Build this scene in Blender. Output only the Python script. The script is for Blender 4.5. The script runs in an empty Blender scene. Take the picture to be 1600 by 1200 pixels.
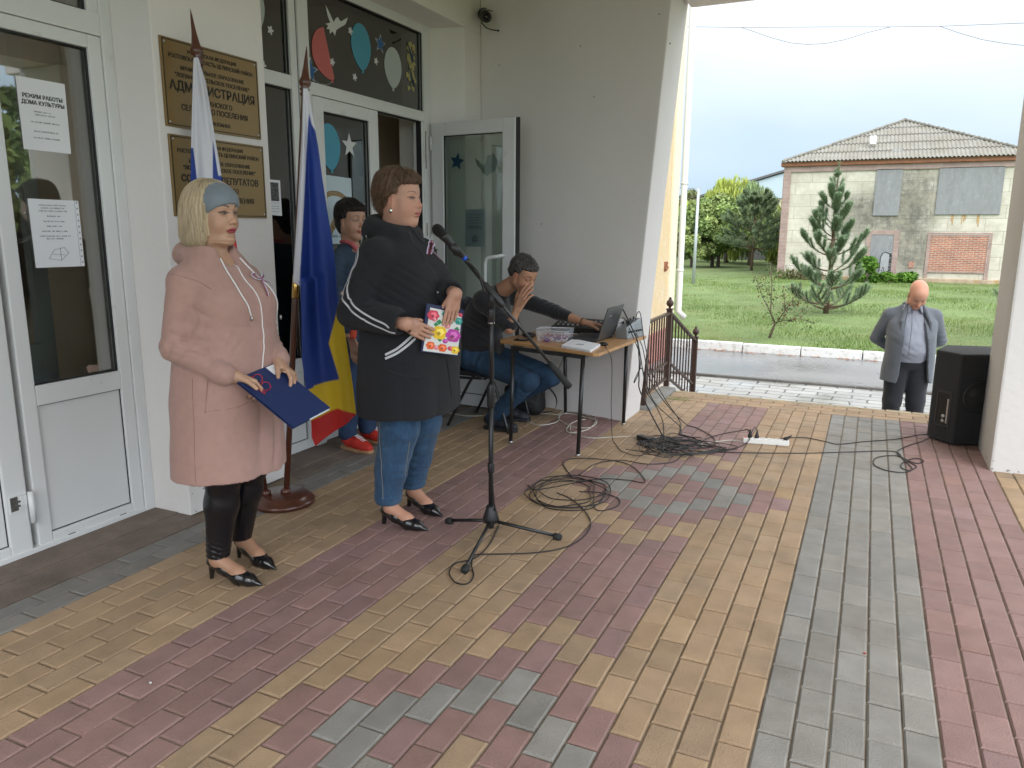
import bpy, bmesh, math, random
import numpy as np
from mathutils import Vector, Matrix
R = math.radians
sc = bpy.context.scene
COL = sc.collection
# ---------------------------------------------------------------- camera
CAMH = 1.5
PITCH = math.atan(240/1190); YAW = R(25.0); ROLL = R(-0.3); FPX = 1190.0
_hd = np.array([-math.sin(YAW), math.cos(YAW), 0.0]); _up = np.array([0, 0, 1.0])
_r = np.cross(_hd, _up); FW = _hd*math.cos(PITCH) - _up*math.sin(PITCH); _u = np.cross(_r, FW)
CR = _r*math.cos(ROLL) - _u*math.sin(ROLL); CU = _u*math.cos(ROLL) + _r*math.sin(ROLL)
CC = np.array([0, 0, CAMH])
cam_d = bpy.data.cameras.new('camera'); cam = bpy.data.objects.new('camera', cam_d); COL.objects.link(cam)
cam_d.sensor_fit = 'HORIZONTAL'; cam_d.sensor_width = 36.0; cam_d.lens = 36.0*FPX/1600
cam_d.clip_start = 0.05; cam_d.clip_end = 2000
M = Matrix(((CR[0], CU[0], -FW[0], 0), (CR[1], CU[1], -FW[1], 0), (CR[2], CU[2], -FW[2], CAMH), (0, 0, 0, 1)))
cam.matrix_world = M
sc.camera = cam
# ---------------------------------------------------------------- sky, sun, exposure
W = bpy.data.worlds.new('World'); sc.world = W; W.use_nodes = True
nt = W.node_tree; nt.nodes.clear()
SUN_EL, SUN_AZ = R(42), R(140)         # azimuth measured from +Y clockwise
out = nt.nodes.new('ShaderNodeOutputWorld'); bg = nt.nodes.new('ShaderNodeBackground')
sky = nt.nodes.new('ShaderNodeTexSky'); sky.sky_type = 'NISHITA'; sky.sun_disc = False
sky.sun_elevation = SUN_EL; sky.sun_rotation = SUN_AZ; sky.air_density = 1.0; sky.dust_density = 2.0; sky.ozone_density = 1.5
tc = nt.nodes.new('ShaderNodeTexCoord'); mp = nt.nodes.new('ShaderNodeMapping'); mp.inputs['Scale'].default_value = (1, 1, 2.2)
nz = nt.nodes.new('ShaderNodeTexNoise'); nz.inputs['Scale'].default_value = 1.6; nz.inputs['Detail'].default_value = 5; nz.inputs['Roughness'].default_value = .45
sep = nt.nodes.new('ShaderNodeSeparateXYZ')
ma = nt.nodes.new('ShaderNodeMath'); ma.operation = 'MULTIPLY_ADD'; ma.inputs[1].default_value = 1.5; ma.inputs[2].default_value = -0.16
ad = nt.nodes.new('ShaderNodeMath'); ad.operation = 'ADD'
rp = nt.nodes.new('ShaderNodeValToRGB'); rp.color_ramp.elements[0].position = .40; rp.color_ramp.elements[1].position = .98
rp.color_ramp.elements[0].color = (0, 0, 0, 1); rp.color_ramp.elements[1].color = (1, 1, 1, 1)
mx = nt.nodes.new('ShaderNodeMix'); mx.data_type = 'RGBA'
mx.inputs['A'].default_value = (3.2, 4.35, 5.45, 1); mx.inputs['B'].default_value = (7.2, 7.4, 7.6, 1)
m2 = nt.nodes.new('ShaderNodeMix'); m2.data_type = 'RGBA'; m2.inputs['Factor'].default_value = .12
L = nt.links.new
L(tc.outputs['Generated'], mp.inputs['Vector']); L(mp.outputs['Vector'], nz.inputs['Vector'])
L(tc.outputs['Generated'], sep.inputs[0]); L(sep.outputs['Z'], ma.inputs[0])
L(nz.outputs['Fac'], ad.inputs[0]); L(ma.outputs[0], ad.inputs[1]); L(ad.outputs[0], rp.inputs['Fac'])
L(rp.outputs['Color'], mx.inputs['Factor']); L(mx.outputs['Result'], m2.inputs['A']); L(sky.outputs['Color'], m2.inputs['B'])
# sky brightened towards the sun, out of view, added to light the porch
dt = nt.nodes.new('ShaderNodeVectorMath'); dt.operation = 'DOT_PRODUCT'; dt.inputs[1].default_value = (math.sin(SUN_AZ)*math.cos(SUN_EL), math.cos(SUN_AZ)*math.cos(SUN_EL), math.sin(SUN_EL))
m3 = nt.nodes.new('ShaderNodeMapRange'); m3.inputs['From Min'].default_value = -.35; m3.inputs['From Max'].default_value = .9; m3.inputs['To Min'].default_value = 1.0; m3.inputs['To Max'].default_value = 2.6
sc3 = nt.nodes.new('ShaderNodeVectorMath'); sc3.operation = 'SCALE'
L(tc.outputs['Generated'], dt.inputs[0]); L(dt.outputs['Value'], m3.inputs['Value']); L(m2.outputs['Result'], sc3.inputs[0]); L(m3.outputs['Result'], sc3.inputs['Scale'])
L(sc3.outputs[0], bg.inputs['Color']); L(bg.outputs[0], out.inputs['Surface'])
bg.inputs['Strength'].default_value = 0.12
sun_d = bpy.data.lights.new('sun', 'SUN'); sun = bpy.data.objects.new('sun', sun_d); COL.objects.link(sun)
sun_d.energy = 0.9; sun_d.angle = R(25); sun_d.color = (1, .96, .9)
_sd = Vector((math.sin(SUN_AZ)*math.cos(SUN_EL), math.cos(SUN_AZ)*math.cos(SUN_EL), math.sin(SUN_EL)))
sun.rotation_euler = _sd.to_track_quat('Z', 'Y').to_euler()
sc.view_settings.view_transform = 'Standard'; sc.view_settings.look = 'None'
sc.view_settings.exposure = 0.58; sc.view_settings.gamma = 1
sc.render.film_transparent = False
try:
    sc.cycles.use_denoising = True; sc.cycles.max_bounces = 10; sc.cycles.diffuse_bounces = 5
    sc.cycles.transparent_max_bounces = 12; sc.cycles.sample_clamp_indirect = 6
except Exception: pass

# ---------------------------------------------------------------- helpers
def ray(px, py): return CR*(px-800)/FPX - CU*(py-600)/FPX + FW
def onz(px, py, z=0.0): d = ray(px, py); return CC + d*((z-CAMH)/d[2])
def onx(px, py, x): d = ray(px, py); return CC + d*(x/d[0])
def ony(px, py, y): d = ray(px, py); return CC + d*(y/d[1])
def ond(px, py, t):
    d = ray(px, py); return CC + d*t      # t = depth along the view axis

def tag(o, label=None, cat=None, group=None, kind=None):
    if label: o['label'] = label
    if cat: o['category'] = cat
    if group: o['group'] = group
    if kind: o['kind'] = kind
    return o
def empty(name, loc=(0, 0, 0), rz=0.0, label=None, cat=None, group=None):
    o = bpy.data.objects.new(name, None); COL.objects.link(o); o.empty_display_size = .1
    o.location = loc; o.rotation_euler = (0, 0, rz)
    return tag(o, label, cat, group)
def link_mesh(name, me, mats, parent=None, local=False):
    o = bpy.data.objects.new(name, me); COL.objects.link(o)
    if not isinstance(mats, (list, tuple)): mats = [mats]
    for m in mats: me.materials.append(m)
    if parent is not None:
        o.parent = parent
        if not local:
            o.matrix_parent_inverse = (Matrix.Translation(parent.location) @ parent.rotation_euler.to_matrix().to_4x4() if parent.parent is None and parent.type == 'EMPTY' else Matrix()).inverted()
    return o
class MB:
    """collects shapes (world coordinates) and links them as one mesh"""
    def __init__(s): s.v = []; s.f = []; s.m = []; s.n = 0; s.mi = 0; s.sm = []; s.c = []; s.col = (1, 1, 1); s.smooth = False
    def add(s, vs, fs):
        vs = [tuple(map(float, v)) for v in vs]
        s.v += vs; s.f += [tuple(i+s.n for i in f) for f in fs]; s.m += [s.mi]*len(fs); s.sm += [s.smooth]*len(fs)
        s.c += [s.col]*len(vs); s.n += len(vs); return s
    def box(s, a, b):
        (x0, y0, z0), (x1, y1, z1) = a, b
        x0, x1 = sorted((x0, x1)); y0, y1 = sorted((y0, y1)); z0, z1 = sorted((z0, z1))
        return s.add([(x0,y0,z0),(x1,y0,z0),(x1,y1,z0),(x0,y1,z0),(x0,y0,z1),(x1,y0,z1),(x1,y1,z1),(x0,y1,z1)],
            [(0,3,2,1),(4,5,6,7),(0,1,5,4),(1,2,6,5),(2,3,7,6),(3,0,4,7)])
    def hexa(s, p):  # 8 points bottom 4 ccw, top 4
        return s.add(p, [(0,3,2,1),(4,5,6,7),(0,1,5,4),(1,2,6,5),(2,3,7,6),(3,0,4,7)])
    def bar(s, a, b, w, h=None, up=(0, 0, 1)):
        h = h or w; a = Vector(a); b = Vector(b); d = (b-a).normalized(); u = Vector(up)
        if abs(d.dot(u)) > .98: u = Vector((1, 0, 0))
        r = d.cross(u).normalized(); u = r.cross(d)
        P = []
        for q in (a, b):
            for (i, j) in ((-1,-1),(1,-1),(1,1),(-1,1)): P.append(q + r*(i*w/2) + u*(j*h/2))
        return s.hexa(P)
    def tube(s, pts, r, n=8, cap=True):
        pts = [Vector(p) for p in pts]; N = len(pts); rs = r if isinstance(r, (list, tuple, np.ndarray)) else [r]*N
        d0 = (pts[1]-pts[0]).normalized(); u = Vector((0, 0, 1)) if abs(d0.z) < .9 else Vector((1, 0, 0))
        a = d0.cross(u).normalized(); vs = []; fs = []
        for i, p in enumerate(pts):
            d = (pts[min(i+1, N-1)]-pts[max(i-1, 0)])
            d = d.normalized() if d.length > 1e-9 else d0
            a = (a - d*a.dot(d)); a = a.normalized() if a.length > 1e-6 else d.orthogonal().normalized()
            b = d.cross(a)
            for k in range(n):
                t = 2*math.pi*k/n; vs.append(p + (a*math.cos(t)+b*math.sin(t))*rs[i])
        for i in range(N-1):
            for k in range(n):
                k2 = (k+1) % n; fs.append((i*n+k, i*n+k2, (i+1)*n+k2, (i+1)*n+k))
        if cap: fs.append(tuple(range(n-1, -1, -1))); fs.append(tuple((N-1)*n+k for k in range(n)))
        sm = s.smooth; s.smooth = True; s.add(vs, fs); s.smooth = sm; return s
    def lathe(s, c, prof, n=24, axis=(0, 0, 1)):
        """prof: list of (r, h) along axis from c"""
        ax = Vector(axis).normalized(); a = ax.orthogonal().normalized(); b = ax.cross(a); c = Vector(c)
        vs = []; fs = []
        for (r, h) in prof:
            for k in range(n):
                t = 2*math.pi*k/n; vs.append(c + ax*h + (a*math.cos(t)+b*math.sin(t))*max(r, 1e-4))
        for i in range(len(prof)-1):
            for k in range(n):
                k2 = (k+1) % n; fs.append((i*n+k, i*n+k2, (i+1)*n+k2, (i+1)*n+k))
        fs.append(tuple(range(n-1, -1, -1))); fs.append(tuple((len(prof)-1)*n+k for k in range(n)))
        sm = s.smooth; s.smooth = True; s.add(vs, fs); s.smooth = sm; return s
    def prism(s, poly, off):
        """extrude a 3D polygon by vector off"""
        n = len(poly); o = Vector(off); P = [Vector(p) for p in poly]
        return s.add(P + [p+o for p in P], [tuple(range(n-1, -1, -1)), tuple(range(n, 2*n))] + [(i, (i+1) % n, n+(i+1) % n, n+i) for i in range(n)])
    def ball(s, c, r, n=12, m=8):
        r = r if isinstance(r, (tuple, list)) else (r, r, r)
        vs = []; fs = []
        for i in range(m+1):
            ph = math.pi*i/m
            for k in range(n):
                t = 2*math.pi*k/n
                vs.append((c[0]+r[0]*math.sin(ph)*math.cos(t), c[1]+r[1]*math.sin(ph)*math.sin(t), c[2]+r[2]*math.cos(ph)))
        for i in range(m):
            for k in range(n): fs.append((i*n+k, (i+1)*n+k, (i+1)*n+(k+1) % n, i*n+(k+1) % n))
        sm = s.smooth; s.smooth = True; s.add(vs, fs); s.smooth = sm; return s
    def build(s, name, mats, parent=None, bevel=0, colors=False, seg=2):
        me = bpy.data.meshes.new(name); me.from_pydata(s.v, [], s.f)
        me.polygons.foreach_set('material_index', s.m); me.polygons.foreach_set('use_smooth', s.sm)
        if colors:
            ca = me.color_attributes.new('col', 'FLOAT_COLOR', 'POINT')
            ca.data.foreach_set('color', np.array([(c[0], c[1], c[2], 1) for c in s.c], dtype=np.float32).ravel())
        me.update()
        if bevel:
            bm = bmesh.new(); bm.from_mesh(me); bmesh.ops.remove_doubles(bm, verts=bm.verts, dist=1e-6)
            es = [e for e in bm.edges if len(e.link_faces) == 2 and e.calc_face_angle(0) > .6]
            bmesh.ops.bevel(bm, geom=es, offset=bevel, segments=seg, profile=.6, affect='EDGES', clamp_overlap=True)
            bmesh.ops.recalc_face_normals(bm, faces=bm.faces); bm.to_mesh(me); bm.free()
        return link_mesh(name, me, mats, parent)
def np_mesh(name, V, F, mats, parent=None, smooth=True, colors=None, fmat=None):
    V = np.asarray(V, dtype=np.float32); F = np.asarray(F, dtype=np.int32)
    me = bpy.data.meshes.new(name); k = F.shape[1]
    me.vertices.add(len(V)); me.vertices.foreach_set('co', V.ravel())
    me.loops.add(F.size); me.loops.foreach_set('vertex_index', F.ravel())
    me.polygons.add(len(F)); me.polygons.foreach_set('loop_start', np.arange(0, F.size, k, dtype=np.int32))
    me.polygons.foreach_set('loop_total', np.full(len(F), k, dtype=np.int32))
    me.polygons.foreach_set('use_smooth', np.full(len(F), smooth, dtype=bool))
    if fmat is not None: me.polygons.foreach_set('material_index', np.asarray(fmat, dtype=np.int32))
    if colors is not None:
        ca = me.color_attributes.new('col', 'FLOAT_COLOR', 'POINT')
        c = np.ones((len(V), 4), np.float32); c[:, :3] = colors; ca.data.foreach_set('color', c.ravel())
    me.update(calc_edges=True); me.validate()
    return link_mesh(name, me, mats, parent)

# ---------------------------------------------------------------- materials
MATS = {}
def mat(name, color=(.8, .8, .8), rough=.6, metal=0.0, var=0.0, vscale=8.0, bump=0.0, bscale=60.0, attr=False, spec=.5, sheen=0.0,
        dirt=None, dscale=2.0, dlo=.5, dhi=.7, trans=0.0, alpha=1.0, coat=0.0, stretch=None, rvar=0.0, sss=0.0, detail=4.0):
    if name in MATS: return MATS[name]
    m = bpy.data.materials.new(name); m.use_nodes = True; t = m.node_tree; N = t.nodes; B = N['Principled BSDF']; K = t.links.new
    B.inputs['Base Color'].default_value = (*color, 1); B.inputs['Roughness'].default_value = rough; B.inputs['Metallic'].default_value = metal
    B.inputs['Specular IOR Level'].default_value = spec
    if sheen: B.inputs['Sheen Weight'].default_value = sheen; B.inputs['Sheen Roughness'].default_value = .5
    if coat: B.inputs['Coat Weight'].default_value = coat
    if trans: B.inputs['Transmission Weight'].default_value = trans
    if sss: B.inputs['Subsurface Weight'].default_value = sss; B.inputs['Subsurface Radius'].default_value = (.012, .005, .003); B.inputs['Subsurface Scale'].default_value = 1.0
    B.inputs['Alpha'].default_value = alpha
    src = None
    g = N.new('ShaderNodeNewGeometry'); mp = N.new('ShaderNodeMapping'); K(g.outputs['Position'], mp.inputs['Vector'])
    if stretch: mp.inputs['Scale'].default_value = stretch
    if attr:
        a = N.new('ShaderNodeAttribute'); a.attribute_name = 'col'; src = a.outputs['Color']
    if var:
        n = N.new('ShaderNodeTexNoise'); n.inputs['Scale'].default_value = vscale; n.inputs['Detail'].default_value = detail; K(mp.outputs[0], n.inputs['Vector'])
        h = N.new('ShaderNodeHueSaturation'); h.inputs['Color'].default_value = (*color, 1)
        if src is not None: K(src, h.inputs['Color'])
        mr = N.new('ShaderNodeMapRange'); mr.inputs['From Min'].default_value = .25; mr.inputs['From Max'].default_value = .75
        mr.inputs['To Min'].default_value = 1-var; mr.inputs['To Max'].default_value = 1+var
        K(n.outputs['Fac'], mr.inputs['Value']); K(mr.outputs['Result'], h.inputs['Value']); src = h.outputs['Color']
    if dirt:
        n = N.new('ShaderNodeTexNoise'); n.inputs['Scale'].default_value = dscale; n.inputs['Detail'].default_value = 8; n.inputs['Roughness'].default_value = .65; K(mp.outputs[0], n.inputs['Vector'])
        mr = N.new('ShaderNodeMapRange'); mr.inputs['From Min'].default_value = dlo; mr.inputs['From Max'].default_value = dhi; K(n.outputs['Fac'], mr.inputs['Value'])
        x = N.new('ShaderNodeMix'); x.data_type = 'RGBA'; x.inputs['B'].default_value = (*dirt, 1)
        if src is not None: K(src, x.inputs['A'])
        else: x.inputs['A'].default_value = (*color, 1)
        K(mr.outputs['Result'], x.inputs['Factor']); src = x.outputs['Result']
    if src is not None: K(src, B.inputs['Base Color'])
    if rvar:
        n = N.new('ShaderNodeTexNoise'); n.inputs['Scale'].default_value = vscale*.6; n.inputs['Detail'].default_value = 3; K(mp.outputs[0], n.inputs['Vector'])
        mr = N.new('ShaderNodeMapRange'); mr.inputs['From Min'].default_value = .35; mr.inputs['From Max'].default_value = .65
        mr.inputs['To Min'].default_value = max(rough-rvar, .02); mr.inputs['To Max'].default_value = min(rough+rvar, 1); K(n.outputs['Fac'], mr.inputs['Value']); K(mr.outputs['Result'], B.inputs['Roughness'])
    if bump:
        n = N.new('ShaderNodeTexNoise'); n.inputs['Scale'].default_value = bscale; n.inputs['Detail'].default_value = 5; K(mp.outputs[0], n.inputs['Vector'])
        b = N.new('ShaderNodeBump'); b.inputs['Strength'].default_value = min(1, bump); b.inputs['Distance'].default_value = .01; K(n.outputs['Fac'], b.inputs['Height']); K(b.outputs[0], B.inputs['Normal'])
    MATS[name] = m; return m
def glass_mat(name, tint=(.9, .95, .93), refl=.08):
    if name in MATS: return MATS[name]
    m = bpy.data.materials.new(name); m.use_nodes = True; t = m.node_tree; N = t.nodes; N.clear(); K = t.links.new
    o = N.new('ShaderNodeOutputMaterial'); tr = N.new('ShaderNodeBsdfTransparent'); gl = N.new('ShaderNodeBsdfGlossy'); mx = N.new('ShaderNodeMixShader'); fr = N.new('ShaderNodeFresnel')
    tr.inputs['Color'].default_value = (*tint, 1); gl.inputs['Roughness'].default_value = .015; fr.inputs['IOR'].default_value = 1.5
    a = N.new('ShaderNodeMath'); a.operation = 'MULTIPLY_ADD'; a.inputs[1].default_value = 1.6; a.inputs[2].default_value = refl; a.use_clamp = True
    K(fr.outputs[0], a.inputs[0]); K(a.outputs[0], mx.inputs[0]); K(tr.outputs[0], mx.inputs[1]); K(gl.outputs[0], mx.inputs[2]); K(mx.outputs[0], o.inputs['Surface'])
    MATS[name] = m; return m
def node_mat(name):
    m = bpy.data.materials.new(name); m.use_nodes = True; return m, m.node_tree.nodes, m.node_tree.links.new, m.node_tree.nodes['Principled BSDF']

plaster = mat('plaster', (.72, .69, .672), .85, var=.03, vscale=1.5, bump=.25, bscale=25, dirt=(.60, .57, .53), dscale=.7, dlo=.55, dhi=.9)
pvc = mat('white_pvc', (.66, .67, .67), .32, var=.02, vscale=3, dirt=(.45, .44, .42), dscale=6, dlo=.62, dhi=.8)
gasket = mat('black_gasket', (.015, .015, .017), .6)
metal_dark = mat('black_metal', (.012, .012, .013), .38, metal=.0, coat=.2)
steel = mat('steel', (.55, .55, .55), .3, metal=1)
alu = mat('silver_plastic', (.35, .36, .37), .4, metal=.6)
black_plastic = mat('black_plastic', (.014, .014, .015), .42, var=.1, vscale=40)
paper = mat('paper', (.74, .75, .78), .8, var=.02, vscale=6)
ink = mat('ink', (.03, .03, .035), .8)
glass = glass_mat('window_glass', (.86, .88, .84), .13)
glass_clear = glass_mat('door_glass', (.80, .86, .82), .03)
rng = np.random.default_rng(7); random.seed(5)
# ================================================================ PORCH PAVING
P_W, P_L = .102, .2015
X0 = -0.196                     # left edge of the grey strip
YEL, RED, GRY = (.345, .240, .148), (.255, .157, .142), (.235, .225, .205)
def strip_color(c, yc):
    """c = column index (0 = first grey column), yc = brick centre y"""
    k = c + 32
    if c >= 10: return YEL
    if c >= 5: return RED
    if c >= 0: return GRY
    cc = c + 8                  # star columns centred on c = -8 (5 yellow, 5 red: centre col -8)
    for ys in (4.325, 4.325-13*P_L, 4.325-26*P_L):
        if abs(cc) <= 7:
            d = abs(yc-ys)/P_L
            n = 7-abs(cc)
            half = (n-1)/2
            ring = half - d
            if ring > -.3:
                i = int(round(min(ring+0.0, half)))
                i = int(math.floor(ring+.3))
                if i >= 3: return YEL
                return (RED, GRY, RED)[i] if n > 0 else YEL
            if abs(cc) <= 2 and ring > -1.3: return YEL
    if -6 < cc < -2 or cc == 99: pass
    if c >= -5: return YEL
    if c >= -10: return RED
    if c >= -15: return YEL
    if c >= -20: return RED
    if c >= -26: return YEL
    return (.20, .19, .175)
def build_pavers():
    V = []; F = []; C = []
    def paver(x0, x1, y0, y1, col):
        if x1-x0 < .012 or y1-y0 < .012: return
        n = len(V); g = .0024; b = .006
        x0 += g; x1 -= g; y0 += g*1.15; y1 -= g*1.15
        z = rng.normal(0, .0007); tx, ty = rng.normal(0, .0035, 2)
        cx, cy = (x0+x1)/2, (y0+y1)/2
        def zz(x, y): return z + (x-cx)*tx + (y-cy)*ty
        P = [(x0, y0, -.03), (x1, y0, -.03), (x1, y1, -.03), (x0, y1, -.03)]
        P += [(x, y, zz(x, y)-.005) for x, y in ((x0, y0), (x1, y0), (x1, y1), (x0, y1))]
        P += [(x, y, zz(x, y)) for x, y in ((x0+b, y0+b), (x1-b, y0+b), (x1-b, y1-b), (x0+b, y1-b))]
        V.extend(P)
        F.extend([(n+8, n+9, n+10, n+11)])
        for i in range(4):
            j = (i+1) % 4
            F.append((n+4+i, n+4+j, n+8+j, n+8+i)); F.append((n+i, n+j, n+4+j, n+4+i))
        v = rng.normal(1, .06); w = rng.normal(0, .006)
        c = (col[0]*v+w*.5, col[1]*v, col[2]*v-w*.5)
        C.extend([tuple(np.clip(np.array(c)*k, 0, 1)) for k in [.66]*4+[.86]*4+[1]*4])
    EDGE = 6.775
    for c in range(-28, 26):
        x0 = X0 + c*P_W; x1 = x0+P_W
        if x0 < -3.10: continue
        # brick centres of the star column must fall on 4.325 + multiples (odd columns shifted half a brick)
        off = 4.325 + (0 if (c+8) % 2 == 0 else P_L/2)
        k0 = int(math.floor((-3.0-off)/P_L)); k1 = int(math.ceil((EDGE-off)/P_L))+1
        for k in range(k0, k1):
            yc = off+k*P_L; y0 = yc-P_L/2; y1 = min(yc+P_L/2, EDGE)
            if y0 >= EDGE: continue
            paver(x0, x1, y0, y1, strip_color(c, yc))
    for r, (ya, yb) in enumerate([(EDGE, EDGE+.105), (EDGE+.105, EDGE+.21), (EDGE+.21, EDGE+.315), (EDGE+.315, EDGE+.40)]):
        x = -1.9 + (r % 2)*.1
        while x < 3.0:
            paver(x, x+.2015, ya, yb, YEL if r < 3 else (.33, .26, .16)); x += .2015
    V = np.array(V, np.float32)
    return V, F, C
pv = mat('concrete_paver', (.3, .3, .3), .72, attr=True, var=.13, vscale=9, bump=.35, bscale=160, dirt=(.13, .105, .08), dscale=2.6, dlo=.54, dhi=.95, rvar=.12, detail=7)
V, F, C = build_pavers()
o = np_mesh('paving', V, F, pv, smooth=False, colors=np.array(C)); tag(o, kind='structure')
sand = mat('joint_sand', (.19, .15, .105), .95, var=.35, vscale=5, bump=.5, bscale=200)
MB().box((-3.46, -3, -.12), (3.0, 7.17, -.0075)).build('paving_bed', sand).__setitem__('kind', 'structure')
conc = mat('stained_concrete', (.155, .12, .098), .85, var=.3, vscale=5, bump=.6, bscale=45, dirt=(.24, .19, .16), dscale=3, dlo=.5, dhi=.75)
m = MB(); m.box((-3.47, -3, -.02), (-3.262, 2.757, .006)); m.box((-3.256, -3, -.02), (-3.062, 2.757, .001)); m.box((-3.47, 3.503, -.02), (-3.2, 5.73, .006)); m.box((-3.195, 3.503, -.02), (-3.062, 5.98, .001))
o = m.build('threshold_strip', conc, bevel=.003); tag(o, kind='structure')
# ================================================================ STEPS, PLAZA, ROAD, KERB, GRASS
GZ = -.65
stepm = mat('step_concrete', (.34, .33, .31), .7, var=.12, vscale=6, bump=.3, bscale=50)
m = MB()
for i in range(3):
    m.box((-1.80, 7.175+i*.3, GZ-.1), (3.2, 7.175+(i+1)*.3, -.1625*(i+1)))
m.box((-1.80, 6.2, GZ-.1), (3.0, 7.17, -.125)); m.box((-3.4, -3, GZ-.1), (3.0, 6.19, -.125))
o = m.build('steps', stepm, bevel=.008); tag(o, kind='structure')
mt, N, K, B = node_mat('wet_plaza_stone')
g = N.new('ShaderNodeNewGeometry'); br = N.new('ShaderNodeTexBrick'); br.inputs['Scale'].default_value = 1; br.inputs['Brick Width'].default_value = .42; br.inputs['Row Height'].default_value = .21
br.inputs['Mortar Size'].default_value = .012; br.inputs['Color1'].default_value = (.40, .40, .385, 1); br.inputs['Color2'].default_value = (.31, .315, .31, 1); br.inputs['Mortar'].default_value = (.09, .09, .085, 1)
n1 = N.new('ShaderNodeTexNoise'); n1.inputs['Scale'].default_value = 1.4; n1.inputs['Detail'].default_value = 6
mp = N.new('ShaderNodeMapping'); mp.inputs['Rotation'].default_value = (0, 0, .03)
n2 = N.new('ShaderNodeTexNoise'); n2.inputs['Scale'].default_value = 3; va = N.new('ShaderNodeMixRGB'); va.blend_type = 'LINEAR_LIGHT'; va.inputs[0].default_value = .06
K(g.outputs['Position'], mp.inputs[0]); K(mp.outputs[0], va.inputs[1]); K(n2.outputs['Color'], va.inputs[2]); K(va.outputs[0], br.inputs['Vector'])
K(g.outputs['Position'], n1.inputs[0]); K(g.outputs['Position'], n2.inputs[0]); K(br.outputs['Color'], B.inputs['Base Color'])
mr = N.new('ShaderNodeMapRange'); mr.inputs[1].default_value = .42; mr.inputs[2].default_value = .6; mr.inputs[3].default_value = .12; mr.inputs[4].default_value = .6
K(n1.outputs[0], mr.inputs[0]); K(mr.outputs[0], B.inputs['Roughness'])
bp = N.new('ShaderNodeBump'); bp.inputs['Strength'].default_value = .5; bp.inputs['Distance'].default_value = .008; K(br.outputs['Fac'], bp.inputs['Height']); bp.invert = True; K(bp.outputs[0], B.inputs['Normal'])
MB().box((-3.05, 7.9, GZ-.2), (30, 11.43, GZ+.012)).build('plaza', mt).__setitem__('kind', 'structure')
m = MB()
x = -3.05
while x < 14: m.box((x, 11.432, GZ-.1), (x+.995, 11.51, GZ+.045)); x += 1.0
tag(m.build('edging_stone', mat('edging_stone', (.10, .095, .09), .8, var=.25, vscale=6), bevel=.006), kind='structure')
mt, N, K, B = node_mat('wet_asphalt')
g = N.new('ShaderNodeNewGeometry'); n1 = N.new('ShaderNodeTexNoise'); n1.inputs['Scale'].default_value = .55; n1.inputs['Detail'].default_value = 7; n1.inputs['Roughness'].default_value = .6
n2 = N.new('ShaderNodeTexNoise'); n2.inputs['Scale'].default_value = 140; n2.inputs['Detail'].default_value = 3
cr = N.new('ShaderNodeValToRGB'); cr.color_ramp.elements[0].color = (.13, .135, .14, 1); cr.color_ramp.elements[1].color = (.22, .22, .22, 1); cr.color_ramp.elements[0].position = .35; cr.color_ramp.elements[1].position = .65
K(g.outputs['Position'], n1.inputs[0]); K(g.outputs['Position'], n2.inputs[0]); K(n1.outputs[0], cr.inputs[0]); K(cr.outputs[0], B.inputs['Base Color'])
mr = N.new('ShaderNodeMapRange'); mr.inputs[1].default_value = .40; mr.inputs[2].default_value = .6; mr.inputs[3].default_value = .10; mr.inputs[4].default_value = .38
K(n1.outputs[0], mr.inputs[0]); K(mr.outputs[0], B.inputs['Roughness'])
bp = N.new('ShaderNodeBump'); bp.inputs['Strength'].default_value = .2; bp.inputs['Distance'].default_value = .004; K(n2.outputs[0], bp.inputs['Height']); K(bp.outputs[0], B.inputs['Normal'])
asphalt = mt
MB().box((-60, 11.5, GZ-.2), (60, 14.22, GZ+.004)).build('road', mt).__setitem__('kind', 'structure')
mt = mat('grass_ground', (.13, .185, .06), .95, var=.28, vscale=.9, bump=.8, bscale=30, dirt=(.16, .17, .06), dscale=.55, dlo=.5, dhi=.75)
MB().box((-400, -300, GZ-.6), (400, 700, GZ-.02)).build('ground', mt).__setitem__('kind', 'structure')
whitewash = mat('whitewash', (.66, .68, .68), .8, var=.1, vscale=7, dirt=(.33, .32, .29), dscale=9, dlo=.52, dhi=.7, bump=.4, bscale=30)
m = MB(); x = -12.0; k = 0
while x < 20:
    m.box((x, 14.22+random.uniform(-.006, .006), GZ-.1), (x+.985, 14.38, GZ+.15+random.uniform(-.006, .006))); x += 1.0
o = m.build('kerb', whitewash, bevel=.015); tag(o, kind='structure')
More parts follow.
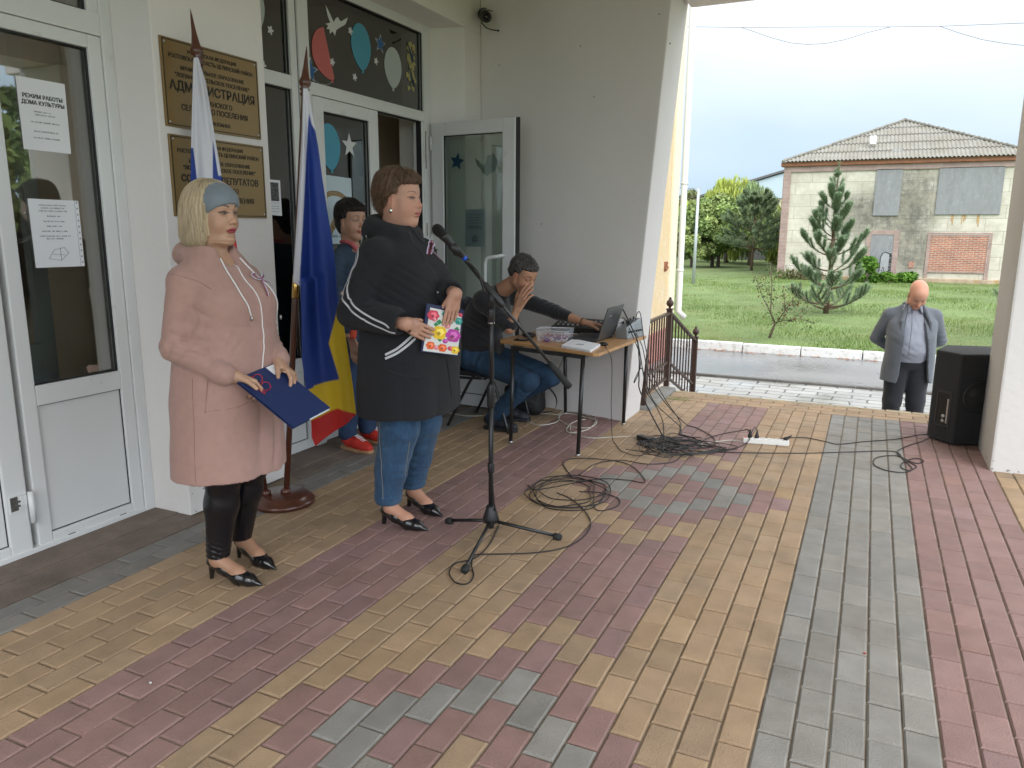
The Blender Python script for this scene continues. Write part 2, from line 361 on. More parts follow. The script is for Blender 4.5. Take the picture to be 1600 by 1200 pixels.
# lawn sheet with gentle bumps + blades
def terrain(x, y): return .02*np.sin(x*.7+y*.3)+.03*np.sin(y*.45+1.3)+.02*np.sin(x*1.9-y*1.1)
gx = np.linspace(-60, 60, 240); gy = 14.38+(np.linspace(0, 1, 160)**2)*90
GX, GY = np.meshgrid(gx, gy); GZZ = GZ+.09+terrain(GX, GY)*np.clip((GY-14.4)/3, 0, 1)
Vv = np.stack([GX, GY, GZZ], -1).reshape(-1, 3); idx = np.arange(GX.size).reshape(GX.shape)
Ff = np.stack([idx[:-1, :-1], idx[:-1, 1:], idx[1:, 1:], idx[1:, :-1]], -1).reshape(-1, 4)
tag(np_mesh('lawn', Vv, Ff, mt), kind='structure')
def blades(n, xr, yr, h, w, pal, seed, zf, dens=None):
    r = np.random.default_rng(seed)
    x = r.uniform(*xr, n); y = yr[0] + (r.uniform(0, 1, n)**1.7)*(yr[1]-yr[0])
    if dens is not None: k = r.uniform(0, 1, n) < dens(x, y); x = x[k]; y = y[k]; n = len(x)
    z = zf(x, y); a = r.uniform(0, 2*np.pi, n); hh = h*r.uniform(.4, 1.2, n)*(.6+.5*np.clip(np.sin(x*1.3+y*.9)+np.sin(x*3.1-y*2.3)*.6, -.6, 1)); ww = w*r.uniform(.6, 1.4, n)*(1+.05*(y-yr[0]))
    lean = r.uniform(0, .6, n)*hh; b = r.uniform(0, 2*np.pi, n)
    p0 = np.stack([x-np.cos(a)*ww/2, y-np.sin(a)*ww/2, z], -1); p1 = np.stack([x+np.cos(a)*ww/2, y+np.sin(a)*ww/2, z], -1)
    p2 = np.stack([x+np.cos(b)*lean, y+np.sin(b)*lean, z+hh], -1)
    V = np.stack([p0, p1, p2], 1).reshape(-1, 3); F = np.arange(3*n).reshape(-1, 3)
    pal = np.array(pal); t = np.clip(.5+.35*np.sin(x*.8+1)*np.cos(y*.6)+r.normal(0, .25, n), 0, 1)[:, None]
    c = pal[0]*(1-t)+pal[1]*t; c = np.repeat(c, 3, 0)
    return V, F, c
leafm = mat('foliage', (.1, .2, .04), .75, attr=True, var=.12, vscale=3, spec=.25)
V, F, C = blades(95000, (-11, 5.5), (14.39, 37), .085, .012, [(.12, .19, .05), (.21, .28, .09)], 3, lambda x, y: GZ+.085+terrain(x, y)*np.clip((y-14.4)/3, 0, 1))
o = np_mesh('lawn_grass', V, F, leafm, smooth=False, colors=C); tag(o, 'short green grass of the lawn behind the white kerb', 'grass', kind='stuff')
# ================================================================ ADMINISTRATION BUILDING
BLD = empty('administration_building', (-3.17, 3.1, 0), label='whitewashed building entrance with white plastic doors, stone porch roof and yellow rough side wall', cat='building')
m = MB()
m.box((-3.75, 2.757, 0), (-3.17, 3.503, 3.12))
m.box((-3.75, -3, 3.12), (-3.17, 6.13, 3.459))
m.box((-3.75, -3, 0), (-3.17, -.6, 3.12))
m.hexa([(-3.75, 5.738, 0), (-3.46, 5.738, 0), (-3.17, 5.845, 0), (-3.75, 5.845, 0), (-3.75, 5.738, 3.12), (-3.46, 5.738, 3.12), (-3.17, 5.845, 3.12), (-3.75, 5.845, 3.12)])
m.box((-3.75, 5.8455, 0), (-3.17, 6.6, 3.12))
m.build('front_wall', plaster, BLD, bevel=.006)
m = MB()
m.hexa([(-3.169, 6.13, -.12), (-1.695, 5.77, -.12), (-1.695, 6.2, -.12), (-3.169, 6.5, -.12), (-3.169, 6.13, 3.459), (-1.412, 5.700, 3.459), (-1.412, 6.2, 3.459), (-3.169, 6.5, 3.459)])
m.build('side_wall', plaster, BLD, bevel=.012)
pl2 = mat('pillar_plaster', (.62, .61, .60), .85, var=.03, vscale=1.5, bump=.3, bscale=20, dirt=(.42, .38, .33), dscale=1.6, dlo=.6, dhi=.95)
for (a, b) in (((.803, 5.564, -.12), (1.45, 6.19, 3.155)), ((.95, -1.3, -.12), (1.45, -.75, 3.155))):
    MB().box(a, b).build('pillar', pl2, BLD, bevel=.015)
m = MB()
m.box((-3.17, -1.4, 3.46), (1.7, 6.2, 3.7)); m.box((-1.41, 5.705, 3.157), (1.9, 6.2, 3.46)); m.box((.95, -1.4, 3.157), (1.45, 5.70, 3.46))
m.build('porch_roof', plaster, BLD, bevel=.01)
rough_y = mat('yellow_roughcast', (.60, .46, .27), .95, var=.12, vscale=18, bump=1.0, bscale=55, dirt=(.62, .55, .42), dscale=4, dlo=.5, dhi=.8)
pinkp = mat('pink_plinth', (.40, .17, .14), .85, var=.15, vscale=5, bump=.4, bscale=30, dirt=(.5, .36, .3), dscale=3, dlo=.55, dhi=.85)
m = MB(); m.box((-9, 6.61, -.15), (-3.17, 13.5, 7.5)); m.box((-9, -3, 3.43), (-3.18, 6.6, 7.5)); m.build('rough_wall', rough_y, BLD)
MB().box((-9, 6.61, GZ-.1), (-3.14, 13.53, -.152)).build('plinth', pinkp, BLD, bevel=.01)
cream = mat('cream_trim', (.72, .63, .47), .8, var=.06, vscale=6)
m = MB(); m.box((-3.6, 13.12, -.15), (-3.13, 13.53, 7.5)); m.build('corner_trim', cream, BLD, bevel=.01)
m = MB(); m.tube([(-3.08, 13.66, 7.4), (-3.08, 13.66, 1.8), (-3.08, 13.66, .1), (-2.98, 13.72, -.02)], .055, 12)
for z in (5.3, 2.3, .8): m.tube([(-3.08, 13.66, z), (-3.08, 13.66, z+.04)], .064, 12)
m.build('downpipe', mat('white_pipe', (.7, .7, .66), .5, dirt=(.4, .3, .2), dscale=5, dlo=.6, dhi=.8), BLD)
rust = mat('rust_paint', (.33, .10, .05), .8)
m = MB()
q = lambda y, z: (-3.158, y, z)
for pts in ([(12.83, .83), (12.83, .99)], [(12.83, .99), (12.92, .99), (12.92, .83)], [(12.99, .85), (13.05, .88), (12.99, .93), (13.04, .97), (12.99, .99)], [(13.07, .90), (13.11, .90)]):
    m.tube([q(a, b) for a, b in pts], .009, 5)
m.build('painted_number', rust, BLD)
# concrete apron between wall and railing
m = MB(); m.hexa([(-1.74, 6.22, -.1), (-1.60, 6.22, -.1), (-1.60, 7.17, -.1), (-1.74, 7.17, -.1), (-1.74, 6.22, .035), (-1.60, 6.22, .03), (-1.60, 7.17, .03), (-1.74, 7.17, .035)])
tag(m.build('porch_kerb', mat('grey_kerb', (.24, .235, .22), .85, var=.2, vscale=8, bump=.5, bscale=50), bevel=.012), kind='structure')
# ---- plastic doors and windows
FX = -3.44; GXX = -3.475
def frame_ring(m, y0, y1, z0, z1, w, wb=None, wt=None, x0=None, x1=None):
    wb = w if wb is None else wb; wt = w if wt is None else wt
    x0 = -3.51 if x0 is None else x0; x1 = FX if x1 is None else x1
    m.box((x0, y0, z0), (x1, y0+w, z1)); m.box((x0, y1-w, z0), (x1, y1, z1))
    m.box((x0, y0+w, z1-wt), (x1-.0012, y1-w, z1)); m.box((x0, y0+w, z0), (x1-.0012, y1-w, z0+wb))
def gask(m, y0, y1, z0, z1, x=-3.456, t=.007):
    m.box((x-.012, y0, z0), (x, y0+t, z1)); m.box((x-.012, y1-t, z0), (x, y1, z1)); m.box((x-.012, y0+t, z0), (x, y1-t, z0+t)); m.box((x-.012, y0+t, z1-t), (x, y1-t, z1))
def glazed(name, y0, y1, z0, z1, w, glass_z, panel_z=None, parent=None, x=0.0, gm=None):
    """leaf with glass from glass_z and an optional lower panel"""
    m = MB(); m.box((-3.51+x, y0, z0), (FX+x, y0+w, z1)); m.box((-3.51+x, y1-w, z0), (FX+x, y1, z1))
    m.box((-3.51+x, y0+w, glass_z[1]), (FX+x-.0012, y1-w, z1)); m.box((-3.51+x, y0+w, z0), (FX+x-.0012, y1-w, panel_z[0] if panel_z else glass_z[0]))
    if panel_z: m.box((-3.51+x, y0+w, panel_z[1]), (FX+x-.0012, y1-w, glass_z[0]))
    f = m.build(name, pvc, parent, bevel=.006)
    MB().box((GXX+x-.004, y0+w-.01, glass_z[0]-.01), (GXX+x, y1-w+.01, glass_z[1]+.01)).build('glass', gm or glass, f)
    g = MB(); gask(g, y0+w, y1-w, *glass_z, x=-3.456+x)
    if panel_z:
        gask(g, y0+w, y1-w, *panel_z, x=-3.4545+x, t=.004)
        MB().box((-3.49+x, y0+w-.005, panel_z[0]-.005), (-3.459+x, y1-w+.005, panel_z[1]+.005)).build('door_panel', pvc, f)
    g.build('gasket', gasket, f)
    return f
# left door set
m = MB(); frame_ring(m, .2, 2.757, 0, 3.12, .06, wb=.03, x1=FX+.008)
m.box((-3.51, .26, 2.398), (FX+.006, 2.697, 2.50)); m.build('door_frame', pvc, BLD, bevel=.005)
d = glazed('left_door', 2.115, 2.75-.055, .012, 2.396, .068, (.785, 2.385-.05), (.072, .69), BLD); d.name = 'glazed_door'
# glass of this leaf really reaches its frame edges
for y, z in ((2.276, .029), (2.563, .029)): MB().box((FX-.001, y-.018, z-.004), (FX+.002, y+.018, z+.004)).build('drain_slot', gasket, d)
d2 = glazed('glazed_door', 1.24, 2.085, .012, 2.396, .10, (.785, 2.335), (.072, .69), BLD)
m = MB(); m.box((FX, 2.0, .225), (FX+.006, 2.05, .31)); m.box((FX, 2.05, .25), (FX+.012, 2.075, .30)); m.tube([(FX+.022, 2.088, .16), (FX+.022, 2.088, .31)], .0135, 12); m.build('hinge', pvc, d2)
m = MB(); m.box((FX+.006, 2.003, .235), (FX+.009, 2.036, .30)); m.box((FX+.006, 2.036, .25), (FX+.009, 2.046, .258)); m.box((FX+.006, 2.036, .27), (FX+.009, 2.048, .278)); m.build('hinge_plate', mat('worn_metal', (.08, .075, .07), .6, var=.5, vscale=80), d2)
m = MB(); m.box((-3.51, 2.66-.02, 2.5), (FX, 2.697, 3.06)); m.box((-3.51, .26, 2.5), (FX, .3, 3.06)); m.box((-3.51, .3, 3.03), (FX-.0012, 2.64, 3.06))
w = m.build('transom_window', pvc, BLD, bevel=.004)
MB().box((GXX-.004, .29, 2.499), (GXX, 2.65, 3.04)).build('glass', glass, w)
g = MB(); gask(g, .3, 2.64, 2.502, 3.03); g.build('gasket', gasket, w)
# sidelight right of the column
m = MB(); m.box((-3.53, 3.503, 0), (FX, 3.56, 3.12)); m.box((-3.53, 4.045, 0), (FX, 4.105, 3.12)); m.box((-3.53, 4.108, 0), (FX+.016, 4.21, 3.12)); m.box((-3.53, 3.56, 2.374), (FX-.0012, 4.045, 2.457)); m.box((-3.53, 3.56, .55), (FX-.0012, 4.045, .645)); m.box((-3.53, 3.56, 0), (FX-.0012, 4.045, .07)); m.box((-3.53, 3.56, 3.06), (FX-.0012, 4.045, 3.12))
w = m.build('sidelight_window', pvc, BLD, bevel=.004)
for z0, z1 in ((.645, 2.374), (2.457, 3.06)): MB().box((GXX-.004, 3.55, z0-.005), (GXX, 4.05, z1+.005)).build('glass', glass, w)
MB().box((-3.49, 3.555, .065), (-3.459, 4.05, .555)).build('lower_panel', pvc, w)
g = MB(); gask(g, 3.56, 4.045, .645, 2.374); gask(g, 3.56, 4.045, 2.457, 3.06); gask(g, 3.56, 4.045, .07, .55, t=.004); g.box((FX-.001, 4.1052, 0), (FX+.0005, 4.1078, 3.1)); g.build('gasket', gasket, w)
# closed leaf, opening, transom
m = MB(); m.box((-3.53, 4.2105, 0), (FX, 4.235, 2.45)); m.box((-3.53, 5.645, 0), (FX, 5.738, 3.12)); m.box((-3.53, 4.2105, 2.372), (FX-.001, 5.645, 2.452)); m.box((-3.53, 4.2105, 3.055), (FX-.001, 5.645, 3.12)); m.box((-3.53, 5.615, 0), (FX-.012, 5.645, 2.372)); m.box((-3.53, 4.2105, 2.4525), (FX-.001, 4.222, 3.0545))
w = m.build('door_frame', pvc, BLD, bevel=.004)
MB().box((GXX-.004, 4.21, 2.445), (GXX, 5.65, 3.06)).build('transom_glass', glass, w)
g = MB(); gask(g, 4.222, 5.645, 2.452, 3.055); g.box((-3.50, 5.609, .03), (FX-.014, 5.6148, 2.37)); g.box((-3.50, 4.99, 2.366), (FX-.014, 5.61, 2.3718)); g.build('gasket', gasket, w)
d = glazed('glazed_door', 4.238, 4.985, .012, 2.368, .112, (.74, 2.282), (.11, .62), BLD)
m = MB(); m.box((FX, 4.24, .40), (FX+.002, 4.36, .403)); m.build('drain_slot', gasket, d)
# open leaf swung out to face the camera, hinge at y 5.735
OD = empty('open_door', (-3.405, 5.735, 0)); OD.parent = BLD; OD.matrix_parent_inverse = Matrix.Translation((3.17, -3.1, 0)); OD.rotation_euler = (0, 0, R(-5.0))
def local_child(mb, name, mt, par, bevel=0):
    o = mb.build(name, mt, None, bevel=bevel); o.parent = par; return o
W_, H_ = .80, 2.365
m = MB(); fw = .115
m.box((0, -.035, .012), (fw, .035, H_)); m.box((W_-fw, -.035, .012), (W_, .035, H_)); m.box((fw, -.034, H_-.105), (W_-fw, .034, H_)); m.box((fw, -.034, .012), (W_-fw, .034, .115)); m.box((fw, -.034, .62), (W_-fw, .034, .745))
local_child(m, 'leaf_frame', pvc, OD, bevel=.006)
local_child(MB().box((fw-.005, -.003, .74), (W_-fw+.005, .003, H_-.10)), 'glass', glass_clear, OD)
local_child(MB().box((fw-.005, -.02, .11), (W_-fw+.005, .02, .625)), 'door_panel', pvc, OD)
m = MB(); y = -.0355
for (a, b, c, e) in ((fw, W_-fw, .745, H_-.105), (fw, W_-fw, .115, .62)):
    t = .006
    m.box((a, -.024, c), (a+t, -.01, e)); m.box((b-t, -.024, c), (b, -.01, e)); m.box((a, -.024, c), (b, -.01, c+t)); m.box((a, -.024, e-t), (b, -.01, e))
m.box((W_+.0005, -.02, .02), (W_+.007, .037, H_)); m.box((0, .02, H_+.0005), (W_+.007, .04, H_+.006))
local_child(m, 'gasket', gasket, OD)
m = MB(); m.tube([(.70, -.035, 1.30), (.70, -.085, 1.30), (.69, -.10, 1.295), (.60, -.10, 1.285), (.575, -.10, 1.27), (.565, -.10, 1.235), (.565, -.10, .97), (.575, -.10, .945), (.60, -.10, .93), (.70, -.09, .92), (.70, -.035, .92)], .014, 10)
local_child(m, 'handle', mat('handle_white', (.72, .74, .74), .25), OD)
for z in (.3, 1.35, 2.15): local_child(MB().tube([(-.012, -.03, z), (-.012, -.03, z+.11)], .012, 10), 'hinge', pvc, OD)
# dark worn lock edge seen on the frame
for z_a, z_b in ((1.45, 1.56), (2.0, 2.3), (.9, 1.1)): MB().box((FX-.006, 5.652, z_a), (FX+.0025, 5.664, z_b)).build('strike_plate', mat('worn_edge', (.16, .12, .09), .8, var=.6, vscale=60), w)
# interior behind the glass
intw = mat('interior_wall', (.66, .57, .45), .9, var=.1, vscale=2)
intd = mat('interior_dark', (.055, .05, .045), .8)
m = MB()
m.box((-6.6, -1, -.02), (-3.55, 6.6, 0)); m.box((-6.6, -1, 3.1), (-3.55, 6.6, 3.12)); m.box((-6.62, -1, 0), (-6.6, 6.6, 3.1)); m.box((-6.6, 6.58, 0), (-3.55, 6.6, 3.1)); m.box((-6.6, -1.02, 0), (-3.55, -1, 3.1))
m.box((-6.6, 2.98, 0), (-3.55, 3.2, 3.1))
m.build('interior_wall', intw, BLD)
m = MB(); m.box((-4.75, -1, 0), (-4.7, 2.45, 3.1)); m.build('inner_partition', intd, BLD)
m = MB(); m.box((-3.99, 2.0, .80), (-3.94, 2.56, .90)); m.box((-3.99, 2.56, 0), (-3.94, 2.64, 2.6)); m.box((-3.98, 2.0, .0), (-3.96, 2.559, .80)); m.build('inner_door', mat('inner_door', (.50, .54, .57), .5), BLD)
V = []; F = []
for i in range(40):
    y = 4.62+.35*i/39; x = -3.95+.004*math.sin(i*.9)
    V += [(x, y, .02), (x, y, 3.05)]
for i in range(39): F.append((2*i, 2*i+2, 2*i+3, 2*i+1))
np_mesh('curtain', V, F, mat('grey_curtain', (.25, .24, .21), .9), BLD)
m = MB(); m.box((-4.35, 4.3, 0), (-4.3, 6.57, 3.0)); m.build('inner_partition', intw, BLD)
MB().box((-4.62, 2.5, 1.0), (-4.60, 2.9, 1.6)).build('red_board', mat('red_board', (.25, .02, .015), .7), BLD)

# cracks, chips and scuffs of the plaster
crk = mat('crack', (.10, .08, .07), .95); chip = mat('chipped_plaster', (.36, .33, .30), .95, var=.3, vscale=40, bump=.8, bscale=60)
for k_, pts in enumerate(([(-3.452, 2.760, 2.62), (-3.445, 2.762, 2.52), (-3.448, 2.764, 2.46), (-3.440, 2.762, 2.38), (-3.444, 2.764, 2.30), (-3.438, 2.763, 2.2)],)):
    MB().tube([(x, 2.7545, z) for x, y, z in pts], [.001, .003, .002, .0035, .002, .001], 5).build('wall_crack', crk, BLD)
rc = random.Random(77)
def chips(n, fn, off, smax):
    for k_ in range(n):
        u_, v_ = rc.uniform(0, 1), rc.uniform(0, 1)**3; c_, A_x, A_y = fn(u_, v_); P_ = []; s_ = rc.uniform(.3, 1)*smax; nn_ = 9
        for i in range(nn_): a = 2*math.pi*i/nn_; r_ = s_*rc.uniform(.5, 1.1); P_.append(Vector(c_)+Vector(A_x)*(r_*math.cos(a))+Vector(A_y)*(r_*.6*math.sin(a)))
        MB().prism(P_, Vector(off)*.0012).build('plaster_chip', chip, BLD)
chips(5, lambda u, v: ((-3.1699, 2.775+u*.10, .012+v*.12), (0, 1, 0), (0, 0, 1)), (1, 0, 0), .016)
chips(6, lambda u, v: ((.812+u*.30, 5.5639, .012+v*.06), (1, 0, 0), (0, 0, 1)), (0, -1, 0), .016)
chips(3, lambda u, v: ((.8029, 5.60+u*.5, .012+v*.05), (0, 1, 0), (0, 0, 1)), (-1, 0, 0), .014)
for (px, py) in ((907, 72), (1030, 22), (1047, 68), (928, 151), (780, 102), (846, 350)):
    w_ = onx(px, py, 0) if 0 else None; a_ = Vector((-3.17, 6.13, 0)); n_ = Vector((-.2371, -.9715, 0)); d_ = Vector(ray(px, py)); c_ = Vector(CC)+d_*((a_-Vector(CC)).dot(n_)/d_.dot(n_)); MB().ball(tuple(c_), (.005, .003, .006), 8, 5).build('wall_mark', crk, BLD)
# ---- lettering helper
def text_mesh(name, lines, mt, org, U, Vv, Nn, parent=None, ext=.0006, width=None):
    """lines: (text, size, x, y, align) in the plane spanned by U, Vv from org"""
    V = []; F = []; U = Vector(U).normalized(); Vv = Vector(Vv).normalized(); Nn = Vector(Nn).normalized(); org = Vector(org)
    for ln in lines:
        if ln[0].startswith('~'):
            t, s, x, y = ln[:4]; w_ = float(t[1:]); rq = random.Random(int(abs(y)*1e4)); cx_ = x-w_/2
            while cx_ < x+w_/2-s*.3:
                n_l = rq.randint(3, 8)
                for _ in range(n_l):
                    if cx_ > x+w_/2: break
                    n = len(V); a_, b_ = s*.42, s*rq.choice((.5, .62, .62, .7)); lw = a_*rq.uniform(.35, .8)
                    for (u_, v_) in ((cx_, y), (cx_+lw, y), (cx_+lw, y+b_), (cx_, y+b_)): V.append(tuple(org+U*u_+Vv*v_+Nn*ext))
                    F.append((n, n+1, n+2, n+3)); cx_ += a_+s*.12
                cx_ += s*.45
            continue
        t, s, x, y = ln[:4]; al = ln[4] if len(ln) > 4 else 'CENTER'; sx = ln[5] if len(ln) > 5 else 1.0; bold = ln[6] if len(ln) > 6 else .0
        cu = bpy.data.curves.new('t', 'FONT'); cu.body = t; cu.size = s; cu.align_x = al; cu.resolution_u = 2; cu.offset = bold; cu.extrude = ext
        o = bpy.data.objects.new('t', cu); COL.objects.link(o); dg = bpy.context.evaluated_depsgraph_get(); me = bpy.data.meshes.new_from_object(o.evaluated_get(dg))
        n = len(V)
        for v in me.vertices: V.append(tuple(org + U*(x+v.co.x*sx) + Vv*(y+v.co.y) + Nn*(v.co.z+ext)))
        for p in me.polygons: F.append(tuple(n+i for i in p.vertices))
        bpy.data.objects.remove(o); bpy.data.curves.remove(cu); bpy.data.meshes.remove(me)
    me = bpy.data.meshes.new(name); me.from_pydata(V, [], F); me.update()
    return link_mesh(name, me, mt, parent)
# ---- plaques
gold = mat('bronze_plate', (.225, .142, .05), .38, metal=.35, var=.05, vscale=4, bump=.05, bscale=200)
black_l = mat('plaque_letters', (.012, .009, .006), .6)
def plaque(y0, y1, z0, z1, label, lines):
    t = empty('plaque', (-3.17, (y0+y1)/2, (z0+z1)/2), label=label, cat='plaque', group='plaques on the column')
    MB().box((-3.169, y0, z0), (-3.158, y1, z1)).build('plate', gold, t, bevel=.002)
    m = MB(); a = .008; b = .0045; x0, x1 = -3.158, -3.1568
    m.box((x0, y0+a, z0+a), (x1, y0+a+b, z1-a)); m.box((x0, y1-a-b, z0+a), (x1, y1-a, z1-a)); m.box((x0, y0+a+b, z0+a), (x1, y1-a-b, z0+a+b)); m.box((x0, y0+a+b, z1-a-b), (x1, y1-a-b, z1-a))
    m.build('border_line', black_l, t)
    for y in (y0+.022, y1-.022):
        for z in (z0+.022, z1-.022): MB().ball((-3.157, y, z), (.003, .006, .006), 10, 6).build('screw', steel, t)
    text_mesh('lettering', lines, black_l, (-3.1578, (y0+y1)/2, z1), (0, 1, 0), (0, 0, 1), (1, 0, 0), t)
plaque(2.795, 3.436, 1.99, 2.402, 'upper bronze plaque with black Cyrillic heading in large capitals on the white column',
    [('РОССИЙСКАЯ ФЕДЕРАЦИЯ', .024, 0, -.055, 'CENTER', 1, .0004), ('РОСТОВСКАЯ ОБЛАСТЬ ЦЕЛИНСКИЙ РАЙОН', .027, 0, -.088, 'CENTER', .92, .0005),
     ('МУНИЦИПАЛЬНОЕ ОБРАЗОВАНИЕ', .026, 0, -.137, 'CENTER', .95, .0004), ('"ЛОПАНСКОЕ СЕЛЬСКОЕ ПОСЕЛЕНИЕ"', .027, 0, -.172, 'CENTER', .95, .0005),
     ('АДМИНИСТРАЦИЯ', .062, 0, -.235, 'CENTER', .98, .0015), ('ЛОПАНСКОГО', .034, 0, -.285, 'CENTER', .95, .0006), ('СЕЛЬСКОГО ПОСЕЛЕНИЯ', .037, 0, -.325, 'CENTER', .95, .0007), ('Х.ЛОПАНКА', .025, .02, -.378, 'CENTER', 1, .0004)])
plaque(2.803, 3.446, 1.56, 1.955, 'lower bronze plaque with black Cyrillic lettering, partly behind the blonde woman',
    [('РОССИЙСКАЯ ФЕДЕРАЦИЯ', .024, 0, -.05, 'CENTER', 1, .0004), ('РОСТОВСКАЯ ОБЛАСТЬ ЦЕЛИНСКИЙ РАЙОН', .027, 0, -.083, 'CENTER', .92, .0005),
     ('МУНИЦИПАЛЬНОЕ ОБРАЗОВАНИЕ', .026, 0, -.13, 'CENTER', .95, .0004), ('"ЛОПАНСКОЕ СЕЛЬСКОЕ ПОСЕЛЕНИЕ"', .027, 0, -.163, 'CENTER', .95, .0005),
     ('СОБРАНИЕ ДЕПУТАТОВ', .047, 0, -.222, 'CENTER', .95, .0011), ('ЛОПАНСКОГО', .034, 0, -.268, 'CENTER', .95, .0006), ('СЕЛЬСКОГО ПОСЕЛЕНИЯ', .037, 0, -.318, 'CENTER', .95, .0007)])
# ---- papers and stickers on the glass
SX = GXX+.0025
def sheet(name, pts, label, cat, lines=None, mt=None, group=None, x=SX, parent_lines='writing', extra=None):
    P = [Vector((x, p[0], p[1])) for p in pts]
    t = MB().prism(P, (.0012, 0, 0)).build(name, mt or paper)
    tag(t, label, cat, group)
    if lines:
        o = Vector((x+.0014, (pts[0][0]+pts[1][0])/2, max(pts[0][1], pts[1][1])))
        text_mesh(parent_lines, lines, ink, o, (0, 1, 0), (0, 0, 1), (1, 0, 0), t)
    return t
t = sheet('notice_sheet', [(2.281, 2.155), (2.509, 2.155), (2.505, 1.843), (2.281, 1.845)], 'white opening hours sheet taped high inside the left door glass', 'notice',
    [('РЕЖИМ РАБОТЫ', .024, 0, -.085, 'CENTER', .95, .0006), ('ДОМА КУЛЬТУРЫ', .024, 0, -.112, 'CENTER', .95, .0006), ('~.075', .010, -.01, -.145), ('~.10', .010, .005, -.158), ('~.135', .010, 0, -.19), ('~.115', .010, 0, -.23), ('~.125', .010, 0, -.258)], group='sheets taped to the glass')
t = sheet('notice_sheet', [(2.271, 1.63), (2.516, 1.628), (2.515, 1.319), (2.273, 1.32)], 'white typed notice in a punched plastic sleeve, low on the left door glass', 'notice',
    [('~.13', .009, -.01, -.03), ('~.11', .009, -.01, -.043), ('~.135', .009, -.01, -.056), ('~.06', .010, -.01, -.08), ('~.10', .009, -.01, -.103), ('~.07', .009, -.01, -.125), ('~.125', .010, -.01, -.148), ('~.15', .009, -.01, -.17), ('~.09', .009, -.01, -.182)], group='sheets taped to the glass')
m = MB()
for k in range(11): m.box((SX+.0013, 2.503, 1.335+k*.028), (SX+.0022, 2.509, 1.343+k*.028))
m.box((SX+.0013, 2.4955, 1.322), (SX+.002, 2.4965, 1.626))
for k, (a, b, c, e) in enumerate(((2.34, 1.36, 2.37, 1.40), (2.37, 1.40, 2.42, 1.41), (2.42, 1.41, 2.44, 1.385), (2.44, 1.385, 2.40, 1.35), (2.40, 1.35, 2.34, 1.36), (2.40, 1.41, 2.40, 1.35), (2.36, 1.38, 2.42, 1.375))):
    m.bar((SX+.0016, a, b), (SX+.0016, c, e), .0018)
m.build('drawing', mat('pencil', (.25, .25, .27), .8), t)
t = sheet('leaflet', [(3.781, 1.806), (3.923, 1.805), (3.925, 1.584), (3.79, 1.589)], 'small leaflet with a dark picture on the narrow window beside the column', 'leaflet', [('~.10', .006, 0, -.145), ('~.11', .006, 0, -.165), ('~.10', .006, 0, -.18), ('~.09', .006, 0, -.198)], group='sheets taped to the glass')
MB().box((SX+.0013, 3.79, 1.675), (SX+.0018, 3.905, 1.79)).build('printed_picture', mat('print_dark', (.08, .08, .085), .7, var=.9, vscale=60), t)
cR, cB, cW, cY, cS = mat('paper_pink', (.50, .13, .12), .7), mat('paper_turquoise', (.075, .30, .42), .7), mat('paper_pale', (.42, .47, .45), .7), mat('foil_blue', (.03, .13, .35), .3, metal=.3), mat('paper_silver', (.60, .62, .62), .5)
def balloon_pts(cy, cz, w, h, tilt=0, half=False):
    P = []
    for i in range(40):
        a = 2*math.pi*i/40 + math.pi/2
        y = math.cos(a)*w*(1-.16*max(0, -math.sin(a))); z = math.sin(a)*h
        if math.sin(a) < 0: y *= 1-.25*math.sin(a)**4
        if half and y > w*.16: y = w*.16
        P.append((y, z))
    P += []
    c, s = math.cos(tilt), math.sin(tilt)
    return [(cy+c*y-s*z, cz+s*y+c*z) for y, z in P]
def sticker(name, pts2, mt, label, cat, group=None, x=SX, t=.0015):
    o = MB().prism([Vector((x, a, b)) for a, b in pts2], (t, 0, 0)).build(name, mt); return tag(o, label, cat, group)
def balloon(cy, cz, w, h, tilt, mt, label, half=False):
    o = sticker('balloon_sticker', balloon_pts(cy, cz, w, h, tilt, half), mt, label, 'balloon cutout', 'paper balloons on the door glass')
    c, s = math.cos(tilt), math.sin(tilt); bx, bz = cy+s*h*.98, cz-c*h*.98
    k = MB().prism([Vector((SX, bx+a, bz+b)) for a, b in ((0, .012), (.016, -.022), (-.016, -.022))], (.0018, 0, 0)).build('knot', mt, o)
    return o
balloon(4.45, 2.665, .155, .165, .30, cR, 'pink half balloon cutout at the left of the transom window', half=True)
balloon(4.845, 2.79, .118, .158, .06, cB, 'turquoise balloon cutout in the middle of the transom window')
balloon(5.25, 2.72, .118, .150, -.04, cW, 'pale mint balloon cutout at the right of the transom window')
balloon(4.44, 2.06, .118, .155, .10, cB, 'turquoise balloon cutout on the closed door leaf beside the silver star')
balloon(3.72, 2.80, .15, .18, .1, cW, 'pale balloon cutout in the narrow upper window by the column')
def star_pts(cy, cz, r, rot=0, k=.42):
    return [(cy+math.sin(rot+math.pi*i/5)*(r if i % 2 == 0 else r*k), cz+math.cos(rot+math.pi*i/5)*(r if i % 2 == 0 else r*k)) for i in range(10)]
for (cy, cz, r, mt, lab) in ((4.265, 2.53, .085, cY, 'blue foil star with silver edge low in the left corner of the transom'), (5.085, 2.86, .07, cY, 'blue foil star with silver edge between turquoise and mint balloons')):
    o = sticker('star_sticker', star_pts(cy, cz, r, .1), cS, lab, 'star cutout', 'star cutouts on the glass'); 
    MB().prism([Vector((SX+.0016, a, b)) for a, b in star_pts(cy, cz, r*.82, .1, .5)], (.001, 0, 0)).build('blue_foil', mt, o)
sticker('star_sticker', star_pts(4.664, 2.09, .088, 0), cS, 'silver star cutout on the closed door leaf', 'star cutout', 'star cutouts on the glass')
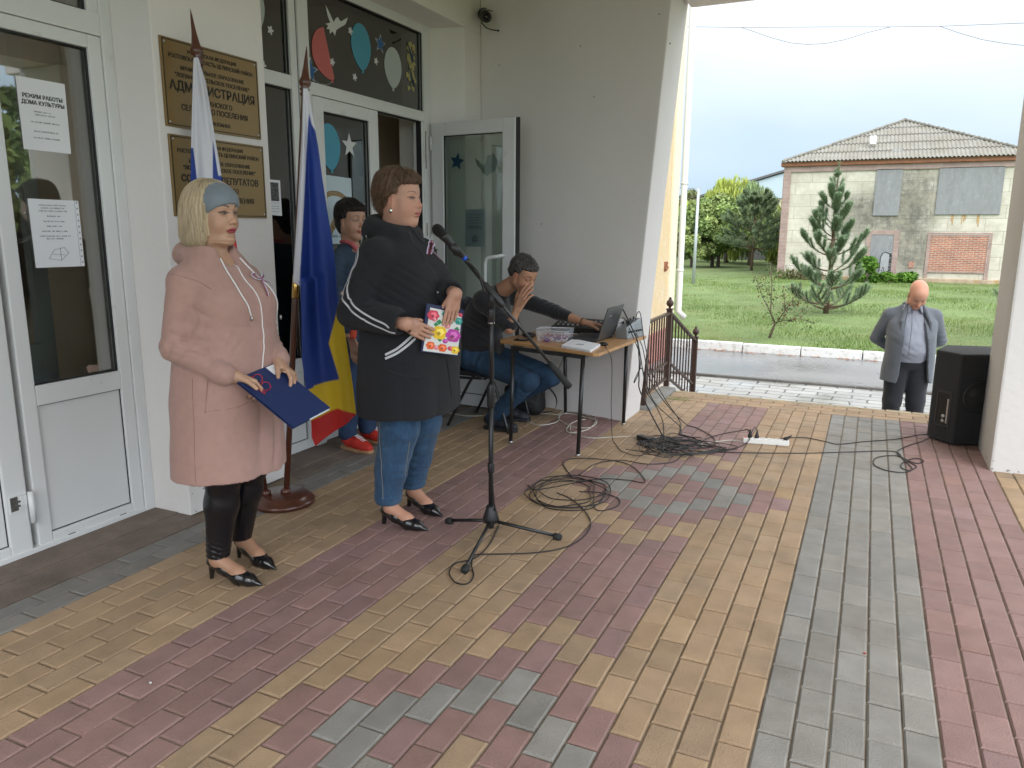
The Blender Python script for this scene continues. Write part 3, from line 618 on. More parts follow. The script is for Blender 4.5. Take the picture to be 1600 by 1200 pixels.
dove = [(4.455, 2.975), (4.50, 2.93), (4.535, 2.885), (4.56, 2.915), (4.585, 2.93), (4.60, 2.915), (4.62, 2.91), (4.70, 2.955), (4.665, 2.90), (4.60, 2.865), (4.56, 2.84), (4.545, 2.80), (4.52, 2.825), (4.49, 2.80), (4.49, 2.83), (4.455, 2.825), (4.475, 2.85), (4.445, 2.855), (4.50, 2.875), (4.475, 2.91)]
sticker('dove_sticker', dove, cS, 'white dove cutout with spread wings on the transom window', 'dove cutout')
for (y, z, l) in ((4.722, 2.871, 'tiny white flower cutout touching the turquoise transom balloon'), (5.024, 2.727, 'tiny white flower cutout left of the mint balloon'), (4.755, 2.569, 'tiny white flower cutout low in the transom middle'), (4.504, 2.625, 'tiny white flower cutout at the edge of the pink half balloon'), (3.909, 2.697, 'tiny white flower cutout right of the pale balloon in the narrow window'), (3.829, 2.48, 'tiny white flower cutout at the bottom of the narrow upper window')):
    P = []
    for i in range(30):
        a = 2*math.pi*i/30; r = .021*(1+.35*math.cos(5*a)); P.append((y+r*math.cos(a), z+r*math.sin(a)))
    sticker('flower_sticker', P, cS, l, 'flower cutout', 'tiny flower cutouts on the glass', t=.0022)
# butterfly / floral cutout
cG, cN = mat('paper_straw', (.36, .33, .14), .8), mat('paper_navy', (.02, .045, .09), .7)
t = None
m = MB(); r2 = random.Random(3)
for k in range(46):
    z = 2.60+.35*r2.random(); y = 5.50+r2.uniform(-.055, .065)*(1 if z > 2.65 else .8); s = r2.uniform(.010, .022)
    m.prism([Vector((SX+.0001*k*.2, y+s*math.cos(a)*(1+.3*math.cos(3*a)), z+s*math.sin(a))) for a in np.linspace(0, 2*math.pi, 12)[:-1]], (.0012, 0, 0))
t = tag(m.build('floral_sticker', cG), 'straw coloured leafy cutout with dark blue wings at the right edge of the transom', 'floral cutout')
m = MB()
for P in ([(5.455, 2.955), (5.50, 2.90), (5.54, 2.83), (5.52, 2.80), (5.485, 2.87)], [(5.475, 2.77), (5.515, 2.72), (5.54, 2.66), (5.52, 2.645), (5.49, 2.70)], [(5.50, 2.69), (5.55, 2.645), (5.54, 2.62), (5.51, 2.65)]):
    m.prism([Vector((SX+.0025, a, b)) for a, b in P], (.001, 0, 0))
m.build('dark_wing', cN, t)
m = MB(); m.tube([(SX+.001, 4.30, 2.478), (SX+.001, 4.36, 2.462), (SX+.001, 4.43, 2.466), (SX+.001, 4.47, 2.478), (SX+.001, 4.49, 2.50)], .0012, 5)
tag(m.build('balloon_string', cS), 'thin pale string trailing from the pink half balloon', 'string')
# ribbon poster on the closed leaf
t = sheet('ribbon_poster', [(4.353, 1.87), (4.669, 1.863), (4.672, 1.40), (4.372, 1.40)], 'pale blue poster with a looping striped ribbon on the closed door leaf', 'poster', [('~.24', .024, 0, -.425)], mt=mat('poster_blue', (.50, .60, .66), .7))
bz, br_ = mat('ribbon_tan', (.42, .30, .15), .6), mat('ribbon_brown', (.10, .065, .04), .6)
arc = [(4.356, 1.715), (4.42, 1.745), (4.52, 1.745), (4.60, 1.71), (4.63, 1.66), (4.58, 1.60), (4.50, 1.55), (4.43, 1.50), (4.40, 1.45)]
arc2 = [(4.63, 1.62), (4.57, 1.64), (4.50, 1.61), (4.44, 1.54), (4.40, 1.47)]
def band(pts, w, off, mt, name, x):
    V = []; F = []
    # smooth catmull
    P = [Vector((0, a, b)) for a, b in pts]; Q = []
    for i in range(len(P)-1):
        p0, p1, p2, p3 = P[max(i-1, 0)], P[i], P[i+1], P[min(i+2, len(P)-1)]
        for k in range(6):
            u = k/6; Q.append(.5*((2*p1)+(p2-p0)*u+(2*p0-5*p1+4*p2-p3)*u*u+(3*p1-p0-3*p2+p3)*u**3))
    Q.append(P[-1])
    for i, q_ in enumerate(Q):
        d = (Q[min(i+1, len(Q)-1)]-Q[max(i-1, 0)]).normalized(); n = Vector((0, -d.z, d.y))
        V += [q_+n*(off-w/2)+Vector((x, 0, 0)), q_+n*(off+w/2)+Vector((x, 0, 0))]
    for i in range(len(Q)-1): F.append((2*i, 2*i+2, 2*i+3, 2*i+1))
    return np_mesh(name, V, F, mt, t, smooth=False)
band(arc, .036, 0, bz, 'printed_ribbon', SX+.0015); band(arc2, .036, 0, bz, 'printed_ribbon', SX+.0019)
for o_ in (-.009, .003, .0145): band(arc, .0045, o_, br_, 'printed_stripe', SX+.0023); band(arc2, .0045, o_, br_, 'printed_stripe', SX+.0026)
# things on the open leaf (local coords of leaf -> world)
ODM = Matrix.Translation((-3.405, 5.735, 0)) @ Matrix.Rotation(R(-5.0), 4, 'Z')
def on_leaf(pts, y, t_, mt, name, label, cat, group=None):
    P = [ODM @ Vector((a, y, b)) for a, b in pts]; o = MB().prism(P, (ODM.to_3x3() @ Vector((0, t_, 0)))).build(name, mt); return tag(o, label, cat, group)
st = on_leaf([(.225+math.sin(.2+math.pi*i/5)*(.072 if i % 2 == 0 else .034), 2.055+math.cos(.2+math.pi*i/5)*(.072 if i % 2 == 0 else .034)) for i in range(10)], .006, .002, cY, 'star_sticker', 'dark blue star cutout on the open door glass', 'star cutout', 'star cutouts on the glass')
nt2 = on_leaf([(.30, 1.67), (.50, 1.67), (.50, 1.365), (.30, 1.365)], .006, .0015, mat('thin_paper', (.62, .64, .74), .8), 'notice_sheet', 'thin bluish sheet on the open door glass above the seated man', 'notice', 'sheets taped to the glass')
m = MB()
for k in range(6): m.box((.32, .0045, 1.62-k*.022), (.48-.02*(k % 3), .0055, 1.628-k*.022))
m.lathe((.40, .0050, 1.43), [(.03, -.0005), (.03, .0004)], 18, axis=(0, 1, 0)); m.box((.33, .0045, 1.51), (.47, .0055, 1.53))
o = m.build('writing', mat('faint_print', (.42, .43, .50), .8)); o.data.transform(ODM); o.parent = nt2
on_leaf([(.40, 2.08), (.44, 2.05), (.47, 2.02), (.50, 2.03), (.52, 2.09), (.58, 2.10), (.62, 2.05), (.60, 1.97), (.55, 1.95), (.51, 1.93), (.46, 1.98), (.42, 2.02)], .006, .002, mat('pale_dove', (.45, .47, .46), .8), 'dove_sticker', 'faint white dove cutout on the open door glass', 'dove cutout')
# ---- security camera
t = empty('security_camera', (-3.13, 5.98, 3.2), label='small dark bullet camera on a bracket high on the side wall', cat='security camera')
blk = mat('camera_black', (.03, .028, .026), .4)
m = MB(); m.lathe((-3.128, 6.105, 3.275), [(.045, 0), (.045, .012), (.03, .03)], 20, axis=(.25, -1, 0)); m.tube([(-3.12, 6.08, 3.275), (-3.10, 6.03, 3.26), (-3.06, 6.0, 3.225)], .016, 8); m.build('bracket', blk, t)
m = MB(); d = Vector((.62, -.72, -.33)).normalized(); c = Vector((-3.075, 6.01, 3.23)); m.lathe(c, [(.03, -.03), (.042, -.01), (.042, .10), (.036, .105), (.030, .085), (.012, .083)], 20, axis=d); m.build('housing', blk, t)
m = MB(); s_ = Vector((.7, .6, 0)).normalized(); u = s_.cross(d).normalized(); u = u if u.z > 0 else -u
a = c-d*.02+u*.045; b = c+d*.135+u*.047; m.prism([a-s_*.042, a+s_*.042, b+s_*.042, b-s_*.042], u*.005); m.build('sun_shield', blk, t)
m = MB(); m.lathe(c+d*.084, [(.02, 0), (.02, .004), (.006, .006)], 16, axis=d); m.build('lens', mat('lens', (.005, .005, .008), .08), t)
m = MB(); m.tube([(-3.12, 6.08, 3.25), (-3.115, 6.05, 3.19), (-3.07, 6.03, 3.145), (-3.02, 6.04, 3.125), (-2.965, 6.045, 3.115)], .005, 6); m.ball((-2.96, 6.045, 3.113), .009); m.build('cable', blk, t)
# ---- railing
t = empty('iron_railing', (-1.70, 7.18, 0), label='dark brown iron railing with ball finials at the corner of the porch steps', cat='railing')
brn = mat('brown_iron', (.060, .030, .022), .45, var=.15, vscale=30)
def post(x, y, z0, z1):
    m = MB(); m.box((x-.024, y-.024, z0), (x+.024, y+.024, z1)); m.box((x-.03, y-.03, z1), (x+.03, y+.03, z1+.012)); m.lathe((x, y, z1+.012), [(.012, 0), (.012, .015), (.03, .03), (.036, .05), (.028, .072), (.012, .085), (.016, .093), (.006, .108)], 16); m.build('post', brn, t, bevel=.003)
post(-1.70, 7.18, 0, .77); post(-1.62, 8.06, -.6, .40); post(-1.68, 6.27, 0, .77)
def panel(a, b, n):
    a = Vector(a); b = Vector(b)
    for dz in (.74, .27, .115): MB().bar(a+Vector((0, 0, dz)), b+Vector((0, 0, dz)), .035 if dz > .7 else .022, .02).build('rail', brn, t)
    for i in range(1, n):
        p = a.lerp(b, i/n); MB().bar(p+Vector((0, 0, .115)), p+Vector((0, 0, .735)), .012).build('baluster', brn, t)
panel((-1.68, 6.29, 0), (-1.70, 7.16, 0), 9); panel((-1.70, 7.2, 0), (-1.62, 8.04, -.37), 9)
# ================================================================ DERELICT BUILDING ACROSS THE LAWN
FB = empty('derelict_building', (.8, 37, GZ), label='two storey derelict building with stained cream wall, boarded openings and corrugated hip roof', cat='building')
mt, N, K, B = node_mat('stained_block_wall')
g = N.new('ShaderNodeNewGeometry'); sp = N.new('ShaderNodeSeparateXYZ'); cb = N.new('ShaderNodeCombineXYZ'); K(g.outputs['Position'], sp.inputs[0]); K(sp.outputs['X'], cb.inputs['X']); K(sp.outputs['Z'], cb.inputs['Y'])
def brick_node(bw, rh, ms, c1, c2, mo, off=.5):
    b = N.new('ShaderNodeTexBrick'); b.inputs['Scale'].default_value = 1; b.inputs['Brick Width'].default_value = bw; b.inputs['Row Height'].default_value = rh; b.inputs['Mortar Size'].default_value = ms
    b.inputs['Color1'].default_value = (*c1, 1); b.inputs['Color2'].default_value = (*c2, 1); b.inputs['Mortar'].default_value = (*mo, 1); b.offset = off; K(cb.outputs[0], b.inputs['Vector']); return b
b1 = brick_node(1.35, .52, .010, (.60, .57, .49), (.52, .49, .41), (.30, .28, .24)); b2 = brick_node(.29, .17, .012, (.7, .7, .7), (.3, .3, .3), (.12, .12, .1))
def noise(sc_, det=6, ro=.6, vec=None):
    n = N.new('ShaderNodeTexNoise'); n.inputs['Scale'].default_value = sc_; n.inputs['Detail'].default_value = det; n.inputs['Roughness'].default_value = ro; K(vec or cb.outputs[0], n.inputs['Vector']); return n.outputs['Fac']
def mth(op, a, b=None, c=None):
    m_ = N.new('ShaderNodeMath'); m_.operation = op
    for i, v in enumerate((a, b, c)):
        if v is None: continue
        if isinstance(v, (int, float)): m_.inputs[i].default_value = v
        else: K(v, m_.inputs[i])
    return m_.outputs[0]
def gauss(cx, cz, sx, sz):
    a = mth('POWER', mth('DIVIDE', mth('SUBTRACT', sp.outputs['X'], cx), sx), 2); b = mth('POWER', mth('DIVIDE', mth('SUBTRACT', sp.outputs['Z'], cz), sz), 2)
    return mth('EXPONENT', mth('MULTIPLY', mth('ADD', a, b), -1))
mask = mth('ADD', mth('ADD', gauss(1.35, 2.6, 1.1, 2.2), gauss(-.7, 2.2, 1.3, 1.1)), mth('MULTIPLY', gauss(1.6, .3, 1.3, .8), .6))
mps = N.new('ShaderNodeMapping'); mps.inputs['Scale'].default_value = (3.0, .55, 1); K(cb.outputs[0], mps.inputs['Vector'])
dn = mth('MULTIPLY', noise(2.6, 12, .82), mth('ADD', mth('MULTIPLY', noise(2.2, 9, .72, mps.outputs[0]), 1.35), .30))
mr = N.new('ShaderNodeMapRange'); mr.inputs[1].default_value = .36; mr.inputs[2].default_value = .66; K(mth('MULTIPLY', dn, mth('ADD', mth('MULTIPLY', mask, 1.1), .30)), mr.inputs[0])
mx1 = N.new('ShaderNodeMixRGB'); mx1.inputs[2].default_value = (.12, .115, .095, 1); K(mth('MULTIPLY', mr.outputs[0], .9), mx1.inputs[0])
mx2 = N.new('ShaderNodeMixRGB'); mx2.blend_type = 'MULTIPLY'; K(mth('MULTIPLY', mask, .8), mx2.inputs[0]); K(b1.outputs['Color'], mx2.inputs[1]); K(b2.outputs['Color'], mx2.inputs[2]); K(mx2.outputs[0], mx1.inputs[1])
mx3 = N.new('ShaderNodeMixRGB'); mx3.inputs[2].default_value = (.36, .33, .26, 1); mr3 = N.new('ShaderNodeMapRange'); mr3.inputs[1].default_value = .42; mr3.inputs[2].default_value = .68; K(noise(1.6, 10, .75), mr3.inputs[0]); K(mth('MULTIPLY', mr3.outputs[0], .8), mx3.inputs[0]); K(mx1.outputs[0], mx3.inputs[1])
K(mx3.outputs[0], B.inputs['Base Color']); B.inputs['Roughness'].default_value = .9
stain_wall = mt
FX0, FX1, FZ1 = -3.86, 5.5, 4.30
MB().box((FX0+.02, 37.0, GZ-.3), (FX1-.02, 58, FZ1)).build('block_wall', stain_wall, FB)
def brickmat(name, c1, c2, mo, bw=.25, rh=.075, axis='X', ms=.012):
    m_, N_, K_, B_ = node_mat(name); g = N_.new('ShaderNodeNewGeometry'); sp = N_.new('ShaderNodeSeparateXYZ'); cb = N_.new('ShaderNodeCombineXYZ'); K_(g.outputs['Position'], sp.inputs[0]); K_(sp.outputs[axis], cb.inputs['X']); K_(sp.outputs['Z'], cb.inputs['Y'])
    b = N_.new('ShaderNodeTexBrick'); b.inputs['Scale'].default_value = 1; b.inputs['Brick Width'].default_value = bw; b.inputs['Row Height'].default_value = rh; b.inputs['Mortar Size'].default_value = ms
    b.inputs['Color1'].default_value = (*c1, 1); b.inputs['Color2'].default_value = (*c2, 1); b.inputs['Mortar'].default_value = (*mo, 1); K_(cb.outputs[0], b.inputs['Vector'])
    n = N_.new('ShaderNodeTexNoise'); n.inputs['Scale'].default_value = 2.5; n.inputs['Detail'].default_value = 7; K_(cb.outputs[0], n.inputs['Vector'])
    x = N_.new('ShaderNodeMixRGB'); x.blend_type = 'MULTIPLY'; x.inputs[0].default_value = .5; K_(b.outputs['Color'], x.inputs[1]); K_(n.outputs['Fac'], x.inputs[2])
    h = N_.new('ShaderNodeHueSaturation'); h.inputs['Value'].default_value = 1.3; K_(x.outputs[0], h.inputs['Color']); K_(h.outputs[0], B_.inputs['Base Color']); B_.inputs['Roughness'].default_value = .9
    bp = N_.new('ShaderNodeBump'); bp.invert = True; bp.inputs['Strength'].default_value = .6; bp.inputs['Distance'].default_value = .01; K_(b.outputs['Fac'], bp.inputs['Height']); K_(bp.outputs[0], B_.inputs['Normal'])
    return m_
pinkb = brickmat('pink_brick', (.36, .255, .225), (.31, .215, .19), (.36, .31, .28), .5, .16)
redb = brickmat('red_brick', (.42, .15, .09), (.30, .12, .08), (.42, .36, .30))
orb = brickmat('orange_brick', (.38, .14, .07), (.30, .11, .06), (.3, .2, .15), .25, .09)
m = MB(); m.box((FX0-.05, 36.93, GZ-.3), (-3.60, 37.2, 4.1)); m.box((FX1-.25, 36.93, GZ-.3), (FX1+.03, 37.2, 4.1)); m.box((FX0-.05, 36.93, 4.1), (FX1+.03, 37.2, 4.33)); m.build('corner_brickwork', pinkb, FB, bevel=.01)
m = MB(); m.box((FX0-.18, 36.8, 4.335), (FX1+.16, 37.3, 4.52)); m.build('eaves_brickwork', orb, FB, bevel=.02)
plinthm = mat('old_plinth', (.40, .31, .22), .9, var=.3, vscale=4, dirt=(.42, .25, .07), dscale=2.2, dlo=.52, dhi=.7, bump=.5, bscale=20)
MB().box((FX0-.02, 36.88, GZ-.3), (FX1, 37.1, GZ+.25)).build('plinth', plinthm, FB, bevel=.03)
greyb = mat('grey_board', (.22, .225, .23), .75, var=.12, vscale=6, dirt=(.36, .37, .37), dscale=14, dlo=.56, dhi=.75, stretch=(1, 1, .35))
for (a, b, nm) in (((-.16, 2.20), (.83, 4.13), 'boarded_window'), ((2.19, 2.235), (4.50, 4.13), 'boarded_window')):
    MB().box((a[0], 36.93, a[1]), (b[0], 37.05, b[1])).build(nm, greyb, FB, bevel=.01)
rst = mat('rust_streak', (.42, .26, .12), .9, var=.5, vscale=8)
for (x, l) in ((2.82, .30), (2.87, .42), (3.20, .40), (3.27, .3), (3.32, .22), (3.75, .36), (3.80, .5)):
    MB().prism([Vector((x-.022, 36.996, 2.23)), Vector((x+.022, 36.996, 2.23)), Vector((x+.012, 36.996, 2.23-l)), Vector((x-.02, 36.996, 2.25-l))], (0, -.003, 0)).build('rust_streak', rst, FB)
m = MB(); m.box((-.33, 36.94, GZ+.2), (-.13, 37.1, 1.58)); m.box((.75, 36.94, GZ+.2), (.96, 37.1, 1.58)); m.box((-.129, 36.94, 1.40), (.749, 37.1, 1.58)); m.build('door_brickwork', pinkb, FB, bevel=.01)
MB().box((-.128, 36.96, GZ+.2), (.748, 37.05, 1.398)).build('boarded_door', greyb, FB)
arch = [(.30, GZ+.22), (.72, GZ+.22), (.72, .50), (.62, .60), (.48, .66), (.38, .60), (.31, .45)]
MB().prism([Vector((a, 36.958, b)) for a, b in arch], (0, .05, 0)).build('arched_patch', mat('patch_grey', (.33, .34, .35), .8, var=.1, vscale=8), FB)
m = MB(); m.tube([(.30, 36.955, GZ+.5), (.31, 36.955, .45), (.38, 36.955, .61), (.48, 36.955, .67), (.62, 36.955, .61), (.72, 36.955, .50)], .017, 5)
r2 = random.Random(9)
for k in range(16):
    z = GZ+.25+k*.065; m.box((.655-r2.random()*.02, 36.95, z), (.735, 36.957, z+.035+.02*r2.random()))
for k in range(6): x = .38+.22*r2.random(); z = -.25+.25*r2.random(); m.box((x, 36.95, z), (x+.03, 36.957, z+.05))
m.build('broken_edge', mat('crack_black', (.02, .018, .016), .9), FB)
m = MB(); m.box((2.02, 36.95, -.40), (2.155, 37.05, 1.50)); m.box((4.215, 36.95, -.40), (4.36, 37.05, 1.50)); m.box((2.156, 36.95, 1.37), (4.214, 37.05, 1.50)); m.box((2.156, 36.95, -.16), (4.214, 37.05, -.10)); m.build('window_brickwork', pinkb, FB, bevel=.01)
MB().box((2.157, 36.965, -.098), (4.213, 37.05, 1.368)).build('bricked_window', redb, FB)
MB().box((1.42, 36.98, .02), (1.62, 37.02, .28)).build('bricked_window', redb, FB)
# corrugated hip roof
asb = mat('asbestos_slate', (.25, .24, .21), .9, var=.16, vscale=2.2, dirt=(.20, .185, .14), dscale=1.6, dlo=.42, dhi=.75, bump=.3, bscale=20)
mossr = mat('roof_ridge', (.2, .19, .16), .9, var=.3, vscale=6)
def hip_front():
    cx = .82; half = 4.80; rise = 2.12; y0 = 36.62; y1 = 41.6; z0 = 4.50
    xs = np.linspace(cx-half, cx+half, 620); V = []; F = []
    courses = 5
    for c_ in range(courses):
        t0, t1 = c_/courses, min((c_+1)/courses+.006, 1.0)
        base = len(V)
        for x in xs:
            tm = 1-abs(x-cx)/half; w = .026*math.cos(2*math.pi*x/.155)
            for j in range(4):
                t = t0+(t1-t0)*j/3; t = min(t, max(tm, 0)+.0)
                V.append((x, y0+(y1-y0)*t, z0+rise*t+w+.032-.030*(min(max(t-t0, 0)/(t1-t0), 1))))
        n = len(xs)
        for i in range(n-1):
            if max(1-abs(xs[i]-cx)/half, 1-abs(xs[i+1]-cx)/half) <= t0: continue
            for j in range(3):
                a = base+i*4+j; F.append((a, a+4, a+5, a+1))
    return V, F
V, F = hip_front(); np_mesh('corrugated_roof', V, F, asb, FB, smooth=False)
m = MB(); cx = .82
for s_ in (-1, 1):
    m.add([(cx+s_*4.8, 36.6, 4.46), (cx, 41.6, 6.60), (cx, 54, 6.60), (cx+s_*4.8, 58, 4.46)], [(0, 1, 2, 3) if s_ < 0 else (3, 2, 1, 0)])
m.build('side_roof', asb, FB)
MB().box((FX0+.1, 37.12, 4.31), (FX1-.1, 57.5, 4.62)).build('attic_floor', mat('attic', (.2, .18, .15), .9), FB)
m = MB()
for s_ in (-1, 1):
    n = 26
    for i in range(n):
        a = Vector((cx+s_*4.8, 36.62, 4.54)).lerp(Vector((cx, 41.6, 6.66)), i/n); b = Vector((cx+s_*4.8, 36.62, 4.54)).lerp(Vector((cx, 41.6, 6.66)), (i+.93)/n)
        m.tube([a, b+Vector((0, 0, r2.uniform(0, .03)))], [.05, .075], 7)
m.build('hip_cap', mossr, FB)
MB().box((-.55, 38.0, 5.28), (-.30, 38.25, 5.62)).build('roof_patch', mat('tin_patch', (.75, .77, .78), .4, metal=.3), FB)
# ================================================================ SECOND BUILDING FAR LEFT OF IT
t = empty('long_building', (-2, 62, GZ), label='low cream building with a pale blue gable, far behind the pine trees', cat='building')
MB().box((-16, 60, GZ), (-1, 74, 3.9)).build('wall', mat('far_cream', (.55, .50, .38), .9, var=.06, vscale=.5), t)
MB().box((-16.02, 59.97, GZ), (-1, 60.02, GZ+1.0)).build('dark_base', mat('far_base', (.10, .10, .10), .9), t)
m = MB(); m.prism([Vector((-12.5, 59.9, 3.9)), Vector((-1, 59.9, 3.9)), Vector((-1, 59.9, 7.2))], (0, 14, 0)); m.build('gable', mat('gable_blue', (.45, .55, .60), .7), t)
m = MB(); m.prism([Vector((-13.2, 59.7, 3.75)), Vector((-1, 59.7, 7.28)), Vector((-1, 59.7, 7.42)), Vector((-13.2, 59.7, 3.92))], (0, 14.5, 0)); m.build('roof', mat('far_roof', (.12, .12, .12), .8), t)
m = MB()
for x in (-2.4, -4.2): m.box((x, 59.85, 4.3), (x+.7, 59.95, 5.5))
o = m.build('gable_window', mat('far_window', (.2, .25, .3), .4), t)
# ================================================================ TREES
bark = mat('bark', (.11, .085, .06), .95, var=.3, vscale=12, bump=.8, bscale=25, stretch=(1, 1, .3))
barkp = mat('pine_bark', (.13, .085, .055), .95, var=.3, vscale=14, bump=.8, bscale=30, stretch=(1, 1, .3))
def leaf_cloud(r, centers, radii, n_per, size, pal, squash=.8, droop=0.0):
    """leaf quads spread through many small clumps"""
    V = []; C = []
    for c, rad, n in zip(centers, radii, n_per):
        d = r.normal(0, 1, (n, 3)); d /= np.linalg.norm(d, axis=1)[:, None]; rr = r.uniform(.35, 1, (n, 1))**.55
        p = np.asarray(c)+d*rr*rad*np.array([1, 1, squash])
        if droop: p[:, 2] -= droop*r.uniform(0, 1, n)**2
        a = r.normal(0, 1, (n, 3)); a /= np.linalg.norm(a, axis=1)[:, None]; b = np.cross(a, r.normal(0, 1, (n, 3))); b /= np.linalg.norm(b, axis=1)[:, None]
        if droop: a = a*.25+np.array([0, 0, -1.0]); 
        s = size*r.uniform(.6, 1.4, (n, 1)); w = s*(.28 if droop else .6)
        V.append(np.stack([p-a*s, p+b*w, p+a*s, p-b*w], 1).reshape(-1, 3))
        k = r.uniform(0, 1, (n, 1)); base = np.array(pal[r.integers(0, len(pal))])*r.uniform(.8, 1.2)
        col = np.array(base)*(1+(k-.5)*.6); C.append(np.repeat(col, 4, 0))
    V = np.concatenate(V); C = np.concatenate(C); F = np.arange(len(V)).reshape(-1, 4); return V, F, np.clip(C, 0, 1)
def broadleaf(name, x, y, h, rx, trunk_h, pal, seed, label, cat='tree', group='trees beyond the lawn', clumps=60, leaves=260, size=.10, droop=0.0, zb=None, low=.15, lean=0, multi=1, rz=None):
    r = np.random.default_rng(seed); zb = GZ+.08 if zb is None else zb
    t = empty(name, (x, y, zb), label=label, cat=cat, group=group)
    m = MB(); cz = trunk_h+(h-trunk_h)*.5; ch = (h-trunk_h)*.5; cen = []; rad = []
    for s_ in range(multi):
        ox = (s_-(multi-1)/2)*.35
        m.tube([(x+ox, y, zb-.1), (x+ox+lean*.3, y, zb+trunk_h*.6), (x+ox*1.5+lean, y, zb+trunk_h*1.3), (x+lean*1.3, y, zb+h*.75)], [h*.032, h*.026, h*.018, h*.006], 8)
    for i in range(clumps):
        d = r.normal(0, 1, 3); d /= np.linalg.norm(d); q = r.uniform(.25, 1)**.5
        zz = d[2]*q; wfac = math.sqrt(max(.05, 1-(zz*.75)**2))*(1-.25*max(zz, 0))
        c = np.array([x+lean+d[0]*q*rx*wfac, y+d[1]*q*rx*.8*wfac, zb+cz+zz*ch*(1+low)]); cen.append(c); rad.append(rx*r.uniform(.14, .30))
        if i % 3 == 0: a = Vector((x+lean*.5, y, zb+trunk_h*r.uniform(.8, 1.6))); b = Vector(c); mid = a.lerp(b, .5)+Vector((0, 0, .1*h*r.uniform(-.3, .5))); m.tube([a, mid, b], [h*.012, h*.008, h*.002], 5)
    m.build('trunk', bark, t)
    V, F, C = leaf_cloud(r, cen, rad, [leaves]*clumps, size, pal, .75, droop)
    np_mesh('crown', V, F, leafm, t, smooth=False, colors=C); return t
G1 = [(.23, .31, .10), (.30, .37, .13), (.19, .26, .09)]
G2 = [(.36, .42, .09), (.42, .44, .10), (.29, .37, .09)]
G3 = [(.24, .31, .14), (.29, .35, .16), (.20, .28, .12)]
def wpos(px, py_depthy): return ony(px, 400, py_depthy)
# willow (yellow), walnut-like green trees, pale birch
p = ony(1135, 400, 53); broadleaf('willow_tree', p[0], 53, 5.0, 2.9, 1.0, G2, 11, 'tall yellow green willow rising behind the rounder green tree', leaves=330, clumps=80, size=.17, droop=.7)
p = ony(1170, 400, 50); broadleaf('birch_tree', p[0], 50.5, 4.9, 1.7, 1.0, G3, 12, 'grey green drooping tree between the yellow willow and the dark pine', leaves=260, clumps=60, size=.13, droop=.6)
p = ony(1118, 400, 46); broadleaf('broadleaf_tree', p[0], 46, 3.7, 2.6, .9, G1, 13, 'bushy bright green tree with a dark divided trunk left of the pine', leaves=330, clumps=75, size=.12, multi=2)
p = ony(1078, 400, 44); broadleaf('broadleaf_tree', p[0], 44.5, 3.0, 1.8, .7, G1, 14, 'green tree partly behind the metal pole and the yellow building corner', leaves=300, clumps=55, size=.11)
p = ony(1060, 400, 58); broadleaf('broadleaf_tree', p[0], 60, 4.6, 2.4, 1.0, [(.15, .17, .07), (.16, .15, .08)], 15, 'far brownish tree at the left edge of the tree row', leaves=220, clumps=50, size=.14)
p = ony(1208, 400, 48); broadleaf('willow_tree', p[0]-.1, 52, 3.7, 1.1, .5, G2, 16, 'narrow drooping green tree right beside the derelict building corner', leaves=220, clumps=36, size=.14, droop=.8)
p = ony(1085, 400, 80); 
for k, (px, h) in enumerate(((1078, 6.2), (1100, 5.4), (1064, 5.9))):
    p = ony(px, 400, 80); broadleaf('spruce_tree', p[0], 80, h, .9, 1, [(.06, .10, .06), (.07, .11, .07)], 20+k, ['slim dark far conifer top left of the willow', 'short dark far conifer directly left of the willow crown', 'far conifer top at the building corner'][k], leaves=140, clumps=26, size=.18)
def needles(r, P, D, n, L, w, pal):
    """needle triangles around points P with axis D"""
    idx = r.integers(0, len(P), n); p = P[idx]; d = D[idx]
    q = r.normal(0, 1, (n, 3)); q -= (q*d).sum(1)[:, None]*d; q /= np.linalg.norm(q, axis=1)[:, None]
    u = d*r.uniform(.5, 1.1, (n, 1))+q*r.uniform(.35, .9, (n, 1)); u /= np.linalg.norm(u, axis=1)[:, None]
    s = np.cross(u, q); s /= np.linalg.norm(s, axis=1)[:, None]+1e-9; l = L*r.uniform(.6, 1.2, (n, 1))
    V = np.stack([p-s*w, p+s*w, p+u*l], 1).reshape(-1, 3); t_ = r.uniform(0, 1, (n, 1)); pal = np.array(pal); c = pal[0]*(1-t_)+pal[1]*t_
    return V, np.arange(3*n).reshape(-1, 3), np.repeat(c, 3, 0)
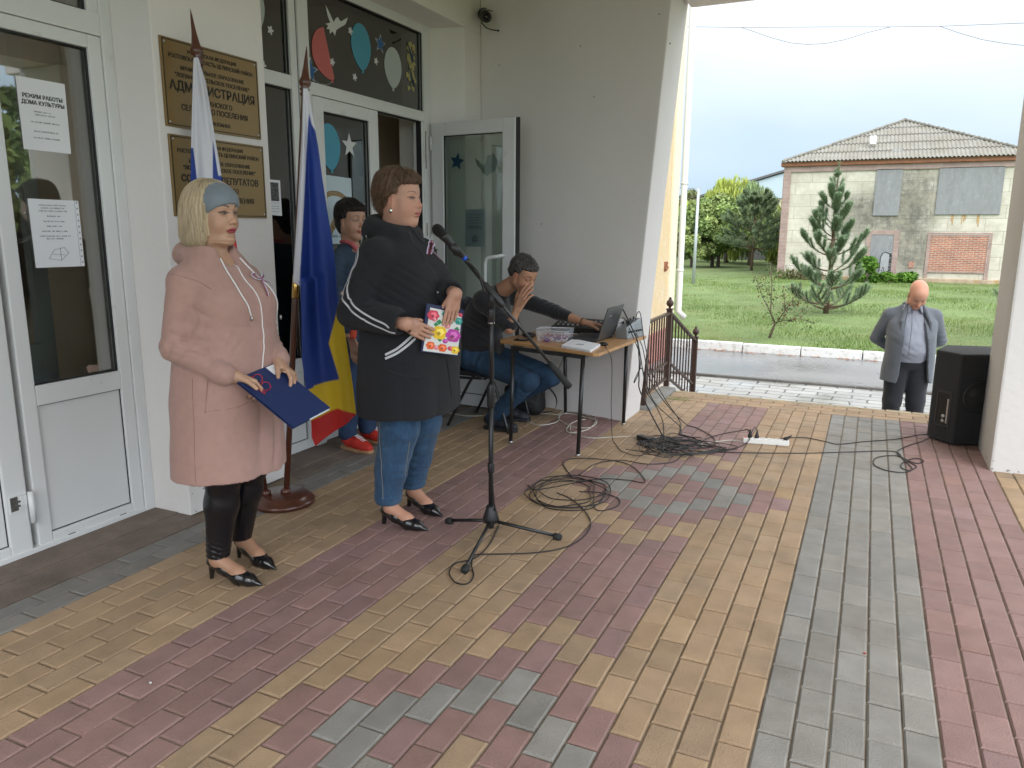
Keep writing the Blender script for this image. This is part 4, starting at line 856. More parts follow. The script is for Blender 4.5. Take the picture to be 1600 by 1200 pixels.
def pine(x, y, h, label, seed, whorls, nn, L, w, pal, clear=.05, spread=.42, zb=None, up=.5, nbr=6, group='pines on the lawn', shape=None):
    r = np.random.default_rng(seed); zb = GZ+.08 if zb is None else zb
    t = empty('pine_tree', (x, y, zb), label=label, cat='tree', group=group)
    m = MB(); m.tube([(x, y, zb-.1), (x+.01*h, y, zb+h*.4), (x, y, zb+h*.8), (x+.008*h, y, zb+h)], [h*.019, h*.014, h*.006, h*.003], 8)
    P = []; D = []
    def branch(a, d0, ln, curve, rad, sub=True):
        pts = []; p = np.array(a, float); d = np.array(d0, float); n = 9
        for i in range(n+1):
            pts.append(p.copy()); d2 = d+np.array([0, 0, curve])*i/n; d2 /= np.linalg.norm(d2); p = p+d2*ln/n
            if i > (1.5 if sub else 0): P.append(p.copy()-d2*ln/n*.5); D.append(d2); P.append(p.copy()); D.append(d2)
            if sub and i in (3, 5, 6, 7) and ln > .35:
                for s_ in (-1, 1):
                    if r.random() < .8:
                        sd = np.cross(d2, [0, 0, 1])*s_; branch(p, d2*.7+sd*.65+np.array([0, 0, .15]), ln*.38*(1.1-i/n*.6), curve*1.2, rad*.5, False)
        m.tube(pts, list(np.linspace(rad, rad*.25, len(pts))), 5)
    for k in range(whorls):
        f = k/(whorls-1); z = zb+h*(clear+(.93-clear)*f); ln = h*spread*((shape(f) if shape else (1-f)**.75)+.05)
        a0 = r.uniform(0, 6.28); nb = nbr if f < .8 else 4
        for j in range(nb):
            a = a0+2*math.pi*j/nb+r.normal(0, .2); el = -.05+f*.75+r.normal(0, .08)
            branch((x, y, z+r.normal(0, .02*h)), (math.cos(a)*math.cos(el), math.sin(a)*math.cos(el), math.sin(el)), ln*r.uniform(.75, 1.15), up*(1+.5*f), h*.006*(1.3-f))
    for q in range(12): P.append(np.array([x+.006*h, y, zb+h*(.86+.013*q)])); D.append(np.array([0, 0, 1.0]))
    P = np.array(P); D = np.array(D); D /= np.linalg.norm(D, axis=1)[:, None]
    m.build('trunk', barkp, t)
    V, F, C = needles(r, P, D, nn, L, w, pal); np_mesh('needle_crown', V, F, leafm, t, smooth=False, colors=C); return t
PG = [(.17, .25, .15), (.31, .40, .25)]
p = onz(1290, 492, GZ)
pine(p[0], 21.7, 3.75, 'young pine with upswept branches standing alone in the lawn before the derelict wall', 31, 9, 82000, .125, .0055, PG, clear=.06, spread=.31, nbr=6, up=1.0)
pine(ony(1175, 400, 42)[0], 42, 4.15, 'dark pine with a bare lower trunk at the left end of the derelict building', 32, 9, 30000, .22, .013, [(.12, .17, .09), (.22, .28, .15)], clear=.28, spread=.42, nbr=6, up=.35, shape=lambda f: (1-f)**.5)
pine(ony(1600, 340, 17)[0]+.85, 17.3, 3.6, 'pine mostly hidden behind the right pillar, branch tips sticking out', 33, 8, 26000, .13, .005, PG, clear=.15, spread=.30, nbr=6, up=.6)
# apple-like sapling leaning
p = onz(1201, 532, GZ); r = np.random.default_rng(41); bx, by, bz_ = p[0], p[1]-.3, GZ+.06
t = empty('sapling', (bx, by, bz_), label='thin leaning sapling with sparse dark leaves close to the white kerb', cat='sapling')
m = MB(); P = []
def at(px, py): return ony(px, py, by)
def S(pts, r0, r1): 
    Q = [at(*q) for q in pts]; m.tube(Q, list(np.linspace(r0, r1, len(Q))), 6)
    for i in range(len(Q)-1):
        for k in range(10): P.append(Q[i]+(Q[i+1]-Q[i])*k/10)
S([(1200, 535), (1207, 515), (1212, 505)], .03, .022); S([(1212, 506), (1204, 490), (1205, 470), (1206, 440), (1203, 410)], .018, .005)
S([(1212, 506), (1222, 492), (1232, 478), (1242, 462), (1247, 450)], .016, .004); S([(1214, 503), (1230, 500), (1250, 498), (1272, 506)], .012, .003); S([(1204, 488), (1192, 465), (1183, 440), (1180, 430)], .01, .003); S([(1206, 465), (1196, 445), (1188, 425)], .007, .002); S([(1226, 486), (1226, 465), (1224, 448)], .008, .002); S([(1240, 500), (1254, 485), (1262, 480)], .006, .002); S([(1232, 478), (1248, 472), (1258, 468)], .006, .002)
m.build('trunk', bark, t)
P = np.array(P); n = 620; idx = r.integers(12, len(P), n); V = []; C = []
for i in range(n):
    c = P[idx[i]]+r.normal(0, .055, 3)*np.array([1, 1.6, 1]); a = r.normal(0, 1, 3); a /= np.linalg.norm(a); b = np.cross(a, r.normal(0, 1, 3)); b /= np.linalg.norm(b); s = r.uniform(.018, .034)
    V += [c-a*s, c+b*s*.5, c+a*s, c-b*s*.5]; col = [(.05, .07, .03), (.09, .11, .04), (.12, .06, .04)][r.integers(0, 3)]; C += [col]*4
np_mesh('leaves', V, np.arange(4*n).reshape(-1, 4), leafm, t, smooth=False, colors=np.array(C))
# bushes at the foot of the building
def bush(x, y, w, h, label, seed, pal=[(.07, .16, .02), (.11, .22, .03)], n=2600, s=.07):
    r = np.random.default_rng(seed); t = empty('bush', (x, y, GZ+.05), label=label, cat='bush', group='bushes along the derelict wall')
    m = MB()
    for k in range(7): a = r.uniform(0, 6.28); m.tube([(x, y, GZ), (x+math.cos(a)*w*.3, y, GZ+h*.5), (x+math.cos(a)*w*.45, y, GZ+h*.8)], [.02, .012, .004], 5)
    m.build('stem', bark, t); cen = [(x+r.uniform(-w/2, w/2), y+r.uniform(-.3, .3), GZ+h*r.uniform(.15, .85)) for _ in range(14)]
    V, F, C = leaf_cloud(r, cen, [w*.22]*14, [n//14]*14, s, pal, .8); np_mesh('leaves', V, F, leafm, t, smooth=False, colors=C)
bush(ony(1350, 430, 36.4)[0], 36.4, .95, 1.15, 'leafy green bush left of the boarded door', 51)
bush(ony(1376, 440, 36.4)[0], 36.4, .5, .45, 'low weed clump at the foot of the boarded door', 52, n=900)
bush(ony(1405, 440, 36.4)[0], 36.4, 1.1, .42, 'wide low bush right of the boarded door', 53, n=1800)
bush(ony(1252, 440, 36.4)[0], 36.5, 2.0, .35, 'brownish scrub under the left wall corner behind the young pine', 54, pal=[(.14, .10, .05), (.10, .13, .04)], n=1500, s=.05)
# pole and wires
pp = onz(1083, 446, GZ); t = empty('metal_pole', (pp[0], pp[1], GZ), label='pale grey metal pole with a crossarm in the lawn at left', cat='pole')
m = MB(); zt = ony(1091, 295, pp[1])[2]; m.tube([(pp[0], pp[1], GZ-.1), (pp[0]+.02, pp[1], zt)], [.07, .05], 12); m.build('shaft', mat('galvanised', (.45, .48, .50), .5, metal=.3), t)
m = MB(); m.bar((pp[0]-.1, pp[1], zt), (pp[0]+.14, pp[1], zt+.01), .05); m.build('crossarm', mat('galvanised'), t)
wirem = mat('wire', (.10, .10, .11), .6)
def wire(pts, r_, label, y):
    Q = [Vector(ony(px, py, y)) for px, py in pts]; o = MB().tube(Q, r_, 5).build('overhead_wire', wirem); tag(o, label, 'wire', 'overhead wires')
wire([(900, 41), (1095, 42), (1160, 43), (1300, 42), (1390, 42), (1470, 41), (1600, 36), (1800, 30)], .008, 'straight overhead wire crossing the sky', 30)
c_ = [(1158, 43), (1180, 50), (1205, 59), (1235, 67), (1262, 69.5), (1290, 68), (1320, 62), (1355, 51), (1392, 42)]
wire(c_, .008, 'sagging wire hanging in a loop below the straight wire', 30.05)
wire([(1468, 41), (1500, 52), (1535, 62), (1570, 68), (1600, 71), (1680, 72)], .008, 'second sagging wire descending at the right of the sky', 30.05)
wire([(1040, 288), (1066, 293.5), (1091, 295)], .010, 'short wire from the metal pole to the building corner', 31.5)
# low fence beneath the trees
t = empty('garden_fence', (-9, 55, GZ), label='thin metal fence under the far trees', cat='fence'); m = MB(); fm = mat('fence_grey', (.22, .24, .24), .6)
for x in np.arange(-16, -3.6, 1.2): m.box((x-.03, 55, GZ), (x+.03, 55.06, GZ+1.15))
m.build('post', fm, t); m = MB()
for z in (.25, .65, 1.1): m.box((-16, 55.06, GZ+z), (-3.6, 55.09, GZ+z+.03))
m.build('rail', fm, t)
# soil patches and leaves at the kerb
m = MB(); r2 = random.Random(4); fl = MB()
lm = mat('dry_leaf', (.36, .14, .05), .8, var=.4, vscale=20)
for k in range(150):
    x = r2.uniform(-3, 2.6); y = 14.19-abs(r2.gauss(0, .07)); a = r2.uniform(0, 6.28); s = r2.uniform(.02, .05)
    fl.add([(x+s*math.cos(a), y+s*math.sin(a), GZ+.012), (x-s*.5*math.sin(a), y+s*.5*math.cos(a), GZ+.02), (x-s*math.cos(a), y-s*math.sin(a), GZ+.012), (x+s*.5*math.sin(a), y-s*.5*math.cos(a), GZ+.016)], [(0, 1, 2, 3)])
tag(fl.build('fallen_leaves', lm), 'brown fallen leaves lying in the gutter along the white kerb', 'leaves', kind='stuff')
# conifer and trees on the street side (mirrored in the door glass)
pine(12.0, 9.2, 6.0, 'large dark spruce on the street side mirrored in the door glass', 61, 12, 22000, .3, .03, [(.03, .06, .03), (.06, .10, .04)], clear=.05, spread=.24, up=.1, group='trees on the street side')
broadleaf('broadleaf_tree', 15, 14.5, 5.5, 2.6, 1.2, G1, 62, 'leafy tree on the street side mirrored in the door glass', group='trees on the street side', leaves=160, clumps=50, size=.16)
# small tuft of grass in the paving corner
V, F, C = blades(420, (-1.62, -1.38), (6.74, 6.92), .05, .004, [(.16, .26, .05), (.28, .38, .08)], 8, lambda x, y: 0*x-.005)
tag(np_mesh('grass_tuft', V, F, leafm, smooth=False, colors=C), 'small green tuft growing between yellow pavers near the railing', 'grass', kind='stuff')
# ================================================================ SMOOTH SOLID MODELLER (distance fields -> surface nets)
f32 = np.float32
def _v(a): return np.asarray(a, dtype=f32)
class Prim:
    def __init__(s, fn, c, r, k=None, op='u'): s.fn = fn; s.c = _v(c); s.r = r; s.k = k; s.op = op
def cap(a, b, ra, rb=None, k=None, op='u'):
    a = _v(a); b = _v(b); rb = ra if rb is None else rb; ab = b-a; L2 = float(ab@ab)+1e-12
    def fn(p):
        t = np.clip(((p-a)@ab)/L2, 0, 1); q = p-a-t[:, None]*ab
        return np.sqrt((q*q).sum(1))-(ra+(rb-ra)*t)
    return Prim(fn, (a+b)/2, math.sqrt(L2)/2+max(ra, rb), k, op)
def chain(pts, rs, k=None, op='u'):
    return [cap(pts[i], pts[i+1], rs[i], rs[i+1], k, op) for i in range(len(pts)-1)]
def rotm(rx=0, ry=0, rz=0):
    return np.array((Matrix.Rotation(rz, 3, 'Z') @ Matrix.Rotation(ry, 3, 'Y') @ Matrix.Rotation(rx, 3, 'X')), dtype=f32)
def ell(c, r, rot=None, k=None, op='u'):
    c = _v(c); r = _v(r); Rm = None if rot is None else rotm(*rot)
    def fn(p):
        q = p-c
        if Rm is not None: q = q@Rm
        k0 = np.sqrt(((q/r)**2).sum(1)); k1 = np.sqrt(((q/(r*r))**2).sum(1))+1e-9
        return k0*(k0-1)/k1
    return Prim(fn, c, float(max(r)), k, op)
def rbox(c, h, rr, rot=None, k=None, op='u'):
    c = _v(c); h = _v(h)-rr; Rm = None if rot is None else rotm(*rot)
    def fn(p):
        q = p-c
        if Rm is not None: q = q@Rm
        q = np.abs(q)-h; return np.sqrt((np.maximum(q, 0)**2).sum(1))+np.minimum(q.max(1), 0)-rr
    return Prim(fn, c, float(np.linalg.norm(h))+rr, k, op)
def loft(secs, k=None, op='u', n=2.3, flat=True, ztop=None):
    """secs: rows (z, cx, cy, rx, ry) -- stacked oval sections"""
    S = np.array(sorted(secs), dtype=f32); z = S[:, 0]; z0, z1 = z[0], z[-1]
    zz = np.linspace(z0, z1, 160); dense = []
    for j in range(1, 5):
        v = np.interp(zz, z, S[:, j]); kk = np.ones(9)/9; vp = np.pad(v, 4, mode='edge'); dense.append(np.convolve(vp, kk, 'valid'))
    def fn(p):
        q = p[:, 2]; cx, cy, rx, ry = [np.interp(q, zz, d).astype(f32) for d in dense]
        dx = (p[:, 0]-cx); dy = (p[:, 1]-cy); e = (np.abs(dx/rx)**n+np.abs(dy/ry)**n)**(1/n); rr = np.sqrt(dx*dx+dy*dy)
        d = np.where(e > 1e-4, rr*(1-1/np.maximum(e, 1e-4)), -np.minimum(rx, ry)); d = np.maximum(d, -np.minimum(rx, ry))
        return np.maximum(d*.92, np.maximum(z0-q, q-z1))
    return Prim(fn, ((0 if 1 else 0)+S[:, 1].mean(), S[:, 2].mean(), (z0+z1)/2), float((z1-z0)/2+max(S[:, 3].max(), S[:, 4].max())+.1), k, op)
class Sdf:
    def __init__(s, k=.02): s.k = k; s.pr = []; s.disp = None; s.post = None
    def add(s, *ps):
        for p in ps:
            if isinstance(p, (list, tuple)): s.add(*p)
            else: s.pr.append(p)
        return s
    def __call__(s, p, margin=.08):
        p = p.astype(f32, copy=False); lo = p.min(0); hi = p.max(0)
        d = np.full(len(p), .5, f32)
        for q in s.pr:
            k = s.k if q.k is None else q.k
            dd = np.maximum(np.maximum(lo-q.c, q.c-hi), 0)
            if float(dd@dd)**.5 > q.r+margin+k*2: continue
            e = q.fn(p)
            if q.op == 'u':
                h = np.maximum(k-np.abs(d-e), 0)/k if k > 0 else 0; d = np.minimum(d, e)-h*h*k*.25
            elif q.op == 's':
                e = -e; h = np.maximum(k-np.abs(d-e), 0)/k if k > 0 else 0; d = np.maximum(d, e)+h*h*k*.25
            elif q.op == 'i':
                d = np.maximum(d, e)
        if s.disp is not None: d = d-s.disp(p)
        if s.post is not None: d = s.post(p, d)
        return d
def grid_eval(f, lo, hi, h, B=8):
    lo = _v(lo); n = (np.ceil((_v(hi)-lo)/h/B).astype(int)+0)*B+1; nb = (n-1)//B
    bi = np.stack(np.meshgrid(*[np.arange(k) for k in nb], indexing='ij'), -1).reshape(-1, 3)
    cen = lo+(bi+.5)*B*h; dc = np.concatenate([f(c) for c in np.array_split(cen.astype(f32), max(1, len(cen)//256))])
    A = np.empty(n, f32); A[:] = 1
    for b in bi[dc < 0]: A[b[0]*B:b[0]*B+B+1, b[1]*B:b[1]*B+B+1, b[2]*B:b[2]*B+B+1] = -1
    act = bi[np.abs(dc) < B*h*.87*1.35+h*2]
    loc = np.stack(np.meshgrid(*[np.arange(B+1)]*3, indexing='ij'), -1).reshape(-1, 3)
    order = np.lexsort((act[:, 2]//3, act[:, 1]//3, act[:, 0]//3)); act = act[order]
    for i in range(0, len(act), 24):
        bb = act[i:i+24]; P = (bb[:, None, :]*B+loc[None]).reshape(-1, 3); v = f((lo+P*h).astype(f32)); A[P[:, 0], P[:, 1], P[:, 2]] = v
    return A, lo
def surface_nets(A, lo, h):
    S = A < 0; nx, ny, nz_ = A.shape
    c = np.zeros((nx-1, ny-1, nz_-1), np.uint8)
    for dx in (0, 1):
        for dy in (0, 1):
            for dz in (0, 1): c += S[dx:nx-1+dx, dy:ny-1+dy, dz:nz_-1+dz]
    I = np.argwhere((c > 0) & (c < 8)); 
    if len(I) == 0: return np.zeros((0, 3)), np.zeros((0, 4), int)
    vid = np.full(c.shape, -1, np.int32); vid[I[:, 0], I[:, 1], I[:, 2]] = np.arange(len(I))
    corners = [(a, b, d) for a in (0, 1) for b in (0, 1) for d in (0, 1)]
    val = {q: A[I[:, 0]+q[0], I[:, 1]+q[1], I[:, 2]+q[2]] for q in corners}
    acc = np.zeros((len(I), 3)); cnt = np.zeros(len(I))
    for q in corners:
        for ax in range(3):
            if q[ax] == 0:
                q2 = list(q); q2[ax] = 1; q2 = tuple(q2); a = val[q]; b = val[q2]; m_ = (a < 0) != (b < 0)
                t = np.where(m_, a/(a-b+1e-12), 0); pos = np.tile(np.array(q, float), (len(I), 1)); pos[:, ax] += t
                acc[m_] += pos[m_]; cnt[m_] += 1
    V = lo+(I+acc/cnt[:, None])*h; F = []
    for ax in range(3):
        o1, o2 = [(1, 2), (2, 0), (0, 1)][ax]
        sl0 = [slice(None)]*3; sl1 = [slice(None)]*3; sl0[ax] = slice(0, -1); sl1[ax] = slice(1, None)
        a = S[tuple(sl0)]; b = S[tuple(sl1)]; E = np.argwhere(a != b)
        ok = (E[:, o1] > 0) & (E[:, o2] > 0) & (E[:, o1] < A.shape[o1]-1) & (E[:, o2] < A.shape[o2]-1); E = E[ok]
        fl = a[E[:, 0], E[:, 1], E[:, 2]]; qs = []
        for (d1, d2) in ((1, 1), (0, 1), (0, 0), (1, 0)):
            G = E.copy(); G[:, o1] -= d1; G[:, o2] -= d2; qs.append(vid[G[:, 0], G[:, 1], G[:, 2]])
        Q = np.stack(qs, 1); Q[~fl] = Q[~fl][:, ::-1]; F.append(Q[(Q >= 0).all(1)])
    return V, np.concatenate(F)
def project(f, V, it=2, e=.001):
    V = V.astype(f32)
    for _ in range(it):
        out = []
        for P in np.array_split(V, max(1, len(V)//6000)):
            d = f(P); g = np.stack([f(P+_v(o))-f(P-_v(o)) for o in ((e, 0, 0), (0, e, 0), (0, 0, e))], 1)/(2*e)
            n2 = (g*g).sum(1)+1e-6; st = np.clip(d/n2, -.004, .004); out.append(P-g*st[:, None])
        V = np.concatenate(out)
    return V
def mesh_sdf(f, boxes, refine=1):
    """boxes: list of (lo, hi, h); joined in one vertex/face list"""
    VV = []; FF = []; n = 0
    for lo, hi, h in boxes:
        A, l0 = grid_eval(f, lo, hi, h); V, F = surface_nets(A, l0, h)
        if len(V) == 0: continue
        if refine: V = project(f, V, refine)
        VV.append(V); FF.append(F+n); n += len(V)
    return np.concatenate(VV), np.concatenate(FF)
def solid(name, f, boxes, mats, parent, colfn=None, refine=1):
    V, F = mesh_sdf(f, boxes, refine); c = None if colfn is None else colfn(V)
    o = np_mesh(name, V, F, mats, None, True, c); o.parent = parent; return o
def normal_at(f, P, e=.002):
    P = np.asarray(P, f32); g = np.stack([f(P+_v(o))-f(P-_v(o)) for o in ((e, 0, 0), (0, e, 0), (0, 0, e))], 1); return g/(np.linalg.norm(g, axis=1)[:, None]+1e-9)
def snap(f, P, off=0.0):
    P = project(f, np.asarray(P, f32), 6, .002); return P+normal_at(f, P)*off
def spline(pts, n=8):
    P = [np.asarray(p, float) for p in pts]; Q = []
    for i in range(len(P)-1):
        p0, p1, p2, p3 = P[max(i-1, 0)], P[i], P[i+1], P[min(i+2, len(P)-1)]
        for k in range(n):
            u = k/n; Q.append(.5*((2*p1)+(p2-p0)*u+(2*p0-5*p1+4*p2-p3)*u*u+(3*p1-p0-3*p2+p3)*u**3))
    Q.append(P[-1]); return np.array(Q)
def strip_on(name, f, pts, w, off, mt, parent, th=.0012, seg=8):
    """flat ribbon lying on the surface of f along pts"""
    Q = snap(f, spline(pts, seg), off); N = normal_at(f, Q); T = np.gradient(Q, axis=0); T /= np.linalg.norm(T, axis=1)[:, None]+1e-9
    S = np.cross(T, N); S /= np.linalg.norm(S, axis=1)[:, None]+1e-9; V = []; F = []
    for q, s_, n in zip(Q, S, N): V += [q-s_*w/2, q+s_*w/2, q+s_*w/2+n*th, q-s_*w/2+n*th]
    for i in range(len(Q)-1):
        for a, b in ((0, 1), (1, 2), (2, 3), (3, 0)): F.append((4*i+a, 4*i+b, 4*i+4+b, 4*i+4+a))
    F += [(3, 2, 1, 0), tuple(4*(len(Q)-1)+j for j in range(4))]
    o = np_mesh(name, V, F, mt, None, False); o.parent = parent; return o
def cord_on(name, f, pts, r, off, mt, parent, seg=8):
    Q = snap(f, spline(pts, seg), off); m = MB(); m.tube(list(Q), r, 8); o = m.build(name, mt); o.parent = parent; return o
def trace(f, px, py, par, tmin=.5, tmax=12):
    """first hit of the sight line through a pixel with solid f given in the parent's frame (a point on its surface)"""
    Mi = (Matrix.Translation(par.location) @ Matrix.Rotation(par.rotation_euler[2], 4, 'Z')).inverted()
    o = Mi @ Vector(CC); d = (Mi.to_3x3() @ Vector(ray(px, py))).normalized(); t = tmin
    best = (9, None)
    for _ in range(300):
        p = o+d*t; v = float(f(np.array([p], f32), margin=3)[0])
        if v < best[0]: best = (v, np.array(p))
        if v < .0012: return np.array(p)
        t += max(v*.8, .001)
        if t > tmax: break
    return best[1]
# cheap smooth noise for folds
def wav(p, s, ph=0.0):
    x, y, z = p[:, 0]*s+ph, p[:, 1]*s+ph*1.7, p[:, 2]*s-ph
    return (np.sin(x+1.3*np.sin(y*.7+z*.5))*np.sin(y*1.1+1.1*np.sin(z*.8+x*.3))+np.sin(z*1.2+1.2*np.sin(x*.6-y*.9)))*.5
def wrap_disp(fn):  return fn
def sleeve_folds(a, b, t0, w, lam, amp, ph=0.0, side=None):
    """sharp folds running round a sleeve or leg between a and b, strongest at t0"""
    a = _v(a); b = _v(b); ab = b-a; L_ = float(np.linalg.norm(ab)); u = ab/L_; e1 = np.cross(u, _v((0, .3, 1))); e1 /= np.linalg.norm(e1); e2 = np.cross(u, e1)
    def d(p):
        q = p-a; t = q@u; an = np.arctan2(q@e2, q@e1); r = np.sqrt(((q-t[:, None]*u)**2).sum(1)); s_ = t/lam*math.pi+ph+1.3*np.sin(an+ph)+.9*np.sin(2*an+ph*2.3+t*12)+1.8*wav(p, 13, ph)
        v = np.abs(np.sin(s_))**.55-.62; m_ = np.exp(-((t-t0*L_)/w)**2)*(r < .16)*(.55+.45*np.sin(an*1.0+ph*1.7)); return amp*v*m_
    return d
def drape(amp, n, z0, z1, ph=0.0, tw=2.0, zt=None):
    """deep soft vertical folds opening downwards from z1 to z0"""
    def d(p):
        a = np.arctan2(p[:, 1], p[:, 0]); t = np.clip((z1-p[:, 2])/(z1-z0), 0, 1); s_ = a*n/2+ph+tw*.4*np.sin(a*2+ph)+.3*np.sin(p[:, 2]*6); v = np.abs(np.sin(s_))**.7-.6; return amp*v*t**.8
    return d
def pulls(c, dirn, r, lam, amp, ph=0.0):
    """tension creases radiating across a spot"""
    c = _v(c); n = _v(dirn)/np.linalg.norm(dirn)
    def d(p):
        q = p-c; s_ = (q@n)/lam*math.pi+ph+.8*np.sin(q[:, 2]*9+q[:, 1]*7+ph); return amp*(np.abs(np.sin(s_))**.6-.6)*np.exp(-(q*q).sum(1)/(r*r))
    return d
# ---------------------------------------------------------------- hands
def hand_prims(wrist, fdir, ndir, thumb, curl=(.3, .35, .4, .45), spread=.05, sc_=1.0, thumb_curl=.3, thumb_out=.75, rad=1.0):
    """fdir: wrist->knuckles, ndir: out of the palm, thumb: unit side direction towards the thumb"""
    w = Vector(wrist); f = Vector(fdir).normalized(); n = Vector(ndir); n = (n-f*n.dot(f)).normalized(); s = f.cross(n).normalized()
    if s.dot(Vector(thumb)) < 0: s = -s
    P = []; s_ = sc_; tips = []
    lens = ((.040, .024, .019), (.044, .027, .020), (.041, .025, .019), (.032, .019, .017)); kn = (.086, .089, .084, .076)
    for i in range(4):
        off = s*((1.5-i)*.0205*s_); base = w+s*((1.5-i)*.013*s_); k = w+f*(kn[i]*s_)+off
        P.append(cap(base, k, .0135*s_, .0105*s_, k=.012))
        ang = 0; d = f+s*((1.5-i)*spread); d.normalize(); p = k; r0 = .0088*s_*rad*(.92 if i == 3 else 1)
        for j in range(3):
            ang += curl[i]*(1.0, 1.15, .8)[j]; dd = (d*math.cos(ang)+n*math.sin(ang)).normalized(); q = p+dd*(lens[i][j]*s_)
            P.append(cap(p, q, r0*(1, .93, .86)[j], r0*(.93, .86, .74)[j], k=.003)); p = q
        tips.append((p, dd))
    P.append(ell(w+f*.045*s_+n*.004*s_, (.030*s_, .030*s_, .030*s_), k=.02) if False else cap(w+f*.02*s_+s*.012*s_, w+f*.055*s_+s*.016*s_, .016*s_, .013*s_, k=.015))
    tb = w+f*.018*s_+s*.020*s_+n*.004*s_; td = (f*(1-thumb_out*.5)+s*thumb_out+n*.25).normalized()
    t1 = tb+td*.040*s_; td2 = (td*.8+f*.5+n*thumb_curl).normalized(); t2 = t1+td2*.032*s_; td3 = (td2*.8+f*.3+n*thumb_curl).normalized(); t3 = t2+td3*.024*s_
    P += [cap(tb, t1, .0155*s_, .0118*s_, k=.012), cap(t1, t2, .0112*s_, .0098*s_, k=.003), cap(t2, t3, .0098*s_, .0080*s_, k=.003)]
    return P, tips, (t3, td3)
# ---------------------------------------------------------------- heads (head frame: +x face, +y left, +z up; origin mid skull)
def head_prims(T, s=1.0, jaw=1.0, cheek=1.0, nose=1.0, lids=.0046, mouth=1.0, double=0.0, open_m=0.0, neck=None, neck_r=.055):
    """T: 4x4 Matrix head->person frame"""
    Rm = np.array(T.to_3x3(), dtype=f32); t = np.array(T.translation, dtype=f32)
    ps = []
    def L(pr): # wrap a head-frame primitive
        fn0 = pr.fn; c = Rm@(pr.c*s)+t
        ps.append(Prim(lambda p, fn0=fn0: fn0(((p-t)@Rm)/s)*s, c, pr.r*s, None if pr.k is None else pr.k*s, pr.op))
    L(ell((-.018, 0, .045), (.098, .077, .088), k=.02)); L(ell((.022, 0, -.012), (.074, .064, .098), k=.03))
    L(ell((.045, 0, .055), (.045, .058, .05), k=.03))
    L(cap((-.005, .052, -.045), (.058, .014, -.093*jaw), .020, .017, k=.03)); L(cap((-.005, -.052, -.045), (.058, -.014, -.093*jaw), .020, .017, k=.03))
    L(ell((.070, 0, -.094*jaw), (.021, .022, .017), k=.022))
    for y in (1, -1):
        L(ell((.054, .038*y, -.030), (.030*cheek, .026*cheek, .030*cheek), k=.025))
        L(cap((.083, .013*y, .036), (.064, .048*y, .034), .009, .008, k=.014))
        L(ell((.104, .033*y, .014), (.019, .020, .014), k=.016, op='s'))
    L(cap((.084, 0, .024), (.106*1.0, 0, -.016), .0072*nose, .0095*nose, k=.010)); L(ell((.1085, 0, -.021), (.0115*nose, .0115*nose, .0095*nose), k=.008))
    for y in (1, -1):
        L(ell((.0985, .0115*y*nose, -.0255), (.0095, .0072, .0075), k=.005)); L(ell((.1045, .0068*y*nose, -.0325), (.005, .0035, .003), k=.002, op='s'))
    L(ell((.090, 0, -.050), (.0135, .022, .014), k=.014)); 
    L(ell((.0945, 0, -.0525), (.0105, .0215*mouth, .0058), k=.0035)); L(ell((.0925, 0, -.0635-open_m*.5), (.0105, .0185*mouth, .0066), k=.0035))
    L(ell((.1065, 0, -.0578-open_m*.2), (.012, .024*mouth, .0012+open_m*.35), k=.0022, op='s'))
    L(ell((.093, 0, -.078), (.006, .02, .006), k=.012, op='s'))
    for y in (1, -1):
        L(ell((.0745, .0315*y, .0125), (.0158, .0172, .0150), k=.004))
        L(ell((.0925, .0318*y, .0125), (.0075, .0138, lids), k=.0018, op='s'))
        # ear
        L(ell((-.006, .0735*y, -.002), (.017, .0075, .030), (0, -.2, .25*y), k=.006)); L(ell((-.002, .0815*y, .004), (.0095, .005, .017), (0, -.2, .25*y), k=.004, op='s')); L(ell((-.002, .071*y, -.026), (.008, .006, .009), k=.006))
    if double: L(ell((.022, 0, -.105), (.052, .048, .030*double), k=.03))
    if neck is not None:
        a = t+Rm@_v((-.028*s, 0, -.05*s)); ps.append(cap(a, neck, neck_r, neck_r*1.12, k=.035))
    return ps
